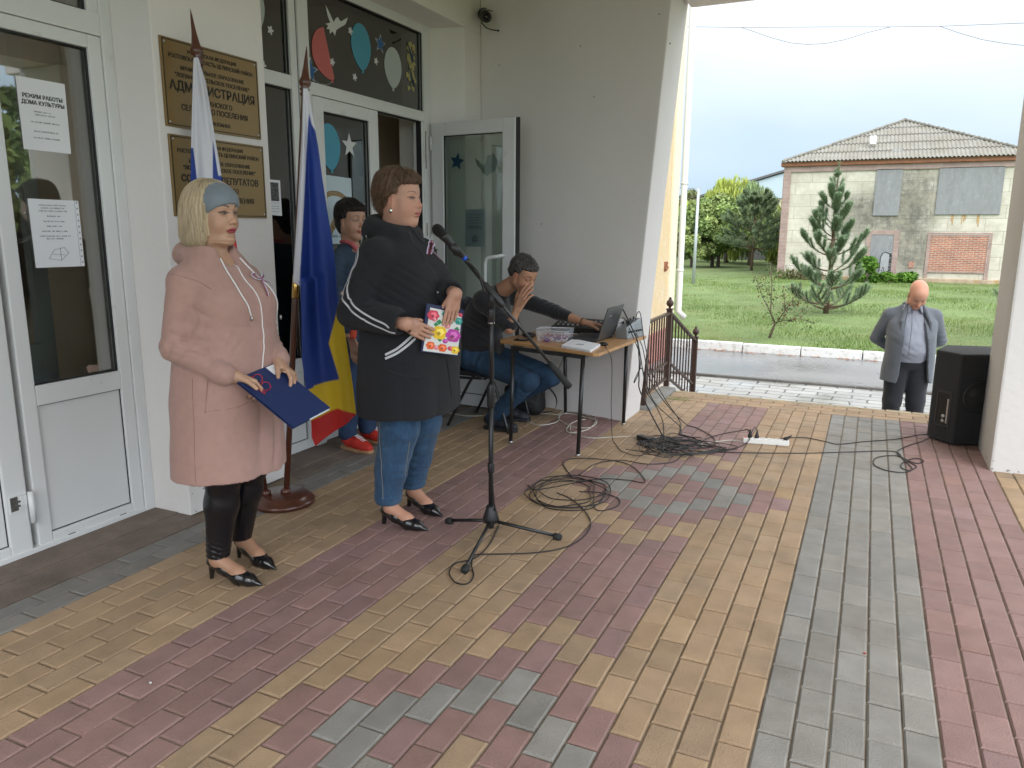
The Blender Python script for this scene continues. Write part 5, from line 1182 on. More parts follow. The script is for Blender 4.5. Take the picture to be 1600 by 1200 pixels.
def head_colors(T, V, s, skin, lip=(.42, .10, .09), lip_amt=1.0, blush=.25, brow=(.05, .03, .02), brow_w=1.0, shadow=None, stubble=0.0, liner=0.0, lids=.005, fringe=0.0):
    Rm = np.array(T.to_3x3(), dtype=f32); t = np.array(T.translation, dtype=f32); q = ((V-t)@Rm)/s
    C = np.tile(_v(skin), (len(V), 1)); x, y, z = q[:, 0], np.abs(q[:, 1]), q[:, 2]
    def g(cx, cy, cz, rx, ry, rz): return np.exp(-(((x-cx)/rx)**2+((y-cy)/ry)**2+((z-cz)/rz)**2))
    def mixin(col, w): nonlocal C; w = np.clip(w, 0, 1)[:, None]; C = C*(1-w)+_v(col)*w
    red = _v(skin)*_v((1.12, .72, .68)); mixin(red, blush*(g(.07, .045, -.028, .04, .022, .02)+g(.11, 0, -.02, .02, .02, .014)+g(-.006, .078, 0, .03, .012, .035)))
    mixin(_v(skin)*_v((1.0, .93, .9)), .5*np.clip(wav(q, 90), 0, 1)*(x > 0))
    if stubble: mixin(_v(skin)*_v((.62, .60, .62)), stubble*np.clip(g(.07, .0, -.07, .05, .06, .04)+.0, 0, 1))
    if fringe: mixin((.20, .16, .14), fringe*((x < .025) & (z < .045+.02*np.sin(x*60)) & (z > -.07)).astype(f32)*np.clip(.6+.5*wav(q, 160), 0, 1)); mixin(_v(skin)*_v((1.1, .8, .75)), .5*g(-.02, 0, .13, .05, .05, .03))
    lipm = ((x > .080) & (np.abs(z+.0575) < .0125) & (((y/.0235)**2+((z+.0575)/.0118)**2) < 1)).astype(f32)*lip_amt
    mixin(lip, lipm); mixin((.06, .02, .02), ((x > .07) & (y < .021) & (np.abs(z+.0578) < .0012)).astype(f32)*.8)
    bz = .0375+.006*np.clip(1-((y-.034)/.022)**2, -1, 1); bw = .0032*brow_w*np.clip(1.25-(y-.014)/.05, .35, 1.2)
    mixin(brow, ((y > .0145) & (y < .056) & (x > .045) & (np.abs(z-bz) < bw)).astype(f32)*.85)
    e = ((y-.0318)/.0142)**2+((z-.0125)/lids)**2; fr = x > .07
    mixin(_v(skin)*.12, (fr & (e < 1.9+.9*liner) & (z > .0135)).astype(f32)*(.6+.35*liner)); mixin(_v(skin)*.3, (fr & (e < 1.45) & (z <= .0135)).astype(f32)*(.45+.3*liner))
    e2 = ((y-.0318)/.0185)**2+((z-.0125)/(lids+.0052))**2; mixin(_v(skin)*_v((.62, .52, .50)), (fr & (np.abs(e2-1) < .16) & (z > .014)).astype(f32)*.7)  # shade of the upper lid crease put into the skin colour
    mixin(_v(skin)*_v((.80, .68, .66)), .55*g(.08, .028, .002, .03, .014, .006)+.5*g(.085, .020, -.035, .02, .006, .016)+.35*g(.07, .0, -.075, .03, .016, .005))
    return np.clip(C, 0, 1)
def eyes(T, s, par, iris=(.05, .03, .02), look=0.0):
    m = MB(); Q = [];
    for y in (1, -1):
        vs = []; fs = []; n, k = 20, 14; c = Vector((.0752, .0315*y, .0125))
        for i in range(k+1):
            ph = math.pi*i/k
            for j in range(n):
                a = 2*math.pi*j/n; d = Vector((math.cos(ph), math.sin(ph)*math.cos(a), math.sin(ph)*math.sin(a)))
                d = Matrix.Rotation(look, 3, 'Z') @ d; vs.append(T @ ((c+d*.0134)*s)); m.col = (0.004, .004, .004) if ph < .17 else (iris if ph < .48 else (.62, .58, .55))
                Q.append(m.col)
        for i in range(k):
            for j in range(n): fs.append((i*n+j, (i+1)*n+j, (i+1)*n+(j+1) % n, i*n+(j+1) % n))
        m.smooth = True; m.add(vs, fs)
    m.c = Q; em = mat('eye', (.7, .7, .7), .08, attr=True, coat=.5); o = m.build('eyes', em, colors=True); o.parent = par; return o
def strands(name, f, origin, dirs0, dirs1, n, r, mt, parent, rad=.0011, seg=11, seed=1, col=None, jitter=.006, lift=(.001, .006), smin=0.0, smax=1.0, Tm=None):
    """locks following the surface of f: each lock runs along an arc from dirs0[i] to dirs1[i] seen from origin"""
    rg = np.random.default_rng(seed); V = []; F = []; C = []; T = np.linspace(0, 1, seg)
    P = np.zeros((n, seg, 3))
    for j, t in enumerate(T):
        d = dirs0*(1-t)+dirs1*t; d /= np.linalg.norm(d, axis=1)[:, None]; P[:, j] = d
    D = P.reshape(-1, 3).astype(f32); tt = np.full(len(D), .26, f32); o = _v(origin)
    for _ in range(60):
        v = f(o+D*tt[:, None], margin=1); tt = np.maximum(tt-np.clip(v, -.02, .02)*.8, .01)
    lf = rg.uniform(lift[0], lift[1], (n, 1)); tt = tt.reshape(n, seg)+lf; W = o+P*tt[..., None]
    W += rg.normal(0, jitter, (n, 1, 3))*np.linspace(0, 1, seg)[None, :, None]
    tap = np.interp(T, [0, .1, .8, 1], [.5, 1, .9, .15]); 
    G = np.gradient(W, axis=1); G /= np.linalg.norm(G, axis=2)[..., None]+1e-9; Nn = P; S = np.cross(G, Nn); S /= np.linalg.norm(S, axis=2)[..., None]+1e-9
    rr = rad*rg.uniform(.6, 1.5, (n, 1, 1)); offs = [S*1.3, Nn*.7, -S*1.3]
    ring = np.stack([W+of*rr*tap[None, :, None] for of in offs], 2)  # n, seg, 3, 3
    V = ring.reshape(-1, 3); base = (np.arange(n)[:, None]*seg+np.arange(seg-1)[None, :])*3
    F = np.concatenate([np.stack([base+a, base+b, base+3+b, base+3+a], -1).reshape(-1, 4) for a, b in ((0, 1), (1, 2), (2, 0))])
    if col is not None: c = col(rg, n); C = np.repeat(c, seg*3, 0)
    o_ = np_mesh(name, V, F, mt, None, True, C if col is not None else None); o_.parent = parent; return o_
def headT(loc, yaw=0, pitch=0, roll=0): return Matrix.Translation(loc) @ Matrix.Rotation(yaw, 4, 'Z') @ Matrix.Rotation(pitch, 4, 'Y') @ Matrix.Rotation(roll, 4, 'X')
skin_m = mat('skin', (.5, .3, .2), .48, attr=True, sss=.12, bump=.12, bscale=350, spec=.4)
hair_m = mat('hair', (.2, .15, .1), .5, attr=True, spec=.45)
# ================================================================ PEOPLE
def hp(T, pr, s=1.0):
    Rm = np.array(T.to_3x3(), dtype=f32); t = np.array(T.translation, dtype=f32); fn0 = pr.fn
    return Prim(lambda p: fn0(((p-t)@Rm)/s)*s, Rm@(pr.c*s)+t, pr.r*s, None if pr.k is None else pr.k*s, pr.op)
def hpl(T, prs, s=1.0): return [hp(T, q, s) for q in prs]
def half(nrm, off, k=0.0, op='s'):
    """half space n.p > off removed (op s) -- unbounded"""
    nrm = _v(nrm)/np.linalg.norm(nrm)
    if op == 's': return Prim(lambda p: off-(p@nrm), (0, 0, 0), 1e3, max(k, .001), 's')
def cloth_mat(name, col, rough=.85, sheen=.06, var=.06, vs=30, bump=.25, bs=500, **k): return mat(name, col, rough, sheen=sheen, var=var, vscale=vs, bump=bump, bscale=bs, **k)
SH = mat('black_patent', (.008, .008, .009), .12, coat=.6)
def Tz(x, y, rz=0, z=0): return Matrix.Translation((x, y, z)) @ Matrix.Rotation(rz, 4, 'Z')
def pump(par, x, y, rz, s=1.0, buckle=True, hh=.065, hr=.009):
    T = Tz(x, y, rz); f = Sdf(.02); a = hh/.065
    f.add(hpl(T, chain([(-.092, 0, .022+hh), (-.03, 0, .062*a), (.05, 0, .030), (.10, 0, .024), (.158, 0, .012)], [.027, .030, .035, .027, .007]), s))
    f.add(hp(T, ell((-.028, 0, .052+hh), (.088, .033, .052), (0, .42, 0), k=.004, op='s'), s)); f.add(hp(T, cap((-.098, 0, .055*a), (-.103, 0, .004), .014, hr, k=.012), s))
    q = half((0, 0, -1), 0.0); f.pr.append(q)
    Wc = np.array(T.translation); o = solid('shoe', f, [((Wc[0]-.19, Wc[1]-.19, -.01), (Wc[0]+.19, Wc[1]+.19, .19), .0035)], SH, par)
    if buckle:
        m = MB(); c = T @ Vector((.088*s, 0, .052*s)); m.ball(tuple(c), (.007, .012, .004), 10, 6); b = m.build('buckle', steel); b.parent = o
    return o
def foot_prims(x, y, rz, s=1.0, hh=.065):
    T = Tz(x, y, rz); return hpl(T, chain([(-.070, 0, .24), (-.066, 0, .105+hh*.8), (-.060, 0, .045+hh*.8), (.04, 0, .048), (.09, 0, .030)], [.034, .033, .033, .028, .020], k=.02), s)
def fold(amp, s_, sel=None, ph=0.0):
    def d(p):
        v = amp*(wav(p, s_, ph)+.5*wav(p, s_*2.1, ph+3)); return v if sel is None else v*sel(p)
    return d
def crease(amp, s_, sel=None, ph=0.0):
    """sharp-edged cloth creases"""
    def d(p):
        w = wav(p*_v((1, 1, .75)), s_, ph); v = amp*(1-3.2*np.abs(w)*np.exp(-np.abs(w)*1.2))
        return v if sel is None else v*sel(p)
    return d
def add_disp(*fs): return lambda p: sum(f(p) for f in fs)
def sel_z(z0, z1): return lambda p: np.clip((p[:, 2]-z0)/(z1-z0), 0, 1)
def sel_ball(c, r): c = _v(c); return lambda p: np.exp(-((p-c)**2).sum(1)/(r*r))
def ring_folds(amp, n, z0, z1, cx=0, cy=0, ph=0):
    def d(p): a = np.arctan2(p[:, 1]-cy, p[:, 0]-cx); t = np.clip((z1-p[:, 2])/(z1-z0), 0, 1); return amp*t*(np.sin(a*n+ph+p[:, 2]*3)+.5*np.sin(a*(n*1.7)+1.3+ph))
    return d
def bow(par, P, N, T_, s=1.0, pts=None):
    """tricolour ribbon pin"""
    t = empty('ribbon_pin', tuple(P)); return t
wcord = mat('white_cord', (.72, .70, .70), .8)
rR, rW, rB = mat('ribbon_red', (.45, .02, .03), .5), mat('ribbon_white', (.75, .75, .78), .5), mat('ribbon_blue', (.03, .06, .35), .5)
def tricolour(name, label, f, par, paths, w=.009):
    """three stripes side by side along each path, lying on surface f; becomes a thing of its own"""
    p0 = paths[0][0]; Wm = Matrix.Translation(par.location) @ Matrix.Rotation(par.rotation_euler[2], 4, 'Z')
    t = empty(name, tuple(Wm @ Vector(p0)), 0, label, 'ribbon pin', 'tricolour ribbon pins')
    cols = ((rW, -1), (rB, 0), (rR, 1)); acc = {0: MB(), 1: MB(), 2: MB()}
    for pi, pts in enumerate(paths):
        Q0 = snap(f, spline(pts, 7), .004+.0016*pi); N = normal_at(f, Q0); T = np.gradient(Q0, axis=0); T /= np.linalg.norm(T, axis=1)[:, None]+1e-9; S = np.cross(T, N); S /= np.linalg.norm(S, axis=1)[:, None]+1e-9
        Q0 = Q0+N*(.004*np.sin(np.linspace(0, 3.14, len(Q0))))[:, None]
        for ci, (mt, k) in enumerate(cols):
            V = []; F = []
            for q, s_, n in zip(Q0, S, N):
                c = q+s_*(w/3*k); V += [Wm @ Vector(c-s_*w/6+n*.0004*ci), Wm @ Vector(c+s_*w/6+n*.0004*ci), Wm @ Vector(c+s_*w/6+n*(.0012)), Wm @ Vector(c-s_*w/6+n*.0012)]
            for i in range(len(Q0)-1):
                for a, b in ((0, 1), (1, 2), (2, 3), (3, 0)): F.append((4*i+a, 4*i+b, 4*i+4+b, 4*i+4+a))
            acc[ci].add(V, F)
    for ci, (mt, k) in enumerate(cols): acc[ci].build(('white_stripe', 'blue_stripe', 'red_stripe')[ci], mt, t)
    return t
# ---------------------------------------------------------------- WOMAN IN THE DUSTY PINK COAT
def woman_pink():
    L0 = (-2.428, 2.362, 0); P = empty('person', L0, 0, 'blonde woman in long dusty pink hooded coat holding a blue folder', 'person')
    HT = headT((-.012, 0, 1.552), R(0), R(2)); hs = .96
    skin = (.47, .285, .19)
    hR, hL = Vector((.165, -.135, .925)), Vector((.185, .105, .945))
    b = Sdf(.02); b.add(head_prims(HT, hs, jaw=1.0, cheek=.97, nose=1.0, lids=.0060, neck=(-.035, 0, 1.36), neck_r=.051, double=.35))
    b.add(cap((-.03, -.1, 1.34), (-.03, .1, 1.34), .05, k=.05), ell((.0, 0, 1.28), (.085, .13, .10), k=.04))
    prR, tR, thR = hand_prims(hR, (.62, .62, -.42), (.45, -.1, -.75), (.5, .35, .7), curl=(.60, .66, .72, .8), sc_=.95, thumb_out=.45)
    prL, tL, thL = hand_prims(hL, (.80, -.12, -.38), (-.35, -.45, -.8), (.2, -1, .1), curl=(.35, .40, .45, .5), sc_=1.0, thumb_out=.6)
    b.add(prR, prL, cap((.07, -.19, .985), hR, .030, .026, k=.02), cap((.07, .17, 1.0), hL, .030, .026, k=.02))
    b.add(loft([(.7, 0, 0, .12, .17), (1.0, 0, 0, .12, .16), (1.25, 0, 0, .10, .15)], k=.05), cap((-.02, -.13, 1.3), (-.045, -.215, 1.06), .04, k=.03), cap((-.02, .13, 1.3), (-.03, .22, 1.06), .04, k=.03), cap((-.045, -.215, 1.06), (.07, -.19, .985), .032), cap((-.03, .22, 1.06), (.07, .17, 1.0), .032))
    for y, dx, tx, ty in ((-1, .015, .032, -.098), (1, -.02, -.024, .090)): b.add(chain([(0, .085*y, .75), (.015+dx*.5, .088*y, .47), (-.012+dx, .088*y, .35), (tx-.064, ty, .2)], [.07, .045, .045, .036], k=.02))
    b.add(foot_prims(.032, -.096, .12), foot_prims(-.022, .094, -.15))
    def colf(V):
        C = head_colors(HT, V, hs, skin, lip=(.33, .055, .07), brow=(.035, .022, .015), brow_w=1.15, liner=.9, blush=.12, lids=.0060)
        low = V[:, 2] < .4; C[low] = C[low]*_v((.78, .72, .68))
        for (tp, d_) in tR+tL+[thR, thL]:
            n = ((V-_v(tp))**2).sum(1) < .0075**2; C[n] = C[n]*.25+_v((.07, .05, .03))*.75
        return C
    boxes = [((.02, -.09, 1.44), (.125, .09, 1.66), .0019), ((-.14, -.13, 1.40), (.035, .13, 1.72), .0030), ((.03, -.13, 1.40), (.15, .13, 1.445), .0030), ((-.16, -.2, 1.24), (.14, .2, 1.405), .006), ((.02, -.26, .74), (.42, .02, 1.02), .0032), ((.02, .02, .74), (.42, .26, 1.02), .0032), ((-.2, -.32, .70), (.18, .32, 1.25), .02), ((-.16, -.16, .04), (.18, .18, .28), .006), ((-.14, -.2, .27), (.14, .2, .75), .02)]
    solid('body', b, boxes, skin_m, P, colf); eyes(HT, hs, P, look=R(-4))
    # coat
    c = Sdf(.03)
    c.add(loft([(.485, -.01, -.01, .198, .250), (.60, -.008, -.01, .193, .246), (.80, -.005, -.005, .188, .238), (.95, .003, 0, .180, .225), (1.08, .012, 0, .170, .208), (1.17, .018, 0, .158, .192), (1.24, .015, 0, .150, .186), (1.31, -.005, 0, .125, .172), (1.36, -.02, 0, .092, .135), (1.41, -.03, 0, .070, .095), (1.43, -.035, 0, .065, .085)]))
    for y in (1, -1): c.add(ell((.085, .080*y, 1.20), (.085, .092, .085), k=.05), cap((-.03, .08*y, 1.365), (-.03, .160*y, 1.295), .045, .060, k=.04))
    RA = [(-.03, -.168, 1.285), (-.045, -.222, 1.04), (.15, -.165, .935)]; LA = [(-.03, .168, 1.285), (-.03, .228, 1.055), (.170, .125, .955)]
    for A in (RA, LA): c.add(cap(A[0], A[1], .063, .055, k=.025), cap(A[1], A[2], .055, .041, k=.012), cap(_v(A[2])-(_v(A[2])-_v(A[1]))*.12, A[2], .047, .044, k=.004))
    # cowl hood lying round the neck
    hood = []
    for i in range(13):
        a = R(-128+i*256/12); hood.append((-.045-.098*math.cos(a), .102*math.sin(a), 1.425-.052*(1-math.cos(a))*.9))
    c.add(chain(hood, [.017]+[.026]*11+[.017], k=.02)); c.add(ell((-.135, 0, 1.39), (.055, .105, .055), k=.03))
    c.add(ell((-.02, 0, 1.47), (.085, .078, .085), k=.012, op='s'), ell((.06, 0, 1.405), (.06, .050, .055), k=.015, op='s'))
    c.add(loft([(.42, -.01, -.01, .178, .230), (.53, -.008, -.01, .172, .222), (.59, -.008, -.01, .13, .18)], k=.005, op='s'))
    c.disp = add_disp(fold(.003, 12), drape(.007, 5, .49, 1.15, .4), pulls((.19, .10, .62), (1, -1.6, .05), .16, .07, .010, 1.2), sleeve_folds(RA[0], RA[1], .92, .07, .050, .010, .3), sleeve_folds(RA[0], RA[1], .35, .08, .09, .004, 2.0), sleeve_folds(RA[1], RA[2], .12, .06, .045, .010, 1.2), sleeve_folds(RA[1], RA[2], .80, .045, .026, .007, 2.4), sleeve_folds(LA[0], LA[1], .9, .10, .032, .013, 1.0), sleeve_folds(LA[1], LA[2], .15, .09, .028, .011, 2.2), sleeve_folds(LA[1], LA[2], .8, .05, .016, .008, 0.4),
        pulls((.05, -.17, 1.20), (.5, .3, 1), .08, .070, .008, .5), pulls((.12, .0, 1.06), (.1, 0, 1), .12, .07, .004, .2), pulls((.10, -.10, .98), (.2, .2, 1), .12, .08, .004, 1.2), pulls((-.02, -.12, 1.34), (1, .3, .4), .06, .03, .005))
    pink = cloth_mat('dusty_pink_jersey', (.385, .232, .195), .9, .15)
    solid('coat', c, [((-.28, -.36, .43), (.34, .34, 1.50), .0072)], pink, P)
    T_ = lambda px, py: trace(c, px, py, P)
    cord_on('zipper', c, [T_(*q) for q in ((363, 413), (380, 433), (400, 458), (409, 490), (412, 530), (411, 560), (408, 590))], .0026, .001, wcord, P)
    for k, pts in enumerate((((344, 404), (358, 430), (375, 458), (388, 480), (392, 494)), ((374, 403), (390, 420), (408, 437), (425, 455), (436, 478), (437, 492)))):
        Q = [T_(*q) for q in pts]; cord_on('drawstring', c, Q, .0030, .003, wcord, P)
        m = MB(); e = Q[-1]; nn = normal_at(c, np.array([e], f32))[0]; m.tube([tuple(e+nn*.004), tuple(e+nn*.004+np.array([0, 0, -.018]))], .0042, 8); o = m.build('cord_end', steel); o.parent = P
    seam = mat('seam_shadow', (.24, .13, .11), .9)
    Q = [T_(*q) for q in ((323, 575), (321, 640), (324, 643), (372, 636), (388, 628))]; cord_on('pocket', c, Q, .0011, .0, seam, P, 3)
    cord_on('seam', c, [T_(*q) for q in ((300, 590), (303, 660), (306, 754))], .0011, 0, seam, P, 4)
    cord_on('seam', c, [T_(*q) for q in ((262, 428), (285, 432), (310, 440), (330, 452))], .001, 0, seam, P, 4)
    # trousers
    l = Sdf(.03)
    for y, dx, tx, ty in ((-1, .015, .032, -.098), (1, -.02, -.024, .090)):
        l.add(chain([(0, .085*y, .78), (.015+dx*.5, .088*y, .47), (-.012+dx, .088*y, .35), (tx-.060, ty, .125)], [.10, .070, .068, .049], k=.03))
    l.disp = add_disp(*[sleeve_folds((.0+dx*.4, .088*y, .47), (tx-.06, ty, .10), .90, .07, .030, .007, y*1.0+1) for y, dx, tx, ty in ((-1, .015, .032, -.098), (1, -.02, -.024, .090))], *[sleeve_folds((0, .088*y, .6), (0, .088*y, .3), .5, .06, .06, .005, y*2.0) for y in (-1, 1)])
    l.pr.append(half((0, 0, -1), -.088))
    solid('trousers', l, [((-.2, -.22, .11), (.2, .22, .74), .0055)], mat('black_satin', (.006, .006, .008), .27, bump=.1, bscale=200), P)
    pump(P, .032, -.096, .12, .97); pump(P, -.022, .094, -.15, .97)
    # hair: bob with a grey head band
    hr = (.0,)
    h = Sdf(.02)
    h.add(hpl(HT, [ell((-.030, 0, .048), (.106, .094, .096)), ell((-.045, 0, -.02), (.094, .108, .13), k=.03), ell((-.05, 0, -.085), (.080, .106, .062), k=.03), ell((.018, 0, .082), (.060, .072, .052), k=.02)]))
    h.add(hpl(HT, [rbox((.110, 0, -.03), (.072, .12, .165), .03, (0, -.12, 0), k=.012, op='s'), rbox((.02, 0, -.17), (.2, .2, .035), .004, k=.015, op='s'), ell((.02, 0, -.12), (.06, .062, .10), k=.01, op='s')]))
    def hcut(p, d):
        return d
    blond = lambda rg, n: np.clip(np.array([(.62, .50, .33)])*rg.uniform(.72, 1.12, (n, 1))+rg.normal(0, .010, (n, 3)), 0, 1)
    Rm = np.array(HT.to_3x3(), dtype=f32); t_ = np.array(HT.translation, dtype=f32)
    h.disp = lambda p: .0022*np.sin(np.arctan2(((p-t_)@Rm)[:, 1], ((p-t_)@Rm)[:, 0]+.03)*42+3*np.sin(p[:, 2]*25))
    lo = t_-.17; hi = t_+.17
    solid('hair', h, [(lo, hi, .0042)], hair_m, P, lambda V: np.tile(_v((.50, .39, .24)), (len(V), 1))*(1+.12*wav(V, 60))[:, None])
    rg = np.random.default_rng(3); n = 5200; az = rg.uniform(R(56), R(304), n); k = rg.integers(0, 2, n); el = rg.uniform(R(-66), R(-40), n)
    d1 = np.stack([np.cos(az)*np.cos(el), np.sin(az)*np.cos(el), np.sin(el)], 1)@Rm.T
    e0 = rg.uniform(R(58), R(84), n); az0 = az+rg.normal(0, .1, n); d0 = np.stack([np.cos(az0)*np.cos(e0), np.sin(az0)*np.cos(e0), np.sin(e0)], 1)@Rm.T
    strands('hair_locks', h, HT @ Vector((-.03, 0, .04)), d0, d1, n, 0, hair_m, P, rad=.00085, seg=14, seed=4, col=blond, jitter=.0028, lift=(-.0005, .0035))
    bd = Sdf(.01); bd.add(hpl(HT, [ell((-.016, 0, .049), (.1045, .085, .0965)), ell((.046, 0, .057), (.053, .0665, .059), k=.03)]))
    bd.pr += hpl(HT, [Prim(lambda p: -(p[:, 0]-.012), (0, 0, 0), 1e3, .004, 's') if 0 else ell((-.085, 0, .06), (.105, .2, .2), k=.004, op='s')])
    def bpost(p, d):
        q = (p-t_)@Rm; low = .046-(.090-q[:, 0])*.60; return np.maximum(d, (low-q[:, 2])*.8)
    bd.post = bpost; bd.disp = lambda p: .0012*wav(p, 110)
    solid('head_band', bd, [(t_-.14, t_+.16, .0035)], cloth_mat('grey_jersey', (.17, .205, .235), .6, .2), P)
    m = MB(); e = HT @ Vector((.004, -.083, -.034)); m.tube([e+Vector((0, 0, .008)), e+Vector((.004, -.003, 0)), e+Vector((0, 0, -.008))], .0022, 6); o = m.build('earring', mat('gold', (.7, .5, .2), .25, metal=1)); o.parent = P
    # ribbon bow
    c0 = T_(407, 437)
    tricolour('ribbon_pin', 'tricolour ribbon bow pinned on the dusty pink coat', c, P, [[T_(407, 437), T_(411, 447), T_(418, 463)], [T_(405, 436), T_(412, 441), T_(421, 445), T_(429, 449)], [T_(406, 438), T_(398, 437), T_(392, 432), T_(398, 430), T_(406, 436)], [T_(407, 436), T_(408, 429), T_(412, 426), T_(411, 432), T_(408, 437)]], .009)
    return P, c, hR, hL
P1, C1, hR1, hL1 = woman_pink()
# the folder and the red glasses in her hands
fold_m = mat('navy_folder', (.012, .028, .105), .45, bump=.15, bscale=400)
A_, B_, D_ = Vector((-2.243, 2.217, .915)), Vector((-2.223, 2.437, .935)), Vector((-1.973, 2.237, .742))
ex = (D_-A_).normalized(); ey = (B_-A_); ey = (ey-ex*ey.dot(ex)).normalized(); en = ex.cross(ey)
t = empty('document_folder', tuple(A_), label='dark blue document folder with papers peeking out, held by the blonde woman', cat='folder')
def slab(a0, a1, b0, b1, n0, n1, name, mt, par, bevel=.0):
    P = [A_+ex*a+ey*b+en*n for n in (n0, n1) for a, b in ((a0, b0), (a1, b0), (a1, b1), (a0, b1))]; return MB().hexa(P).build(name, mt, par, bevel=bevel)
slab(0, .315, 0, .225, 0, .003, 'cover', fold_m, t, .001); slab(.004, .315, 0, .225, -.010, -.007, 'cover', fold_m, t, .001)
slab(.02, .318, .10, .218, -.006, -.002, 'papers', paper, t); slab(.005, .055, .165, .215, .0035, .0045, 'paper_corner', paper, t)
t = empty('reading_glasses', tuple(A_+ex*.05), label='folded red framed reading glasses on top of the blue folder', cat='glasses')
m = MB(); redf = mat('red_frame', (.45, .01, .015), .25, coat=.4)
def fp(a, b, n): return A_+ex*a+ey*b+en*n
for cx_ in (.045, .095):
    m.tube([fp(cx_+.020*math.cos(q), .075+.014*math.sin(q)+ (cx_-.045)*-.1, .012+.010*math.sin(q)) for q in np.linspace(0, 2*math.pi, 17)], .0016, 6)
m.tube([fp(.065, .075, .013), fp(.075, .074, .014)], .0016, 6); m.build('rims', redf, t)
m = MB(); m.tube([fp(.025, .075, .012), fp(.02, .04, .006), fp(.11, .035, .006), fp(.125, .04, .005)], .0016, 6); m.tube([fp(.115, .072, .012), fp(.118, .045, .007), fp(.03, .05, .008)], .0016, 6); m.build('temples', redf, t)
def locp(P, px, py, y):
    w = ony(px, py, y); return Vector((w[0], w[1], w[2]))-P.location
jean_m = mat('blue_denim', (.022, .062, .125), .9, var=.25, vscale=60, bump=.3, bscale=500, dirt=(.06, .13, .22), dscale=11, dlo=.48, dhi=.85, sheen=.1, stretch=(1, 1, .45))
thread = mat('denim_stitch', (.35, .30, .2), .8)
def short_hair(P, T, f, n, seed, col, flow=(-.6, .0, -.8), dirsel=None, length=.5, rad=.0013, jitter=.004, lift=(0, .006), s=1.0, seg=7, name='hair_locks'):
    Rm = np.array(T.to_3x3(), dtype=f32); rg = np.random.default_rng(seed); d = rg.normal(0, 1, (n*4, 3)); d /= np.linalg.norm(d, axis=1)[:, None]; d = d[dirsel(d)][:n]; n = len(d)
    fl = flow(d) if callable(flow) else np.tile(flow, (n, 1)); e = d+fl*length*rg.uniform(.6, 1.2, (n, 1))+rg.normal(0, .08, (n, 3))
    o = T @ Vector((-.015*s, 0, .03*s)); return strands(name, f, o, d@Rm.T, e@Rm.T, n, 0, hair_m, P, rad=rad, seg=seg, seed=seed, col=col, jitter=jitter, lift=lift)
def sneaker(P, x, y, rz, mt, sole, s=1.0, z=0, name='shoe', laces=None):
    T = Tz(x, y, rz, z); f = Sdf(.02); f.add(hpl(T, chain([(-.085, 0, .075), (-.05, 0, .065), (.03, 0, .055), (.09, 0, .040), (.125, 0, .036)], [.040, .042, .042, .038, .030]), s)); f.pr.append(half((0, 0, -1), -.018-z)); f.add(hp(T, ell((-.05, 0, .125), (.045, .028, .04), k=.006, op='s'), s))
    w = np.array(T.translation); o = solid('shoe', f, [((w[0]-.17, w[1]-.17, z), (w[0]+.17, w[1]+.17, z+.14), .0045)], mt, P)
    g = Sdf(.02); g.add(hpl(T, chain([(-.085, 0, .015), (.03, 0, .015), (.125, 0, .015)], [.042, .044, .036]), s)); g.pr.append(half((0, 0, 1), .024+z)); g.pr.append(half((0, 0, -1), -.001-z))
    q = solid('sole', g, [((w[0]-.18, w[1]-.18, z-.01), (w[0]+.18, w[1]+.18, z+.05), .005)], sole, o)
    if laces:
        m = MB()
        for k in range(5):
            a = T @ Vector(((.015+.017*k)*s, -.018*s, (.109-.007*k)*s)); b = T @ Vector(((.024+.017*k)*s, .018*s, (.108-.007*k)*s)); m.tube([a, (a+b)/2+Vector((0, 0, .004)), b], .0028, 5); a2 = T @ Vector(((.015+.017*k)*s, .018*s, (.109-.007*k)*s)); b2 = T @ Vector(((.024+.017*k)*s, -.018*s, (.108-.007*k)*s)); m.tube([a2, (a2+b2)/2+Vector((0, 0, .003)), b2], .0028, 5)
        l_ = m.build('laces', laces); l_.parent = o
    return o
def on_plane(px, py, P0, N):
    d = Vector(ray(px, py)); c = Vector(CC); return c+d*((Vector(P0)-c).dot(N)/d.dot(N))
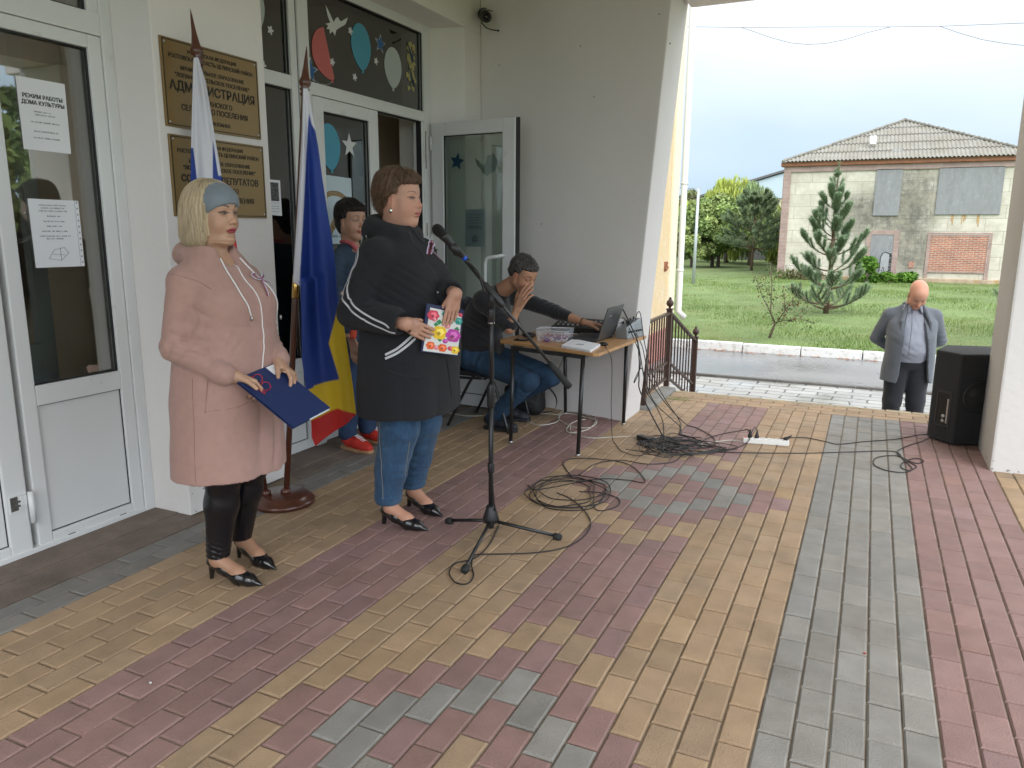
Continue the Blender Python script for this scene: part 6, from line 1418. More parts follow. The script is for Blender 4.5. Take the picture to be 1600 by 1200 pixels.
# ---------------------------------------------------------------- WOMAN SPEAKING INTO THE MICROPHONE
def woman_dark():
    P = empty('person', (-2.08, 3.23, 0), 0, 'woman in charcoal hooded coat with striped sleeves speaking at the microphone', 'person')
    HT = headT((-.034, 0, 1.638), R(0), R(1)); hs = 1.02; skin = (.50, .275, .195)
    BN = Vector((.89, -.456, .0)); BP0 = Vector((-1.865, 3.04, 1.0)); off = P.location
    opl = lambda px, py, d: on_plane(px, py, BP0+BN*d, BN)-off
    hR, hL = opl(634, 506, .030), opl(712, 458, .036)
    b = Sdf(.02); b.add(head_prims(HT, hs, jaw=1.0, cheek=1.15, nose=1.12, lids=.0052, neck=(-.06, 0, 1.46), neck_r=.062, double=.9, open_m=.004, mouth=.95)); b.add(hpl(HT, [ell((.02, 0, -.035), (.070, .071, .078), k=.03)], hs))
    b.add(cap((-.06, -.1, 1.41), (-.06, .1, 1.41), .05, k=.05), ell((-.04, 0, 1.33), (.08, .14, .10), k=.04))
    prR, tR, _ = hand_prims(hR, opl(664, 520, .026)-hR, (-.86, .45, .1), (.1, .1, 1), curl=(.06, .07, .08, .10), sc_=.94, spread=.02, thumb_out=.4, rad=1.05)
    prL, tL, _ = hand_prims(hL, opl(706, 487, .024)-hL, (-.86, .45, -.1), (-.3, -.9, -.1), curl=(.05, .07, .09, .12), sc_=.94, spread=.02, thumb_out=.35, rad=1.05)
    b.add(prR, prL, cap((-.03, -.255, 1.09), hR, .042, .0265, k=.02), cap((.07, .22, 1.20), hL, .040, .0265, k=.02), loft([(.8, 0, 0, .14, .18), (1.1, 0, 0, .14, .17), (1.35, -.02, 0, .10, .16)], k=.05))
    b.add(cap((-.04, -.15, 1.38), (-.09, -.25, 1.12), .05, k=.03), cap((-.09, -.25, 1.12), (-.03, -.26, 1.09), .05), cap((-.04, .15, 1.38), (-.04, .26, 1.16), .05, k=.03), cap((-.04, .25, 1.18), (.07, .22, 1.20), .045))
    legs = ((-1, -.085, -.117, -.02), (1, -.105, .150, -.28))
    for y, ax, ay, rz in legs: b.add(chain([(0, .10*y, .8), (-.01, .105*y, .5), (ax*.6, ay*.98, .3), (ax+.02, ay, .2)], [.07, .06, .055, .043], k=.02))
    b.add(foot_prims(.0, -.117, .0, 1.02), foot_prims(-.025, .128, -.28, 1.02))
    def colf(V):
        C = head_colors(HT, V, hs, skin, lip=(.42, .13, .115), brow=(.13, .07, .045), brow_w=.8, blush=.5, liner=.75, lids=.0052); low = V[:, 2] < .4; C[low] = C[low]*_v((1.0, .95, .9)); return C
    boxes = [((0, -.09, 1.50), (.105, .09, 1.735), .0020), ((-.17, -.13, 1.46), (.015, .13, 1.80), .0030), ((.01, -.13, 1.43), (.14, .13, 1.505), .0030), ((-.2, -.22, 1.33), (.14, .22, 1.465), .006), ((-.02, -.30, .86), (.42, .30, 1.30), .0034), ((-.2, -.36, .80), (.2, .36, 1.36), .02), ((-.16, -.18, .04), (.16, .2, .27), .006), ((-.18, -.22, .25), (.16, .24, .80), .02)]
    solid('body', b, boxes, skin_m, P, colf); eyes(HT, hs, P, iris=(.06, .08, .08), look=R(2))
    c = Sdf(.03)
    c.add(loft([(.605, -.005, 0, .232, .295), (.75, -.005, 0, .230, .290), (.90, .01, 0, .232, .288), (1.03, .015, 0, .222, .272), (1.16, .005, 0, .198, .255), (1.28, .0, 0, .172, .235), (1.37, -.015, 0, .145, .21), (1.43, -.04, 0, .11, .155), (1.48, -.045, 0, .095, .11), (1.52, -.045, 0, .085, .095)]))
    for y in (1, -1): c.add(ell((.085, .10*y, 1.235), (.095, .11, .10), k=.05), cap((-.05, .10*y, 1.435), (-.05, .185*y, 1.385), .05, .078, k=.045))
    RA = [(-.05, -.195, 1.37), (-.118, -.288, 1.115), tuple(Vector((-.118, -.288, 1.115)).lerp(hR, .80))]; LA = [(-.05, .195, 1.37), (-.03, .265, 1.18), tuple(Vector((-.03, .265, 1.18)).lerp(hL, .78))]
    for A in (RA, LA): c.add(cap(A[0], A[1], .086, .076, k=.03), cap(A[1], A[2], .076, .066, k=.014))
    hood = [(-.065-.105*math.cos(R(-150+i*300/12)), .106*math.sin(R(-150+i*300/12)), 1.535-.048*(1-math.cos(R(-150+i*300/12)))*.75) for i in range(13)]
    c.add(chain(hood, [.020]+[.034]*11+[.020], k=.025)); c.add(ell((-.165, 0, 1.49), (.066, .115, .075), k=.03))
    c.add(ell((-.040, 0, 1.600), (.096, .086, .100), k=.012, op='s'))
    c.add(loft([(.55, -.005, 0, .205, .268), (.66, 0, 0, .195, .255), (.72, 0, 0, .15, .2)], k=.005, op='s'))
    for A, hh_ in ((RA, hR), (LA, hL)):
        dv = (_v(hh_)-_v(A[2])); dv /= np.linalg.norm(dv); c.add(cap(_v(A[2])+dv*.060, _v(A[2])+dv*.12, .050, k=.004, op='s'))
    c.disp = add_disp(fold(.003, 10), drape(.008, 6, .61, 1.15, 1.2), sleeve_folds(RA[0], RA[1], .92, .09, .06, .013, .6), sleeve_folds(RA[0], RA[1], .3, .12, .06, .008, 2.2), sleeve_folds(RA[1], RA[2], .14, .08, .055, .012, 1.4), sleeve_folds(LA[0], LA[1], .9, .1, .04, .014, 1.2), sleeve_folds(LA[1], LA[2], .2, .09, .035, .012, .2), pulls((.06, -.20, 1.22), (.5, .4, 1), .11, .04, .011, .4), pulls((.17, -.05, 1.05), (.1, 0, 1), .14, .055, .007, .3))
    char = cloth_mat('charcoal_knit', (.0125, .013, .016), .95, .04, var=.35, vs=260, bump=.6, bs=420)
    solid('coat', c, [((-.30, -.42, .58), (.36, .42, 1.58), .0075)], char, P)
    T_ = lambda px, py: trace(c, px, py, P)
    stw = cloth_mat('white_stripe', (.52, .52, .54), .8, .1)
    z4 = lambda x, y: (500+x/3.333, 240+y/3.333)
    for k, pts in enumerate((((212, 430), (172, 520), (138, 620), (120, 725), (158, 812), (250, 878), (330, 915), (392, 935)), ((238, 430), (198, 520), (162, 620), (142, 720), (178, 794), (262, 852), (340, 890), (397, 907)))):
        strip_on('sleeve_stripe', c, [T_(*z4(*q)) for q in pts], .0085, .0008, stw, P, th=.0015)
    for pts in (((340, 1068), (400, 1040), (455, 1000), (497, 962)), ((340, 1048), (395, 1020), (440, 985), (480, 948))):
        strip_on('pocket_stripe', c, [T_(*z4(*q)) for q in pts], .011, .0008, stw, P, th=.0015)
    dk = mat('zip_black', (.006, .006, .007), .4)
    cord_on('zipper', c, [T_(*z4(*q)) for q in ((455, 405), (500, 480), (550, 560), (592, 620), (606, 690), (612, 740), (628, 790))], .0032, 0, dk, P)
    cord_on('zipper', c, [T_(*q) for q in ((697, 558), (701, 580), (704, 600), (706, 622))], .0032, 0, dk, P)
    cord_on('placket_edge', c, [T_(*z4(*q)) for q in ((480, 400), (545, 470), (600, 505), (632, 492))], .003, .002, char, P)
    cord_on('pocket_seam', c, [T_(*z4(*q)) for q in ((352, 1130), (420, 1150), (500, 1160), (565, 1155))], .0022, 0, dk, P)
    m = MB(); e = T_(*z4(610, 722)); m.ball(tuple(e+np.array([.006, -.004, 0])), .006, 8, 6); o = m.build('zip_pull', steel); o.parent = P
    l = Sdf(.03)
    for y, ax, ay, rz in legs: l.add(chain([(0, .10*y, .85), (.0, .108*y, .52), (ax*.6, ay, .3), (ax+.012, ay, .16)], [.125, .100, .080, .068], k=.02)); 
    l.pr.append(half((0, 0, -1), -.115))
    for y, ax, ay, rz in legs: l.add(cap((ax+.015, ay, .06), (ax+.012, ay, .135), .057, k=.003, op='s'))
    l.disp = add_disp(crease(.003, 24), lambda p: .003*(np.abs(p[:, 2]-.145) < .024), *[sleeve_folds((.0, .108*y, .56), (ax, ay, .14), t_, .08, lam, am, ph+y) for y, ax, ay, rz in legs for t_, lam, am, ph in ((.25, .07, .008, .5), (.62, .055, .007, 1.8), (.90, .04, .007, 2.6))])
    solid('jeans', l, [((-.26, -.28, .10), (.2, .3, .84), .0062)], jean_m, P)
    J = lambda px, py: trace(l, px, py, P)
    for pts in (((592, 655), (594, 700), (596, 740), (598, 780)), ((641, 690), (636, 720), (634, 745))):
        Q = [J(*q) for q in pts]; Q = [q for q in Q if q is not None]; cord_on('stitching', l, Q, .0010, .0006, thread, P)
    pump(P, -.0, -.117, .0, 1.0, hh=.055, hr=.012); pump(P, -.025, .128, -.28, 1.0, hh=.055, hr=.012)
    h = Sdf(.02)
    h.add(hpl(HT, [ell((-.030, 0, .060), (.108, .090, .098)), ell((-.075, 0, -.005), (.055, .070, .085), k=.03), ell((.050, 0, .098), (.052, .064, .034), (0, .35, 0), k=.02)], hs))
    h.add(hpl(HT, [rbox((.105, 0, -.03), (.070, .12, .105), .025, (0, -.12, 0), k=.012, op='s'), ell((.012, .085, -.012), (.028, .04, .045), k=.008, op='s'), ell((.012, -.085, -.012), (.028, .04, .045), k=.008, op='s'), rbox((0, 0, -.13), (.2, .2, .045), .01, k=.01, op='s')], hs))
    h.disp = lambda p: .0045*wav(p*_v((1, 1, .6)), 75)
    t_ = np.array(HT.translation, dtype=f32)
    solid('hair', h, [(t_-.17, t_+.17, .004)], hair_m, P, lambda V: np.tile(_v((.085, .05, .032)), (len(V), 1))*(1+.25*wav(V, 80))[:, None])
    brown = lambda rg, n: np.clip(np.array([(.17, .102, .062)])*rg.uniform(.45, 1.35, (n, 1)), 0, 1)
    sel = lambda d: ((d[:, 2] > .05) | ((d[:, 0] < .05) & (d[:, 2] > -.45))) & ~((d[:, 0] > .5) & (d[:, 2] < .38))
    fl = lambda d: np.stack([np.where(d[:, 0] > .2, .8, -.4), d[:, 1]*.3, np.where(d[:, 0] > .2, -.35, -.85)], 1)+.35*np.sin(d*7+1)
    short_hair(P, HT, h, 2800, 5, brown, fl, sel, .55, .0010, .004, (-.001, .010), hs, 8)
    m = MB(); 
    for dz, dx in ((.085, -.115), (.020, -.125)):
        e = HT @ Vector((dx, -.02, dz)); m.tube([e+Vector((.012, 0, -.004)), e, e+Vector((-.022, -.004, .004)), e+Vector((-.026, -.004, .012))], [.007, .008, .006, .003], 7)
    o = m.build('hair_tuft', hair_m, colors=True); o.parent = P; o.data.color_attributes['col'].data.foreach_set('color', np.tile((.05, .03, .02, 1), len(o.data.vertices)).astype(f32).ravel())
    m = MB(); e = HT @ Vector((.002, -.087, -.048)); m.ball(tuple(e), (.011, .006, .012), 12, 8); o = m.build('earring', mat('silver_shine', (.75, .73, .68), .15, metal=1)); o.parent = P
    tricolour('ribbon_pin', 'looped tricolour ribbon pinned on the charcoal coat', c, P, [[T_(667, 398), T_(669, 385), T_(673, 376), T_(678, 378), T_(674, 388), T_(672, 397)], [T_(672, 392), T_(678, 398), T_(683, 403), T_(688, 407)]], .011)
    # flowery booklet
    N = Vector((.89, -.456, .0)); P0 = Vector((-1.865, 3.04, 1.0))
    cs = [on_plane(px, py, P0, N) for px, py in ((657, 549), (714, 556), (724, 484), (666, 474))]
    t = empty('booklet', tuple(cs[0]), label='booklet with bright painted flowers on its cover, held by the speaking woman', cat='booklet')
    MB().prism(cs, N*.006).build('booklet_cover', mat('booklet_navy', (.015, .02, .08), .35), t)
    u = (cs[1]-cs[0]); v = (cs[3]-cs[0]); o_ = cs[0]+N*.0066
    def BP(a, b, n=0): return o_+u*a+v*b+N*n
    MB().prism([BP(.04, .02), BP(.99, .02), BP(.97, .90), BP(.10, .93)], N*.0006).build('cover_picture', mat('cover_white', (.68, .68, .66), .4), t)
    rr = random.Random(12)
    fc = {'pink': (.62, .05, .10), 'yellow': (.80, .52, .02), 'orange': (.75, .12, .02), 'magenta': (.48, .05, .35), 'green': (.02, .22, .08), 'teal': (.03, .30, .26), 'rose': (.7, .25, .3)}
    for k_ in list(fc): fc[k_+'_lit'] = tuple(min(1, v_*1.3+.12) for v_ in fc[k_]); fc[k_+'_deep'] = tuple(v_*.5 for v_ in fc[k_])
    def blob(a, b, r, c_, n_=5, lvl=1, asp=1.3):
        m_ = MB(); r *= 1.25
        for k in range(n_):
            an = 6.28*k/n_; ca, cb = a+r*.5*math.cos(an), b+r*.5*math.sin(an)/asp
            m_.prism([BP(ca+r*.55*math.cos(q+an), cb+r*.42*math.sin(q+an)/asp, .0007+.0003*lvl+.00005*k) for q in np.linspace(0, 6.28, 9)[:-1]], N*.0002)
        m_.build('painted_flower', mat('paint_'+c_, fc[c_], .4), t)
    for a, b, r in ((.38, .66, .06), (.30, .60, .05), (.70, .86, .07), (.55, .78, .05), (.45, .30, .05), (.62, .42, .06), (.5, .16, .06), (.83, .12, .05), (.88, .56, .06)): blob(a, b, r, 'green', 4, 0)
    fl_ = ((.20, .78, .13, 'pink'), (.24, .70, .06, 'rose'), (.52, .84, .08, 'teal'), (.68, .70, .06, 'teal'), (.42, .44, .17, 'yellow'), (.80, .42, .17, 'magenta'), (.77, .38, .08, 'rose'), (.22, .15, .10, 'orange'), (.55, .13, .10, 'orange'), (.90, .12, .10, 'yellow'), (.76, .14, .06, 'pink'), (.38, .12, .06, 'rose'), (.60, .60, .07, 'rose'), (.90, .74, .09, 'teal'), (.93, .88, .05, 'pink'), (.60, .28, .06, 'magenta'))
    for a, b, r, c_ in fl_: blob(a, b, r, c_, 6, 2)
    for a, b, r, c_ in fl_: blob(a+r*.12, b+r*.1, r*.5, c_+'_lit', 5, 3); blob(a-r*.15, b-r*.12, r*.28, c_+'_deep', 4, 4)
    return P
P2 = woman_dark()
# ---------------------------------------------------------------- WOMAN BEHIND, BY THE DOOR
def woman_behind():
    P = empty('person', (-3.165, 4.255, 0), 0, 'dark haired woman in a blue denim jacket and red sneakers half hidden behind the speaker', 'person')
    HT = headT((-.0, -.01, 1.55), R(-14), R(3)); skin = (.42, .24, .165)
    hR = Vector((.12, -.19, .75))
    b = Sdf(.02); b.add(head_prims(HT, 1.0, lids=.0045, neck=(-.03, 0, 1.36), neck_r=.052, cheek=1.05)); b.add(ell((0, 0, 1.30), (.09, .13, .10), k=.04), loft([(.7, 0, 0, .1, .14), (1.25, 0, 0, .09, .14)]))
    pr, t1, _ = hand_prims(hR, (.1, .05, -1), (0, 1, .1), (1, 0, -.1), curl=(.3, .35, .4, .45)); b.add(pr, cap((.04, -.21, .95), hR, .036, .027, k=.02), cap((-.02, -.19, 1.25), (.04, -.21, .95), .04))
    for y in (-.08, .09): b.add(cap((0, y, .75), (-.02, y, .12), .06, .04, k=.03))
    solid('body', b, [((-.13, -.13, 1.40), (.16, .13, 1.70), .0036), ((-.12, -.2, .62), (.2, -.12, .80), .0045), ((-.2, -.26, .8), (.2, .26, 1.41), .016), ((-.12, -.18, .05), (.12, .18, .8), .02)], skin_m, P, lambda V: head_colors(HT, V, 1.0, skin, brow=(.03, .02, .015), blush=.2))
    eyes(HT, 1.0, P)
    c = Sdf(.03); c.add(loft([(.72, 0, 0, .13, .19), (.9, 0, 0, .14, .19), (1.1, .02, 0, .145, .18), (1.22, .02, 0, .14, .18), (1.31, 0, 0, .11, .165), (1.38, -.02, 0, .07, .09), (1.40, -.02, 0, .065, .08)]))
    for y in (1, -1): c.add(cap((-.02, .09*y, 1.35), (-.02, .165*y, 1.31), .045, .055, k=.04), cap((-.02, .175*y, 1.30), (.0, .215*y, 1.05), .058, .05, k=.02), cap((.0, .215*y, 1.05), (.085, .20*y, .86), .05, .042, k=.01))
    c.add(ell((.03, 0, 1.42), (.075, .06, .09), k=.01, op='s')); c.disp = add_disp(fold(.003, 25), pulls((.05, -.1, 1.1), (.2, .3, 1), .2, .045, .009), *[sleeve_folds((-.02, .175*y, 1.30), (.0, .215*y, 1.05), .8, .12, .035, .011, y) for y in (-1, 1)])
    solid('denim_jacket', c, [((-.2, -.3, .70), (.24, .3, 1.44), .009)], mat('denim_jacket', (.028, .05, .085), .85, var=.2, vscale=20, bump=.3, bscale=400), P)
    k = Sdf(.01); k.add(chain([(.045, -.07, 1.405), (.075, -.045, 1.36), (.10, -.02, 1.30)], [.014, .016, .012]), chain([(.045, .07, 1.405), (.075, .045, 1.36), (.10, .02, 1.30)], [.014, .016, .012]), chain([(-.06, -.05, 1.42), (.0, -.072, 1.42), (.045, -.07, 1.405)], [.013, .013, .014]))
    solid('collar', k, [((-.1, -.12, 1.26), (.14, .12, 1.46), .006)], mat('pink_collar', (.45, .10, .11), .8), P)
    s_ = Sdf(.02); s_.add(cap((.10, -.20, .99), (.125, -.20, .90), .028), cap((.125, -.20, .90), (.115, -.195, .82), .026)); solid('red_cuff', s_, [((.04, -.26, .76), (.2, -.14, 1.06), .006)], mat('orange_red_cloth', (.5, .06, .03), .8), P)
    l = Sdf(.03); 
    for y in (-1, 1): l.add(chain([(0, .08*y, .9), (0, .085*y, .5), (-.02+.01*y, .10*y, .12)], [.10, .075, .062]))
    l.pr.append(half((0, 0, -1), -.075)); l.disp = crease(.006, 26)
    solid('jeans', l, [((-.16, -.22, .07), (.14, .22, .9), .009)], mat('bright_denim', (.018, .04, .095), .85, var=.2, vscale=15), P)
    rs, sl = mat('red_canvas', (.50, .025, .015), .7), mat('gum_sole', (.42, .24, .12), .7)
    sneaker(P, .035, -.105, -.15, rs, sl, laces=wcord); sneaker(P, .03, .12, -.1, rs, sl, laces=wcord)
    h = Sdf(.02); h.add(hpl(HT, [ell((-.025, 0, .062), (.108, .090, .096)), ell((-.065, 0, -.01), (.06, .075, .085), k=.03), ell((.052, 0, .085), (.050, .066, .040), k=.02), rbox((.11, 0, -.03), (.065, .12, .10), .02, (0, -.1, 0), k=.01, op='s'), ell((.012, -.085, -.02), (.022, .03, .035), k=.008, op='s')]))
    t_ = np.array(HT.translation, dtype=f32); h.disp = lambda p: .003*wav(p, 80)
    solid('hair', h, [(t_-.17, t_+.17, .006)], hair_m, P, lambda V: np.tile(_v((.012, .008, .007)), (len(V), 1)))
    sel = lambda d: (d[:, 2] > .0) & ~((d[:, 0] > .4) & (d[:, 2] < .3)); fl = lambda d: np.stack([np.where(d[:, 0] > .1, .8, -.3), d[:, 1]*.3, np.full(len(d), -.7)], 1)
    short_hair(P, HT, h, 500, 8, lambda rg, n: np.array([(.018, .012, .010)])*rg.uniform(.5, 1.8, (n, 1)), fl, sel, .6, .0016, .003, (0, .005))
    return P
P3 = woman_behind()
# ---------------------------------------------------------------- SEATED MAN AT THE MIXER
def man_seated():
    P = empty('person', (-2.68, 5.20, 0), 0, 'grey haired man in a black top sitting at the table, one hand over his face', 'person')
    hd = locp(P, 820, 428, 5.14); HT = headT((hd.x-.015, hd.y, hd.z-.012), R(-20), R(28)); hs = 1.03; skin = (.46, .245, .155)
    shR, shL = Vector((.10, -.175, .995)), Vector((.14, .185, 1.01)); elR = locp(P, 796, 512, 4.99); wrR = locp(P, 808, 483, 5.0); wrR = Vector((wrR.x, wrR.y, wrR.z)); tipR = locp(P, 826, 449, 5.02)
    elL = locp(P, 868, 487, 5.42); wrL = locp(P, 913, 504, 5.36)
    b = Sdf(.02); b.add(head_prims(HT, hs, jaw=1.04, cheek=.95, nose=1.15, lids=.0022, neck=(.13, 0, 1.03), neck_r=.056)); b.add(cap(shR, elR, .045), cap(elR, wrR, .042, .027, k=.02), cap(shL, elL, .045), cap(elL, wrL, .040, .026, k=.02), ell((.06, 0, .95), (.09, .15, .12), k=.03))
    pr, t1, _ = hand_prims(wrR, (tipR-wrR), (.35, .95, .1), (-.9, .2, .3), curl=(.16, .2, .24, .3), spread=.07, sc_=1.1, thumb_out=.8, thumb_curl=.1, rad=1.05); b.add(pr)
    mixd = locp(P, 946, 508, 5.42)-wrL; pl, t2, _ = hand_prims(wrL, mixd, (0, -.15, -1), (.1, -1, 0), curl=(.2, .26, .3, .35), sc_=1.08, thumb_out=.5); b.add(pl)
    knN = locp(P, 826, 594, 5.02); knF = locp(P, 862, 588, 5.36); ftN = locp(P, 772, 652, 5.08); ftN.z = .10; ftF = Vector((.12, .20, .10))
    b.add(cap((0, -.09, .55), knN, .06), cap((0, .09, .55), knF, .06), cap(knN, ftN, .04), cap(knF, ftF, .04), loft([(.5, 0, 0, .09, .13), (.95, .05, 0, .09, .13)]))
    h0 = HT.translation
    solid('body', b, [((h0.x-.17, h0.y-.14, h0.z-.17), (h0.x+.17, h0.y+.14, h0.z+.17), .0036), ((.02, -.3, .78), (.55, -.02, 1.03), .0045), ((.02, -.3, 1.03), (h0.x-.17, .0, 1.15), .006), ((.40, .0, .72), (1.0, .32, .92), .0045), ((-.2, -.3, .3), (.4, .3, 1.03), .02)], skin_m, P, lambda V: head_colors(HT, V, hs, skin, lip=(.33, .13, .10), brow=(.03, .025, .02), stubble=.5, blush=.3))
    c = Sdf(.03); c.add(chain([(-.03, 0, .53), (-.03, 0, .68), (.03, 0, .85), (.09, 0, .965)], [.155, .15, .15, .12], k=.06)); 
    for y in (1, -1): c.add(ell((.0, .06*y, .62), (.15, .12, .14), k=.05), ell((.06, .08*y, .90), (.13, .11, .12), k=.05))
    c.add(cap((.10, -.08, 1.035), shR, .055, .075, k=.04), cap((.12, .08, 1.04), shL, .055, .075, k=.04), cap(shR, elR+(shR-elR)*.10, .072, .056, k=.02), cap(elR+(shR-elR)*.12, elR+(wrR-elR)*.12, .056, .050, k=.01), cap(shL, elL, .072, .052, k=.02), cap(elL, elL+(wrL-elL)*.42, .052, .042, k=.01), cap((.14, -.0, 1.03), (.165, 0, 1.05), .068, k=.02))
    c.add(cap((.16, 0, 1.05), (.27, 0, 1.16), .058, .07, k=.006, op='s')); c.disp = add_disp(fold(.003, 20), pulls((.05, -.15, .75), (.5, .2, 1), .16, .045, .012, .3), pulls((.15, -.1, .92), (.3, .4, 1), .1, .035, .009, 1), sleeve_folds(shR, elR, .8, .1, .032, .012, .4), sleeve_folds(shL, elL, .80, .12, .055, .009, 1.3), sleeve_folds(elL, wrL, .2, .08, .028, .010, .3))
    solid('long_sleeved_top', c, [((-.24, -.3, .42), (.75, .34, 1.13), .0085)], cloth_mat('black_jersey', (.011, .011, .014), .9, .3), P)
    l = Sdf(.03); l.add(cap((-.02, -.10, .545), knN, .105, .078, k=.04), cap(knN, ftN, .075, .062, k=.02), cap((-.02, .10, .545), knF, .105, .078, k=.04), cap(knF, ftF+Vector((0, 0, .05)), .075, .060, k=.02), ell((-.06, 0, .53), (.14, .18, .10), k=.05)); l.disp = add_disp(fold(.003, 16), sleeve_folds((-.02, -.1, .545), knN, .9, .08, .06, .009, .3), sleeve_folds((-.02, -.1, .545), knN, .15, .10, .07, .010, 1.3), sleeve_folds((-.02, .1, .545), knF, .85, .1, .06, .009, 2.3), sleeve_folds(knN, ftN, .2, .07, .06, .007, .3), sleeve_folds(knN, ftN, .8, .1, .03, .012, 1.3)); l.pr.append(half((0, 0, -1), -.085))
    solid('jeans', l, [((-.26, -.3, .06), (.75, .36, .72), .009)], mat('dark_denim', (.018, .05, .10), .85, var=.3, vscale=14, bump=.3, bscale=400, dirt=(.04, .10, .19), dscale=6, dlo=.5, dhi=.75), P)
    ds, dsl = mat('dark_shoe', (.015, .017, .025), .6), mat('dark_sole', (.02, .02, .02), .7)
    sneaker(P, ftN.x+.04, ftN.y, 0, ds, dsl, 1.0); sneaker(P, ftF.x+.04, ftF.y, .1, ds, dsl, 1.0)
    h = Sdf(.015); h.add(hpl(HT, [ell((-.024, 0, .055), (.104, .085, .093)), ell((-.065, 0, .0), (.058, .068, .06), k=.02), ell((.040, 0, .085), (.050, .062, .042), k=.02), rbox((.108, 0, -.03), (.062, .12, .105), .015, (0, -.12, 0), k=.008, op='s'), ell((.018, -.085, -.03), (.032, .03, .045), k=.006, op='s'), ell((.018, .085, -.03), (.032, .03, .045), k=.006, op='s'), rbox((0, 0, -.13), (.2, .2, .055), .01, k=.01, op='s')], hs))
    t_ = np.array(HT.translation, dtype=f32); h.disp = lambda p: .0028*wav(p, 95)
    solid('hair', h, [(t_-.17, t_+.17, .005)], hair_m, P, lambda V: np.tile(_v((.035, .032, .028)), (len(V), 1))*(1+.3*wav(V, 120))[:, None])
    sel = lambda d: ((d[:, 2] > .15) | ((d[:, 0] < -.1) & (d[:, 2] > -.35))) & ~((d[:, 0] > .5) & (d[:, 2] < .5)); fl = lambda d: np.stack([np.where(d[:, 0] > .0, .8, -.2), d[:, 1]*.2, np.where(d[:, 0] > 0, -.2, -.8)], 1)
    short_hair(P, HT, h, 1700, 18, lambda rg, n: np.array([(.085, .078, .07)])*rg.uniform(.4, 2.4, (n, 1)), fl, sel, .35, .0010, .003, (0, .005), hs, 6)
    m = MB(); q = wrL*.93+elL*.07; d = (wrL-elL).normalized(); m.lathe(tuple(q), [(.030, -.004), (.032, 0), (.030, .004)], 16, axis=tuple(d)); o = m.build('bracelet', black_plastic); o.parent = P
    m = MB(); q = elR*.35+wrR*.65
    tricol = [(rW, -.004), (rB, 0), (rR, .004)]
    cpt = snap(c, [tuple(Vector((.25, -.12, .93)))])[0]
    tricolour('ribbon_pin', 'tricolour ribbon hanging on the seated man\'s black top', c, P, [[cpt, cpt+_v((.02, 0, -.03)), cpt+_v((.03, -.01, -.07))], [cpt, cpt+_v((-.01, -.01, -.03)), cpt+_v((-.015, -.02, -.06))]], .010)
    return P
P4 = man_seated()
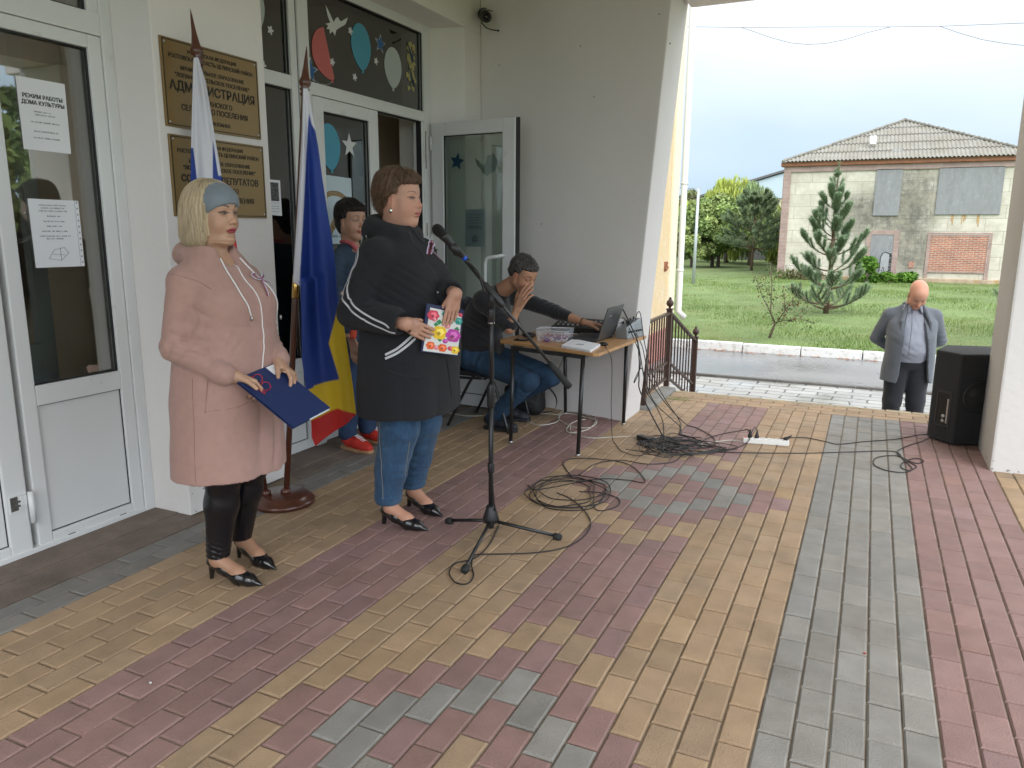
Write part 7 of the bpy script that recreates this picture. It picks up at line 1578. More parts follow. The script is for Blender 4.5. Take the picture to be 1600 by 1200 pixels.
# ---------------------------------------------------------------- BALD MAN IN THE GREY JACKET
def man_bald():
    P = empty('person', (.405, 8.36, GZ+.012), R(-82), 'bald man in a grey jacket standing with bowed head and hands behind his back', 'person')
    HT = headT((.10, .005, 1.555), R(4), R(48)); hs = 1.04; skin = (.55, .29, .20)
    b = Sdf(.02); b.add(head_prims(HT, hs, jaw=1.0, cheek=1.1, nose=1.1, lids=.002, neck=(-.03, 0, 1.42), neck_r=.066, double=.8)); b.add(loft([(.95, 0, 0, .11, .15), (1.35, 0, 0, .1, .16)]))
    wr = Vector((-.20, .03, .93)); pr, _, _ = hand_prims(wr, (.0, -.7, -.5), (-1, 0, 0), (0, 0, 1), curl=(.5, .6, .6, .6)); b.add(pr, cap((-.13, .28, 1.1), wr, .04, .028), cap((-.13, -.28, 1.1), (-.22, -.06, .95), .04, .028))
    pr, _, _ = hand_prims((-.22, -.06, .95), (.0, .7, -.5), (-1, 0, 0), (0, 0, 1), curl=(.5, .6, .6, .6)); b.add(pr)
    for y in (-.1, .1): b.add(cap((0, y, .9), (-.01, y, .1), .08, .045, k=.03))
    solid('body', b, [((-.12, -.15, 1.38), (.28, .15, 1.75), .0045), ((-.34, -.2, .78), (-.1, .2, 1.05), .006), ((-.2, -.2, .05), (.15, .2, 1.4), .02)], skin_m, P, lambda V: head_colors(HT, V, hs, skin, brow=(.2, .13, .08), blush=.7, lip=(.4, .15, .12), fringe=.6))
    s_ = Sdf(.03); s_.add(loft([(.90, .01, 0, .135, .175), (1.0, .04, 0, .155, .165), (1.10, .045, 0, .155, .165), (1.22, .03, 0, .135, .170), (1.33, .005, 0, .11, .17), (1.41, -.02, 0, .08, .12), (1.45, -.025, 0, .068, .078)])); s_.add(ell((.075, .01, 1.06), (.12, .125, .13), k=.04)); s_.disp = add_disp(pulls((.17, -.04, 1.0), (.2, .6, 1), .10, .06, .005), pulls((.1, 0, 1.3), (0, 1, .3), .12, .06, .004), fold(.004, 17))
    s_.add(ell((.0, 0, 1.49), (.07, .06, .07), k=.008, op='s'))
    solid('shirt', s_, [((-.2, -.24, .86), (.26, .24, 1.48), .009)], cloth_mat('blue_grey_shirt', (.26, .275, .335), .8, .1), P)
    T_ = lambda px, py: trace(s_, px, py, P)
    cord_on('placket', s_, [T_(*q) for q in ((1425, 487), (1425, 510), (1422, 535), (1420, 556))], .0035, 0, mat('shirt_seam', (.15, .16, .2), .8), P, 4)
    k = Sdf(.008); k.add(chain([(.03, -.06, 1.455), (.07, -.045, 1.43), (.10, -.06, 1.385)], [.010, .016, .008]), chain([(.03, .06, 1.455), (.07, .045, 1.43), (.10, .06, 1.385)], [.010, .016, .008]), chain([(.03, -.06, 1.455), (-.04, -.065, 1.47), (-.07, 0, 1.475), (-.04, .065, 1.47), (.03, .06, 1.455)], [.012]*5))
    solid('collar', k, [((-.1, -.1, 1.35), (.14, .1, 1.5), .006)], MATS['blue_grey_shirt'], P)
    j = Sdf(.03); j.add(loft([(.70, .01, 0, .18, .235), (.85, .015, 0, .180, .228), (1.0, .03, 0, .195, .222), (1.15, .035, 0, .195, .220), (1.28, .01, 0, .155, .215), (1.37, -.02, 0, .11, .18), (1.43, -.04, 0, .075, .10)]))
    for y in (1, -1): j.add(cap((-.03, .10*y, 1.395), (-.03, .185*y, 1.355), .04, .062, k=.04), cap((-.03, .20*y, 1.34), (-.12, .285*y, 1.10), .068, .060, k=.02), cap((-.12, .285*y, 1.10), (-.18, .10*y, .97), .058, .045, k=.012))
    j.add(cap((-.05, -.07, 1.45), (-.05, .07, 1.45), .025, k=.02))
    def open_front(p, d):
        z = p[:, 2]; lo = np.interp(z, [.68, .78, 1.05, 1.25, 1.45], [-.12, -.10, -.095, -.085, -.050]); hi = np.interp(z, [.68, .78, 1.05, 1.25, 1.45], [.185, .160, .125, .09, .050])
        w = np.maximum(np.maximum(lo-p[:, 1], p[:, 1]-hi), np.where(z < .93, -.30, .0)-p[:, 0]*np.where(z < .93, 0, 1)+np.where(z < .93, .0-p[:, 0], 0)*.0); d = np.maximum(d, -w)
        return d
    j.post = open_front; j.disp = add_disp(fold(.003, 14), drape(.010, 5, .7, 1.1, .8), *[sleeve_folds((-.03, .20*y, 1.34), (-.12, .285*y, 1.10), .85, .09, .065, .009, y*1.3) for y in (-1, 1)], pulls((.12, -.14, 1.1), (.3, .3, 1), .12, .09, .006))
    gj = cloth_mat('grey_suiting', (.105, .118, .140), .9, .2, var=.15, vs=200)
    solid('jacket', j, [((-.28, -.36, .68), (.26, .36, 1.49), .0085)], gj, P)
    # lapels
    for s2, pts in ((-1, [(.095, -.055, 1.43), (.15, -.10, 1.30), (.195, -.115, 1.15)]), (1, [(.095, .06, 1.43), (.15, .115, 1.30), (.18, .145, 1.15)])):
        lp = Sdf(.01); lp.add(chain([(.04, .07*s2, 1.455), (pts[0][0]-.01, pts[0][1]+.03*s2, 1.40), (pts[1][0], pts[1][1]+.015*s2, 1.30), (pts[2][0]-.008, pts[2][1], 1.14)], [.012, .020, .017, .006])); solid('lapel', lp, [((-.02, -.24, 1.1), (.26, .24, 1.5), .006)], gj, P)
    l = Sdf(.03)
    for y in (-1, 1): l.add(chain([(0, .085*y, .92), (.0, .105*y, .5), (-.01, .12*y, .10)], [.125, .085, .068]))
    l.add(ell((.01, 0, .90), (.135, .17, .10), k=.03)); l.pr.append(half((0, 0, -1), -.045)); l.pr.append(half((0, 0, 1), .985)); l.disp = add_disp(*[sleeve_folds((0, .095*y, .85), (-.01, .12*y, .1), t_, .07, .085, .007, y+t_*4) for y in (-1, 1) for t_ in (.1, .55)])
    solid('trousers', l, [((-.2, -.26, .03), (.2, .26, 1.02), .010)], cloth_mat('navy_trousers', (.006, .007, .013), .8, .2), P)
    m = MB(); o = solid('belt', (lambda f: f)(Sdf(.01).add(loft([(.945, .012, 0, .150, .183), (.975, .014, 0, .150, .184)]))), [((-.2, -.22, .93), (.2, .22, .99), .007)], mat('belt', (.02, .015, .012), .5), P)
    sneaker(P, .04, -.12, -.15, ds_ := mat('dark_shoe', (.015, .017, .025), .4), mat('dark_sole', (.02, .02, .02), .7), 1.1); sneaker(P, .04, .12, .15, ds_, mat('dark_sole', (.02, .02, .02), .7), 1.1)
    return P
P5 = man_bald()
# ================================================================ FLAGS IN THEIR STAND
wood = mat('dark_red_wood', (.085, .026, .014), .28, coat=.4, var=.3, vscale=9, stretch=(1, 1, .15))
brass = mat('brass', (.75, .48, .15), .22, metal=1)
fc_ = (-2.862, 3.125)
t = empty('flag_stand', (fc_[0], fc_[1], 0), label='round dark red wooden flag stand on the paving behind the blonde woman', cat='flag stand')
m = MB(); m.lathe((fc_[0], fc_[1], 0), [(.150, .0), (.168, .003), (.172, .020), (.165, .030), (.148, .036), (.142, .048), (.132, .058), (.0, .060)], 48); m.build('base', wood, t)
for x, y in ((-2.925, 3.06), (-2.845, 3.127)): MB().lathe((x, y, .058), [(.028, 0), (.028, .02), (.02, .03)], 20).build('socket', wood, t)
def flagpole(foot, top, label, fin):
    t = empty('flag', foot, label=label, cat='flag', group='flags in the wooden stand'); a = Vector(foot); b = Vector(top); d = (b-a).normalized(); L_ = (b-a).length
    m = MB(); m.tube([a, a+d*(L_-fin)], [.0165, .0165], 16); m.build('pole', wood, t)
    m = MB(); m.lathe(tuple(a+d*(L_-fin)), [(.017, 0), (.024, .012), (.017, .024), (.026, .036), (.018, .046), (.028, .058), (.031, .075), (.021, .095), (.012, .15), (.005, fin*.88), (.001, fin)], 20, axis=tuple(d)); m.build('finial', wood, t)
    m = MB(); q = a+d*(L_*.47); m.tube([q, q+d*.12], [.0185, .0185], 16); m.build('brass_sleeve', brass, t)
    return t
def flag_cloth(par, pts, x0y0, L_rows, R_rows, colf, folds, amp, name='cloth', ny=330, nx=130, seed=0, mname='flag_cloth'):
    """hanging cloth: rows between two edge lines given as sight-line pixels on the upright plane through the pole"""
    P0 = Vector((x0y0[0], x0y0[1], 1)); N = Vector((-x0y0[0], -x0y0[1], 0)).normalized(); ys = np.linspace(L_rows[0][1], L_rows[-1][1], ny); V = []; C = []
    ly = [p[1] for p in L_rows]; lx = [p[0] for p in L_rows]; ry = [p[1] for p in R_rows]; rx = [p[0] for p in R_rows]
    for j, y in enumerate(ys):
        xl = np.interp(y, ly, lx); t_ = (y-ys[0])/(ys[-1]-ys[0]); yr = np.interp(t_, np.linspace(0, 1, len(R_rows)), ry) if pts else y; xr = np.interp(yr, ry, rx)
        for i in range(nx):
            u = i/(nx-1); px = xl+(xr-xl)*u; py = y+(yr-y)*u; p = on_plane(px, py, P0, N)
            g = min(1, t_*6)*amp*(math.sin(folds*u*math.pi+1.2*t_*2+seed)+.4*math.sin(folds*1.7*u*math.pi-t_*3+seed*2)+.25*math.sin(t_*5+u*3)); e = math.sin(math.pi*min(u, .999))**.5
            V.append(p+N*(g*e+.03)); C.append(np.mean([colf(px+a_, py+b_, u) for a_, b_ in ((-.5, -.6), (.5, -.6), (-.5, .6), (.5, .6), (0, 0))], axis=0))
    V = np.array([tuple(v) for v in V]); idx = np.arange(ny*nx).reshape(ny, nx); F = np.stack([idx[:-1, :-1], idx[:-1, 1:], idx[1:, 1:], idx[1:, :-1]], -1).reshape(-1, 4)
    fm = mat(mname, (.5, .5, .5), .6, attr=True, sheen=.05, bump=.15, bscale=300)
    o = np_mesh(name, V, F, fm, par, True, np.array(C)); md = o.modifiers.new('thickness', 'SOLIDIFY'); md.thickness = .0015; return o
WH, BL, YE, RE = (.60, .60, .66), (.005, .034, .235), (.66, .46, .010), (.50, .012, .010)
f2 = flagpole((-2.845, 3.127, .02), (-2.677, 3.272, 2.405), 'blue, yellow and red flag with a white hoist strip hanging beside the blonde woman', .245)
def col2(px, py, u):
    a = np.interp(py, [140, 160, 245, 330, 440], [486, 484, 478, 474, 468])  # white strip border on the left
    if py < 447 and px < a: return WH
    if py < np.interp(px, [476, 487, 496], [150, 195, 213]) and px < 496 and px > a: return WH
    # blue front lobe
    xb = np.interp(py, [200, 478, 535, 590, 602], [600, 527, 513.5, 530, 490])
    yb = np.interp(px, [470, 500, 530], [612, 600, 589])
    if px < xb and py < yb: return BL
    if px < 497 and py < 600: return BL
    yr = np.interp(px, [486, 500, 528, 555], [655, 650, 635, 645])
    return RE if py > yr else YE
flag_cloth(f2, True, (-2.72, 3.235), [(474, 140), (472, 200), (465, 330), (458, 440), (470, 447), (472, 560), (477, 600), (486, 650), (487, 682), (493, 695)], [(481, 140), (489, 186), (497, 232), (503, 278), (510, 324), (518, 370), (524, 416), (527, 462), (537, 508), (544, 554), (551, 602), (556, 646)], col2, 2.3, .024, seed=.5)
f1 = flagpole((-2.925, 3.06, .02), (-3.072, 2.912, 2.535), 'white, blue and red flag hanging narrowly before the bronze plaques', .26)
def col1(px, py, u):
    if py > 355: return RE if px > 352 else BL
    if py > 232 and px < np.interp(py, [232, 290], [302, 309]): return BL
    if py > np.interp(px, [333, 341], [222, 275]) and px > 332.5: return BL
    if py > 285: return BL
    return WH
flag_cloth(f1, True, (-3.0, 2.98), [(303, 92), (300, 200), (298, 290), (300, 400), (306, 470)], [(310, 92), (322, 130), (336, 215), (348, 285), (366, 360), (376, 420), (372, 470)], col1, 2.4, .018, seed=2.1)
# ================================================================ MICROPHONE STAND AND MICROPHONE
t = empty('microphone_stand', (-1.606, 3.204, 0), label='black tripod microphone boom stand before the speaking woman', cat='microphone stand')
rub = mat('rubber', (.012, .012, .012), .75)
m = MB(); m.lathe((-1.606, 3.204, .07), [(.016, 0), (.038, .008), (.040, .03), (.030, .062), (.024, .085), (.020, .095)], 24); m.lathe((-1.606, 3.204, .045), [(.014, 0), (.018, .02), (.018, .03)], 16); m.build('hub', black_plastic, t)
for (px, py) in ((702, 814), (871, 839), (727, 889)):
    e = Vector(onz(px, py, .014)); m = MB(); m.tube([(-1.606, 3.204, .085), e+Vector((0, 0, .004))], .0085, 10); lg = m.build('leg', metal_dark, t)
    d = (e-Vector((-1.606, 3.204, .085))).normalized(); m = MB(); m.lathe(tuple(e-d*.022), [(.011, 0), (.017, .004), (.019, .022), (.017, .038), (.010, .044)], 14, axis=tuple(d)); m.build('rubber_foot', rub, lg)
m = MB(); m.tube([(-1.606, 3.204, .09), (-1.605, 3.204, .74)], .0125, 14); m.build('lower_tube', metal_dark, t)
m = MB(); m.tube([(-1.605, 3.204, .73), (-1.604, 3.204, 1.16)], .0088, 12); m.build('upper_tube', metal_dark, t)
m = MB(); m.lathe((-1.605, 3.204, .66), [(.0135, 0), (.019, .01), (.020, .09), (.016, .11), (.0135, .12)], 16); m.build('height_clutch', black_plastic, t); m = MB(); m.lathe((-1.605, 3.204, .33), [(.013, 0), (.017, .006), (.017, .05), (.013, .056)], 14); m.build('tube_collar', black_plastic, t)
m = MB(); m.lathe((-1.604, 3.204, 1.07), [(.009, 0), (.016, .008), (.018, .06), (.012, .075)], 16); m.build('top_socket', black_plastic, t); m = MB(); m.tube([(-1.604, 3.204, 1.068), (-1.604, 3.204, 1.074)], .0165, 16); m.build('ring', steel, t)
bA, bB = Vector((-1.735, 3.137, 1.395)), Vector((-1.262, 3.352, .770)); bd = (bB-bA).normalized(); q = bA+bd*((bB-bA).length*.285)
m = MB(); m.tube([bA, bB-bd*.10], .0078, 12); m.build('boom', metal_dark, t)
m = MB(); m.lathe(tuple(bB-bd*.15), [(.009, 0), (.014, .02), (.0165, .10), (.018, .15), (.012, .158)], 16, axis=tuple(bd)); m.build('counterweight', rub, t)
m = MB(); m.lathe(tuple(q-bd*.055), [(.009, 0), (.0145, .008), (.0155, .09), (.0165, .11), (.013, .14), (.009, .145)], 16, axis=tuple(bd)); m.tube([(-1.604, 3.204, 1.14), q], [.012, .016], 12); m.lathe(tuple(q+Vector((-.03, .035, 0))), [(.010, 0), (.014, .02), (.012, .036)], 14, axis=(.65, -.76, 0)); m.build('swivel_joint', black_plastic, t)
mh, mt_ = Vector((-1.815, 3.092, 1.492)), Vector((-1.725, 3.135, 1.405)); mt_ = Vector(ond(724, 401, 3.41)); mh = Vector(ond(682, 357, 3.32)); 
dd = (mt_-mh).normalized(); ctr = mh+dd*.125
m = MB(); m.tube([bA-bd*.005, bA+Vector((-.012, -.005, .022)), ctr+Vector((0, 0, -.020))], [.010, .011, .012], 10); m.tube([ctr-dd*.028+Vector((0, 0, -.004)), ctr+dd*.032+Vector((0, 0, -.004))], [.0195, .0175], 14); m.build('microphone_clip', black_plastic, t)
t = empty('microphone', tuple(mh), label='black handheld microphone in the stand clip with a blue ring at its end', cat='microphone')
m = MB(); m.lathe(tuple(mh-dd*.018), [(.004, 0), (.015, .004), (.0225, .014), (.0255, .028), (.0245, .042), (.021, .054), (.0205, .058)], 24, axis=tuple(dd)); m.build('mesh_head', mat('mic_grille', (.02, .02, .02), .45, metal=.4, bump=1, bscale=900), t)
m = MB(); m.lathe(tuple(mh+dd*.04), [(.0215, 0), (.0205, .012), (.0185, .03), (.0155, .09), (.0135, .135), (.0115, .142)], 20, axis=tuple(dd)); m.build('handle', black_plastic, t)
m = MB(); m.lathe(tuple(mh+dd*.178), [(.0118, 0), (.0125, .003), (.0125, .014), (.0118, .016)], 16, axis=tuple(dd)); m.build('blue_ring', mat('blue_plastic', (.01, .08, .5), .4), t)
m = MB(); m.lathe(tuple(mh+dd*.194), [(.010, 0), (.0105, .03), (.0065, .04), (.0045, .055)], 16, axis=tuple(dd)); m.build('plug', black_plastic, t)
cab = mat('black_cable', (.012, .012, .013), .5); wcab = mat('white_cable', (.55, .53, .46), .6)
def cable(pts, r_, label, mt=None, name='cable', seg=8, cat='cable', group='cables on the paving'):
    Q_ = spline(pts, seg); Q_[:, 2] = np.maximum(Q_[:, 2], r_+.0008); m = MB(); m.tube([tuple(q) for q in Q_], r_, 7); o = m.build(name, mt or cab); return tag(o, label, cat, group)
G = lambda px, py, z=.005: Vector(onz(px, py, z))
tail = mh+dd*.245
cable([tail, tail+Vector((.03, .0, -.03)), tail+Vector((.05, .02, -.12)), bA.lerp(bB, .17)+Vector((.02, -.02, -.01)), q+Vector((.02, -.02, -.02)), Vector((-1.585, 3.185, 1.02)), Vector((-1.58, 3.18, .72)), Vector((-1.585, 3.18, .4)), Vector((-1.57, 3.17, .18)), G(780, 820), G(765, 850), G(742, 872), G(712, 880), G(702, 895), G(712, 910), G(730, 912), G(740, 900), G(737, 883), G(741, 868), G(760, 866), G(830, 864), G(880, 856), G(910, 840), G(923, 820), G(915, 800), G(893, 780), G(870, 770)], .0032, 'long black microphone cable looping around the tripod foot and running to the coil', seg=10)
rr = random.Random(21)
def coil(cx, cy, rx, ry, n, wob, lead=None, tailp=None, z0=.005, dz=.0018):
    P = [] if lead is None else list(lead)
    for k in range(n*10):
        a = 2*math.pi*k/10+rr.uniform(-.1, .1); s = 1+wob*math.sin(k*.37)+rr.uniform(-wob, wob)*.5
        P.append(G(cx+wob*rx*.6*math.sin(k*.13)+rx*s*math.cos(a), cy+wob*ry*.8*math.cos(k*.17)+ry*s*math.sin(a), z0+dz*(k/10)))
    if tailp: P += list(tailp)
    return P
cable(coil(888, 768, 55, 22, 5, .22, tailp=[G(930, 795), G(962, 792), G(967, 780), G(940, 770), G(905, 768)]), .0030, 'black cable coil lying before the table between red and yellow pavers')
cable([G(893, 745), G(880, 722), G(905, 716), G(960, 720), G(990, 730), G(1008, 753), G(980, 750), G(940, 748), G(900, 754), G(870, 760), G(835, 765), G(825, 758)], .003, 'black cable bent in a sharp corner above the paver star')
cable([G(905, 742), G(930, 725), G(970, 719), G(1010, 725), G(1050, 722), G(1065, 712), G(1075, 705)], .003, 'black cable joining the coil and the tangle of cords')
def tangle(n, seed, cx, cy, rx, ry, z):
    r_ = random.Random(seed); P = []; a = r_.uniform(0, 6.28)
    for k in range(n):
        a += r_.choice((-1, 1, 1))*r_.uniform(.9, 2.3); q_ = r_.uniform(.35, 1.0)**.5*(1 if k % 5 else 1.25); P.append(G(cx+rx*q_*math.cos(a)+r_.uniform(-8, 8), cy+ry*q_*math.sin(a), z+r_.uniform(0, .012)))
    return P
for k, (cx_, cy_, rx_, ry_, n_) in enumerate(((1050, 694, 60, 14, 16), (1070, 700, 70, 14, 15), (1035, 690, 42, 11, 14), (1085, 702, 62, 11, 13), (1060, 692, 52, 14, 15), (1040, 700, 60, 12, 12))):
    cable(tangle(n_, 40+k, cx_, cy_, rx_, ry_, .005+.003*k), .0029, 'black cord in the tangled heap on the yellow pavers in front of the wall end', seg=9)
# dangling cords from the mixers
bx = Vector((-1.60, 5.56, .79))
def hang(pts, label, r_=.0034): cable(pts, r_, label, group='cords hanging from the table')
hang([Vector((-1.66, 5.50, .86)), Vector((-1.62, 5.48, .84)), Vector((-1.50, 5.44, .62)), Vector(ony(1005, 580, 5.55)), Vector(ony(1020, 625, 5.6)), Vector(ony(1050, 655, 5.6)), G(1063, 668), G(1063, 690), G(1045, 700)], 'black cord hanging from the silver mixer, left of the longest loop')
hang([Vector((-1.60, 5.55, .80)), Vector(ony(1003, 540, 5.55)), Vector(ony(1015, 590, 5.55)), Vector(ony(1040, 630, 5.6)), G(1075, 665), G(1110, 680), G(1117, 694), G(1098, 700), G(1096, 690), G(1120, 680), G(1155, 673), G(1170, 672), Vector(onz(1174, 684, .03))], 'black cord reaching from the mixer down to the power strip')
hang([Vector(ony(993, 500, 5.6)), Vector(ony(996, 489, 5.6)), Vector(ony(1001, 492, 5.6)), Vector(ony(1008, 540, 5.6)), Vector(ony(1022, 590, 5.6)), Vector(ony(1040, 625, 5.6)), G(1062, 658), G(1062, 680)], 'thin black cord arching up over the back of the silver mixer')
hang([Vector(ony(996, 530, 5.5)), Vector(ony(1001, 560, 5.5)), Vector(ony(999, 580, 5.5)), Vector(ony(991, 598, 5.5)), Vector(ony(993, 590, 5.52)), Vector(ony(1002, 575, 5.52)), Vector(ony(1006, 590, 5.5)), Vector(ony(1009, 610, 5.55)), Vector(ony(1025, 635, 5.6)), G(1036, 660), G(1037, 685)], 'black cord with a hanging loop beside the white wall end')
cable([Vector(onz(945, 541, .722)), Vector(ony(955, 560, 4.75)), Vector(ony(956, 600, 4.75)), Vector(ony(955, 640, 4.8)), G(958, 690), G(972, 705), G(1000, 712), G(1015, 700), G(1010, 690)], .0022, 'thin black mouse cord dropping over the table edge', group='cords hanging from the table')
cable([Vector(ony(883, 545, 4.75)), Vector(ony(878, 565, 4.9)), Vector(ony(871, 582, 5.0)), Vector(ony(870, 598, 5.1)), Vector(ony(860, 606, 5.2)), Vector(ony(838, 614, 5.3))], .002, 'thin cord hanging under the tabletop beside the seated man\'s knee', group='cords hanging from the table')
cable([G(820, 658), G(845, 664), G(870, 659), G(876, 648), G(890, 646), G(915, 652), G(932, 657), G(925, 667), G(900, 668), G(880, 660), G(872, 652), G(880, 643), G(905, 645), G(930, 655), G(920, 670), G(895, 676), G(885, 672), G(895, 660), G(915, 655)], .0038, 'white cable coil under the table', wcab, seg=10)
cable([G(672, 635), G(690, 642), G(735, 650), G(800, 645), G(845, 646), G(872, 648)], .0034, 'white cable running from the door to the coil under the table', wcab)
cable([G(892, 665), G(893, 675), G(920, 684), G(960, 683), G(990, 683), G(1030, 700), G(1090, 694), G(1140, 688), Vector(onz(1163, 691, .02))], .0034, 'white cable crossing the pavers to the power strip', wcab)
cable([Vector(onz(1221, 685, .035)), G(1235, 684), G(1260, 684), G(1290, 690), G(1310, 694), G(1350, 690), G(1400, 686), G(1445, 679), Vector(onz(1475, 668, .12))], .0034, 'black power cord running from the strip to the loudspeaker')
cable([G(1075, 704), G(1150, 707), G(1250, 708), G(1330, 706), G(1395, 705), G(1412, 716), G(1432, 724), G(1443, 720), G(1430, 716), G(1412, 722), G(1408, 730), G(1420, 735), G(1432, 729), G(1420, 722), G(1400, 712), G(1370, 715), G(1366, 726), G(1385, 735), G(1412, 738), G(1425, 732), G(1410, 716), G(1403, 704), G(1440, 690), Vector(onz(1478, 668, .12))], .0034, 'black signal cable crossing the grey strip with a loop before the loudspeaker')
# adapter and power strip
t = MB(); a = G(998, 682, .02); d = Vector((.78, -.5, 0)).normalized(); t.bar(a, a+d*.12, .05, .032); o = tag(t.build('power_adapter', black_plastic, bevel=.006), 'black power adapter brick at the left end of the cord tangle', 'adapter')
sl_, sr_ = Vector((-.735, 5.56, 0)), Vector((-.425, 5.61, 0)); sd = (sr_-sl_).normalized(); sn = Vector((-sd.y, sd.x, 0))
t = empty('power_strip', tuple(sl_), label='white multi socket power strip with black plugs on the pavers', cat='power strip'); pw = mat('white_plastic', (.70, .70, .68), .35)
m = MB(); m.hexa([sl_-sn*.028, sr_-sn*.028, sr_+sn*.028, sl_+sn*.028] + [p+Vector((0, 0, .036)) for p in (sl_-sn*.024, sr_-sn*.024, sr_+sn*.024, sl_+sn*.024)]); m.build('housing', pw, t, bevel=.005)
for k in range(6):
    c_ = sl_+sd*(.045+.047*k)+Vector((0, 0, .0362)); m = MB(); m.lathe(tuple(c_), [(.0195, 0), (.0195, .003), (.016, .003), (.015, .0006), (.001, .0005)], 20); m.build('socket', pw, t)
    m = MB()
    for s_ in (-1, 1): m.lathe(tuple(c_+sn*.008*s_+Vector((0, 0, .0007))), [(.0028, 0), (.0028, .0006)], 10)
    o = m.build('socket_hole', gasket, t)
m = MB(); m.hexa([sl_+sd*.006-sn*.010, sl_+sd*.022-sn*.010, sl_+sd*.022+sn*.010, sl_+sd*.006+sn*.010]+[p+Vector((0, 0, .041)) for p in (sl_+sd*.006-sn*.009, sl_+sd*.022-sn*.009, sl_+sd*.022+sn*.009, sl_+sd*.006+sn*.009)]); m.build('switch', mat('red_switch', (.5, .02, .01), .3), t)
for k, (i, lab) in enumerate(((0, 'black plug in the socket next to the red switch'), (1, 'black plug in the second socket of the power strip'), (5, 'black plug in the last socket at the right end of the power strip'))):
    c_ = sl_+sd*(.045+.047*i)+Vector((0, 0, .038)); m = MB(); m.lathe(tuple(c_), [(.015, 0), (.016, .012), (.010, .028), (.0055, .050), (.0035, .062)], 14, axis=(.0, 0, 1) if i < 5 else (.8, .1, .6)); tag(m.build('plug', black_plastic), lab, 'plug', 'plugs in the power strip')
cable([sl_+sd*.092+Vector((0, 0, .095)), sl_+sd*.085+Vector((-.01, 0, .115)), sl_+sd*.06+Vector((0, -.03, .09)), sl_+sd*.04+Vector((0, -.05, .02)), G(1150, 700), G(1120, 706), G(1090, 706)], .0032, 'black cord bending over from the second plug')
# ================================================================ LOUDSPEAKER
t = empty('loudspeaker', (.62, 6.3, 0), label='tall black carpet covered loudspeaker standing behind the right pillar', cat='loudspeaker')
cpt_ = mat('black_carpet', (.010, .010, .011), .95, bump=.5, bscale=600, sheen=.2)
sp0 = [(.480, 6.283), (.640, 6.100), (.860, 6.205), (1.02, 6.50), (.90, 6.66), (.56, 6.58)]
m = MB(); m.prism([Vector((x, y, .012)) for x, y in sp0], (0, 0, .655)); m.build('cabinet', cpt_, t, bevel=.018)
m = MB(); e0, e1 = Vector((.480, 6.283, 0)), Vector((.640, 6.100, 0)); ed = (e1-e0).normalized(); en_ = Vector((ed.y, -ed.x, 0)); en_ = en_ if en_.y < 0 else -en_
def SP(a, z, n=0): return e0+ed*a+en_*n+Vector((0, 0, z))
def fr(a0, a1, z0, z1, n0, n1, mb): mb.hexa([SP(a0, z0, n0), SP(a1, z0, n0), SP(a1, z0, n1), SP(a0, z0, n1), SP(a0, z1, n0), SP(a1, z1, n0), SP(a1, z1, n1), SP(a0, z1, n1)])
fr(.055, .068, .12, .38, -.004, .004, m); fr(.172, .185, .12, .38, -.004, .004, m); fr(.068, .172, .367, .38, -.004, .004, m); fr(.068, .172, .12, .133, -.004, .004, m); m.build('connector_frame', mat('panel_grey', (.035, .035, .036), .45), t)
m = MB(); fr(.068, .172, .133, .367, -.004, .0012, m); m.build('connector_panel', mat('panel_black', (.006, .006, .007), .3), t)
m = MB(); 
for z in (.165, .20): m.lathe(tuple(SP(.135, z, .001)), [(.012, 0), (.013, .012), (.009, .014)], 14, axis=tuple(en_))
fr(.155, .167, .15, .33, .0012, .006, m); m.build('connector', steel, t)
f0, f1 = Vector((.640, 6.100, 0)), Vector((.860, 6.205, 0)); fd = (f1-f0).normalized(); fn = Vector((fd.y, -fd.x, 0)); fn = fn if fn.y < 0 else -fn
c_ = f0+fd*.14+Vector((0, 0, .36)); m = MB(); m.lathe(tuple(c_+fn*.0), [(.115, 0), (.118, .006), (.108, .010), (.10, .004), (.06, .002), (.055, .006), (.001, .008)], 36, axis=tuple(fn)); m.bar(c_+fn*.008+fd*-.10+Vector((0, 0, -.01)), c_+fn*.008+fd*.10+Vector((0, 0, -.01)), .03, .006, up=tuple(fn)); m.build('carrying_cup', mat('cup_black', (.02, .02, .021), .35), t)
# ================================================================ TABLE AND WHAT LIES ON IT
t = empty('desk', (-1.95, 5.25, 0), label='light wood school desk on thin black legs against the white side wall', cat='desk')
wtop = mat('desk_wood', (.46, .25, .10), .45, var=.15, vscale=10, stretch=(.3, 1.5, 1), coat=.1)
TZ = .715
top = [(-2.44, 5.02), (-2.40, 4.945), (-1.60, 4.685), (-1.565, 4.70), (-1.515, 5.68), (-2.33, 5.86)]
m = MB(); m.prism([Vector((x, y, TZ-.022)) for x, y in top], (0, 0, .022)); m.build('desktop', wtop, t, bevel=.004)
m = MB(); m.bar((-2.27, 4.865, TZ-.036), (-1.68, 4.72, TZ-.036), .02, .026); m.bar((-1.68, 4.72, TZ-.036), (-1.655, 5.62, TZ-.036), .02, .026); m.bar((-1.66, 5.64, TZ-.036), (-2.22, 5.78, TZ-.036), .02, .026); m.bar((-2.22, 5.78, TZ-.036), (-2.27, 4.88, TZ-.036), .02, .026); m.build('frame', metal_dark, t)
for (bx_, by_), (tx, ty) in (((-2.243, 4.794), (-2.262, 4.865)), ((-1.695, 4.700), (-1.682, 4.722)), ((-1.667, 5.66), (-1.655, 5.63)), ((-2.207, 5.79), (-2.22, 5.775))):
    m = MB(); m.tube([(bx_, by_, .012), (tx, ty, TZ-.024)], [.0135, .0155], 12); lg = m.build('leg', metal_dark, t); m = MB(); m.lathe((bx_, by_, 0), [(.016, 0), (.016, .012), (.012, .016)], 12); m.build('foot_cap', steel, lg)
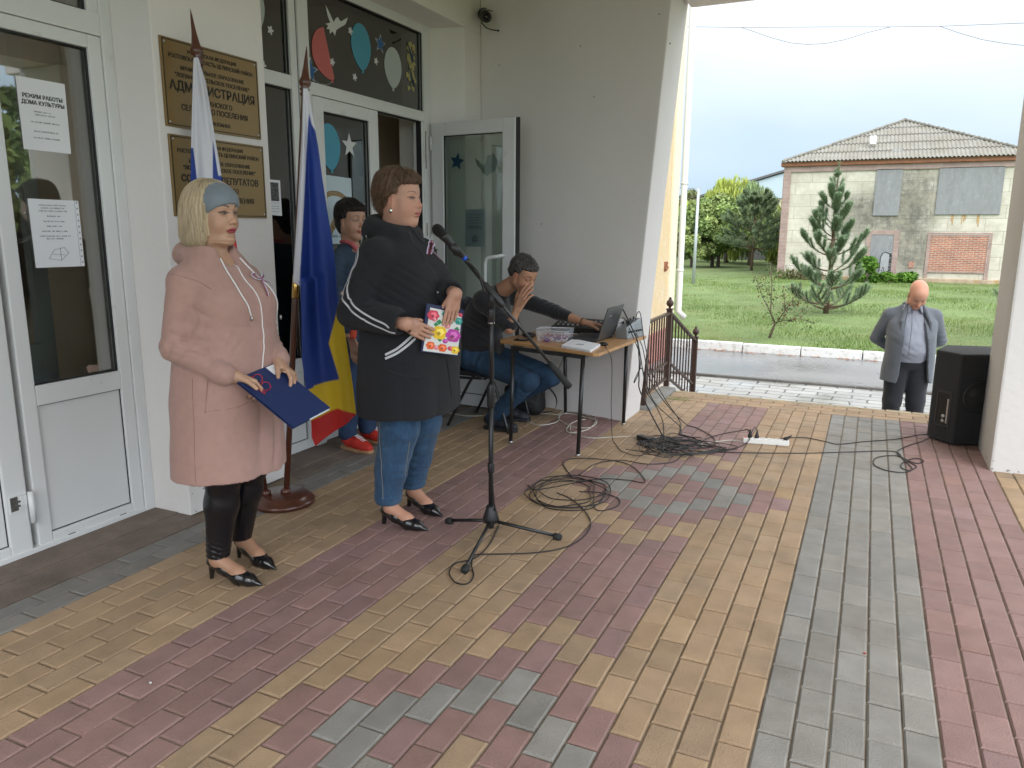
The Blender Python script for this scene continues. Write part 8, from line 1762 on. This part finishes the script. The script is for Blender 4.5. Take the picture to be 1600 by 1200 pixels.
# laptop
t = empty('laptop', (-1.85, 5.33, TZ), label='open dark laptop on the desk with its lid leaning towards the steps', cat='laptop'); dkp = mat('laptop_black', (.02, .02, .022), .35)
m = MB(); m.hexa([Vector(p) for p in ((-1.975, 5.12, TZ+.001), (-1.735, 5.15, TZ+.001), (-1.725, 5.50, TZ+.001), (-1.965, 5.47, TZ+.001), (-1.975, 5.12, TZ+.022), (-1.735, 5.15, TZ+.022), (-1.725, 5.50, TZ+.022), (-1.965, 5.47, TZ+.022))]); m.build('base', dkp, t, bevel=.004)
LN = Vector((-1.733, 5.15, TZ+.018)); LT = Vector((.072, .0, .235)); LW = Vector((.010, .35, 0)); ln = LW.cross(LT).normalized()
m = MB(); m.prism([LN, LN+LW, LN+LW+LT, LN+LT], ln*.008); m.build('lid', mat('lid_grey', (.055, .058, .06), .35), t, bevel=.003)
m = MB(); m.prism([LN+LW*.04+LT*.06-ln*.0012, LN+LW*.96+LT*.06-ln*.0012, LN+LW*.96+LT*.94-ln*.0012, LN+LW*.04+LT*.94-ln*.0012], ln*.001); m.build('screen', mat('screen', (.01, .012, .015), .1), t)
m = MB()
for i in range(5):
    for j in range(12): c_ = Vector((-1.93+.033*i, 5.155+.024*j, TZ+.0225)); m.box(tuple(c_), tuple(c_+Vector((.026, .019, .0015))))
o = m.build('keyboard', mat('keys', (.03, .03, .032), .5), t)
a_ = LN+LW*.22+LT*.70+ln*.0085; MB().prism([a_, a_+LW*.14, a_+LW*.14+LT*.05, a_+LT*.05], ln*.0004).build('lid_mark', mat('lid_print', (.30, .31, .31), .3), t)
# mixers
t = empty('mixing_console', (-2.12, 5.66, TZ), label='low black mixing console with rows of knobs under the seated man\'s hand', cat='mixer')
m = MB(); A0, A1, A2, A3 = Vector((-2.25, 5.54, TZ)), Vector((-1.80, 5.54, TZ)), Vector((-1.80, 5.70, TZ)), Vector((-2.25, 5.80, TZ)); m.hexa([A0, A1, A2, A3, A0+Vector((0, 0, .045)), A1+Vector((0, 0, .045)), A2+Vector((0, 0, .10)), A3+Vector((0, 0, .10))]); m.build('body', black_plastic, t, bevel=.006)
kn = mat('knob_white', (.5, .5, .48), .4); m = MB()
for i in range(10):
    for j in range(3): x = -2.20+.040*i; y = 5.58+.042*j; m.lathe((x, y, TZ+.046+.055*(y-5.54)/.2), [(.008, 0), (.007, .012), (.004, .013)], 8)
m.build('knobs', kn, t).name = 'knob_field'
t = empty('silver_mixer', (-1.60, 5.55, TZ), label='small silver mixer with cords plugged in at the back corner of the desk', cat='mixer')
m = MB(); m.hexa([Vector(p) for p in ((-1.685, 5.44, TZ), (-1.585, 5.42, TZ), (-1.535, 5.66, TZ), (-1.64, 5.67, TZ), (-1.675, 5.44, TZ+.075), (-1.60, 5.425, TZ+.085), (-1.555, 5.66, TZ+.14), (-1.635, 5.67, TZ+.13))]); m.build('body', alu, t, bevel=.005)
m = MB()
for k in range(6): a = Vector((-1.583+.008*k-.003, 5.45+.035*k, TZ+.05)); m.lathe(tuple(a), [(.008, 0), (.008, .006), (.005, .007)], 10, axis=(1, -.2, .1))
m.box((-1.63, 5.5, TZ+.105), (-1.60, 5.62, TZ+.125)); m.build('jack_row', gasket, t)
m = MB()
for k in range(4): m.lathe((-1.655+.018*k, 5.52+.03*k, TZ+.10+.01*k), [(.007, 0), (.006, .02), (.004, .021)], 8)
m.build('control_knob', black_plastic, t)
t = tag(MB().lathe((-1.70, 5.55, TZ), [(.028, 0), (.030, .004), (.034, .10), (.036, .135), (.033, .137), (.031, .10), (.026, .006)], 24).build('water_glass', mat('clear_plastic', (.85, .87, .88), .1, alpha=.35)), 'clear plastic cup beside the silver mixer', 'cup')
hang([Vector((-1.68, 5.52, .90)), Vector((-1.66, 5.50, .93)), Vector((-1.62, 5.48, .88)), Vector((-1.56, 5.46, .78)), Vector((-1.52, 5.45, .70)), Vector((-1.50, 5.45, .55)), Vector((-1.50, 5.46, .42)), Vector((-1.48, 5.47, .30)), G(1040, 690)], 'thick black cord bundle bending over the mixer and down beside the desk', .005)
cable([Vector((-1.92, 5.52, TZ+.03)), Vector((-1.86, 5.51, TZ+.01)), Vector((-1.80, 5.515, TZ+.03)), Vector((-1.72, 5.53, TZ+.09)), Vector((-1.66, 5.52, TZ+.11))], .004, 'black cord arching from the console behind the laptop lid', group='cords on the desk')
# basket with ribbons
t = empty('plastic_basket', (-2.02, 5.02, TZ), label='clear plastic box filled with tricolour ribbons on the desk', cat='box')
def pg(name, col, a): return mat(name, col, .12, alpha=a, spec=.8)
bq = [Vector(onz(840, 533, TZ)), Vector(onz(884, 537, TZ)), Vector((-1.95, 5.22, TZ)), Vector((-2.16, 5.17, TZ))]; bc = sum(bq, Vector())/4
bo = [bc+(p-bc)*1.12+Vector((0, 0, .085)) for p in bq]; m = MB(); m.add(bq+bo, [(0, 1, 5, 4), (1, 2, 6, 5), (2, 3, 7, 6), (3, 0, 4, 7), (3, 2, 1, 0)]); m.build('walls', pg('clear_box', (.75, .76, .82), .30), t)
m = MB(); m.tube(bo+[bo[0]], .0035, 6); m.build('rim', pg('box_rim', (.7, .7, .75), .7), t)
for nm, mt in (('red_ribbons', mat('ribbon_crimson', (.30, .01, .06), .5)), ('white_ribbons', rW), ('blue_ribbons', mat('ribbon_purple', (.12, .04, .22), .5))):
    m = MB()
    for k in range(26):
        p = bc+Vector((rr.uniform(-.07, .07), rr.uniform(-.07, .07), rr.uniform(.006, .035))); a = rr.uniform(0, 6.28); P_ = [p+Vector((.03*math.cos(a+.6*j)*j*.35, .03*math.sin(a+.6*j)*j*.35, .008*math.sin(j*1.7))) for j in range(5)]
        V = []; 
        for q_ in spline(P_, 4): V += [Vector(q_)+Vector((0, 0, -.0035)), Vector(q_)+Vector((0, 0, .0035))]
        m.add(V, [(2*i, 2*i+2, 2*i+3, 2*i+1) for i in range(len(V)//2-1)])
    tag(m.build(nm, mt, t), kind='stuff')
# papers, phone, cases
m = MB(); pq = [Vector(onz(877, 543, TZ)), Vector(onz(922, 551, TZ)), Vector(onz(938, 541, TZ)), Vector(onz(895, 532, TZ))]; m.prism(pq, (0, 0, .016)); t = tag(m.build('paper_stack', paper, bevel=.001), 'stack of white printed sheets at the front corner of the desk', 'papers')
c_ = sum(pq, Vector())/4; m = MB(); 
for k in range(7): m.box((c_.x-.03+.008*k, c_.y-.03, TZ+.0163), (c_.x-.026+.008*k, c_.y-.03+.03+.01*(k % 3), TZ+.0168))
m.build('printing', ink, t)
m = MB(); a = Vector(onz(826, 527, TZ)); m.ball((a.x, a.y, TZ+.018), (.055, .035, .020), 16, 10); tag(m.build('glasses_case', black_plastic), 'black rounded glasses case on the desk left of the clear box', 'glasses case')
m = MB(); a = Vector(onz(814, 532, TZ)); m.box((a.x-.045, a.y-.03, TZ), (a.x+.055, a.y+.04, TZ+.010)); tag(m.build('mobile_phone', mat('phone_glass', (.008, .008, .01), .08), bevel=.003), 'flat black mobile phone at the left end of the desk', 'phone')
m = MB(); a = Vector(onz(943, 540, TZ)); m.ball((a.x, a.y, TZ+.012), (.035, .022, .014), 14, 8); tag(m.build('computer_mouse', black_plastic), 'small black mouse behind the paper stack at the desk edge', 'mouse')
m = MB(); m.prism([Vector(onz(888, 514, TZ)), Vector(onz(905, 511, TZ)), Vector((-2.02, 5.53, TZ)), Vector((-2.12, 5.50, TZ))], (0, 0, .003)); tag(m.build('loose_sheet', paper), 'loose white sheet between the clear box and the mixing console', 'sheet')
# ================================================================ CHAIR, JACKET, BAG
t = empty('stacking_chair', (-2.65, 5.25, 0), label='black padded stacking chair under the seated man', cat='chair'); pad = mat('black_padding', (.010, .010, .011), .85)
SZ = .46
m = MB(); m.box((-2.89, 5.04, SZ-.055), (-2.43, 5.46, SZ-.015)); m.build('seat', pad, t, bevel=.018)
for pts in ([(-2.90, 5.035, .0), (-2.68, 5.03, .40), (-2.60, 5.03, SZ-.06)], [(-2.89, 5.49, .0), (-2.68, 5.47, .40), (-2.60, 5.47, SZ-.06)], [(-2.365, 5.015, .0), (-2.50, 5.03, .38), (-2.58, 5.03, SZ-.06)], [(-2.405, 5.49, .0), (-2.50, 5.475, .38), (-2.58, 5.47, SZ-.06)]):
    m = MB(); m.tube([tuple(q_) for q_ in spline(pts, 5)], .0115, 10); m.build('leg', metal_dark, t)
for y in (5.03, 5.47): m = MB(); m.tube([tuple(q_) for q_ in spline([(-2.60, y, SZ-.06), (-2.86, y, SZ-.06), (-2.915, y, SZ+.02), (-2.95, y, .82)], 5)], .0105, 8); m.build('back_frame', metal_dark, t)
m = MB(); m.box((-2.965, 5.06, .62), (-2.93, 5.44, .90)); m.build('backrest', pad, t, bevel=.015)
j = Sdf(.03); j.add(rbox((-.30, 0, .72), (.035, .25, .24), .03), cap((-.30, -.22, .92), (-.30, .22, .92), .045, k=.03), cap((-.26, -.25, .84), (-.22, -.26, .34), .05, .035, k=.02), rbox((-.24, -.24, .58), (.07, .035, .22), .02, (.0, .25, 0), k=.03)); j.disp = add_disp(crease(.008, 18), fold(.006, 14))
jk = empty('hanging_jacket', (-2.65, 5.25, 0), label='dark navy jacket hung over the chair back behind the seated man', cat='jacket')
solid('jacket_cloth', j, [((-.42, -.36, .26), (-.1, .32, 1.02), .010)], cloth_mat('navy_jacket', (.010, .014, .040), .8, .3), jk)
b_ = Sdf(.04); b_.add(rbox((0, 0, .13), (.16, .10, .12), .05), ell((.02, -.06, .10), (.10, .06, .08))); b_.disp = add_disp(crease(.007, 20)); bg_ = empty('backpack', (-2.52, 5.66, 0), .2, 'black soft backpack on the paving under the chair', 'backpack')
solid('bag_body', b_, [((-.2, -.16, -.01), (.2, .15, .28), .010)], mat('black_nylon', (.010, .010, .011), .6, bump=.3, bscale=200), bg_)
m = MB(); P_ = spline([(.10, -.05, .20), (.20, -.05, .24), (.27, -.04, .15), (.25, -.03, .05), (.15, -.02, .02)], 6); V = []
for q_ in P_: V += [tuple(q_+np.array([0, -.016, 0])), tuple(q_+np.array([0, .016, 0])), tuple(q_+np.array([.004, .016, .004])), tuple(q_+np.array([.004, -.016, .004]))]
m.add(V, [(4*i+a, 4*i+b, 4*i+4+b, 4*i+4+a) for i in range(len(P_)-1) for a, b in ((0, 1), (1, 2), (2, 3), (3, 0))]); o = m.build('strap', MATS['black_nylon']); o.parent = bg_
# tiny litter on the paving
m = MB(); litter = [(1351, 1021, .35, .02, .02), (235, 1067, .6, .6, .6), (1349, 880, .5, .5, .5)]
for k, (px, py, *c_) in enumerate(litter[:2]):
    a = G(px, py, .003); tag(MB().ball((a.x, a.y, .004), (.006, .004, .003), 8, 5).build('paper_scrap', mat('scrap%d' % k, tuple(c_), .7)), ['tiny red scrap lying on the grey paver strip', 'tiny white scrap lying on the red pavers at lower left'][k], 'scrap')
# dirt at the foot of column and pillar
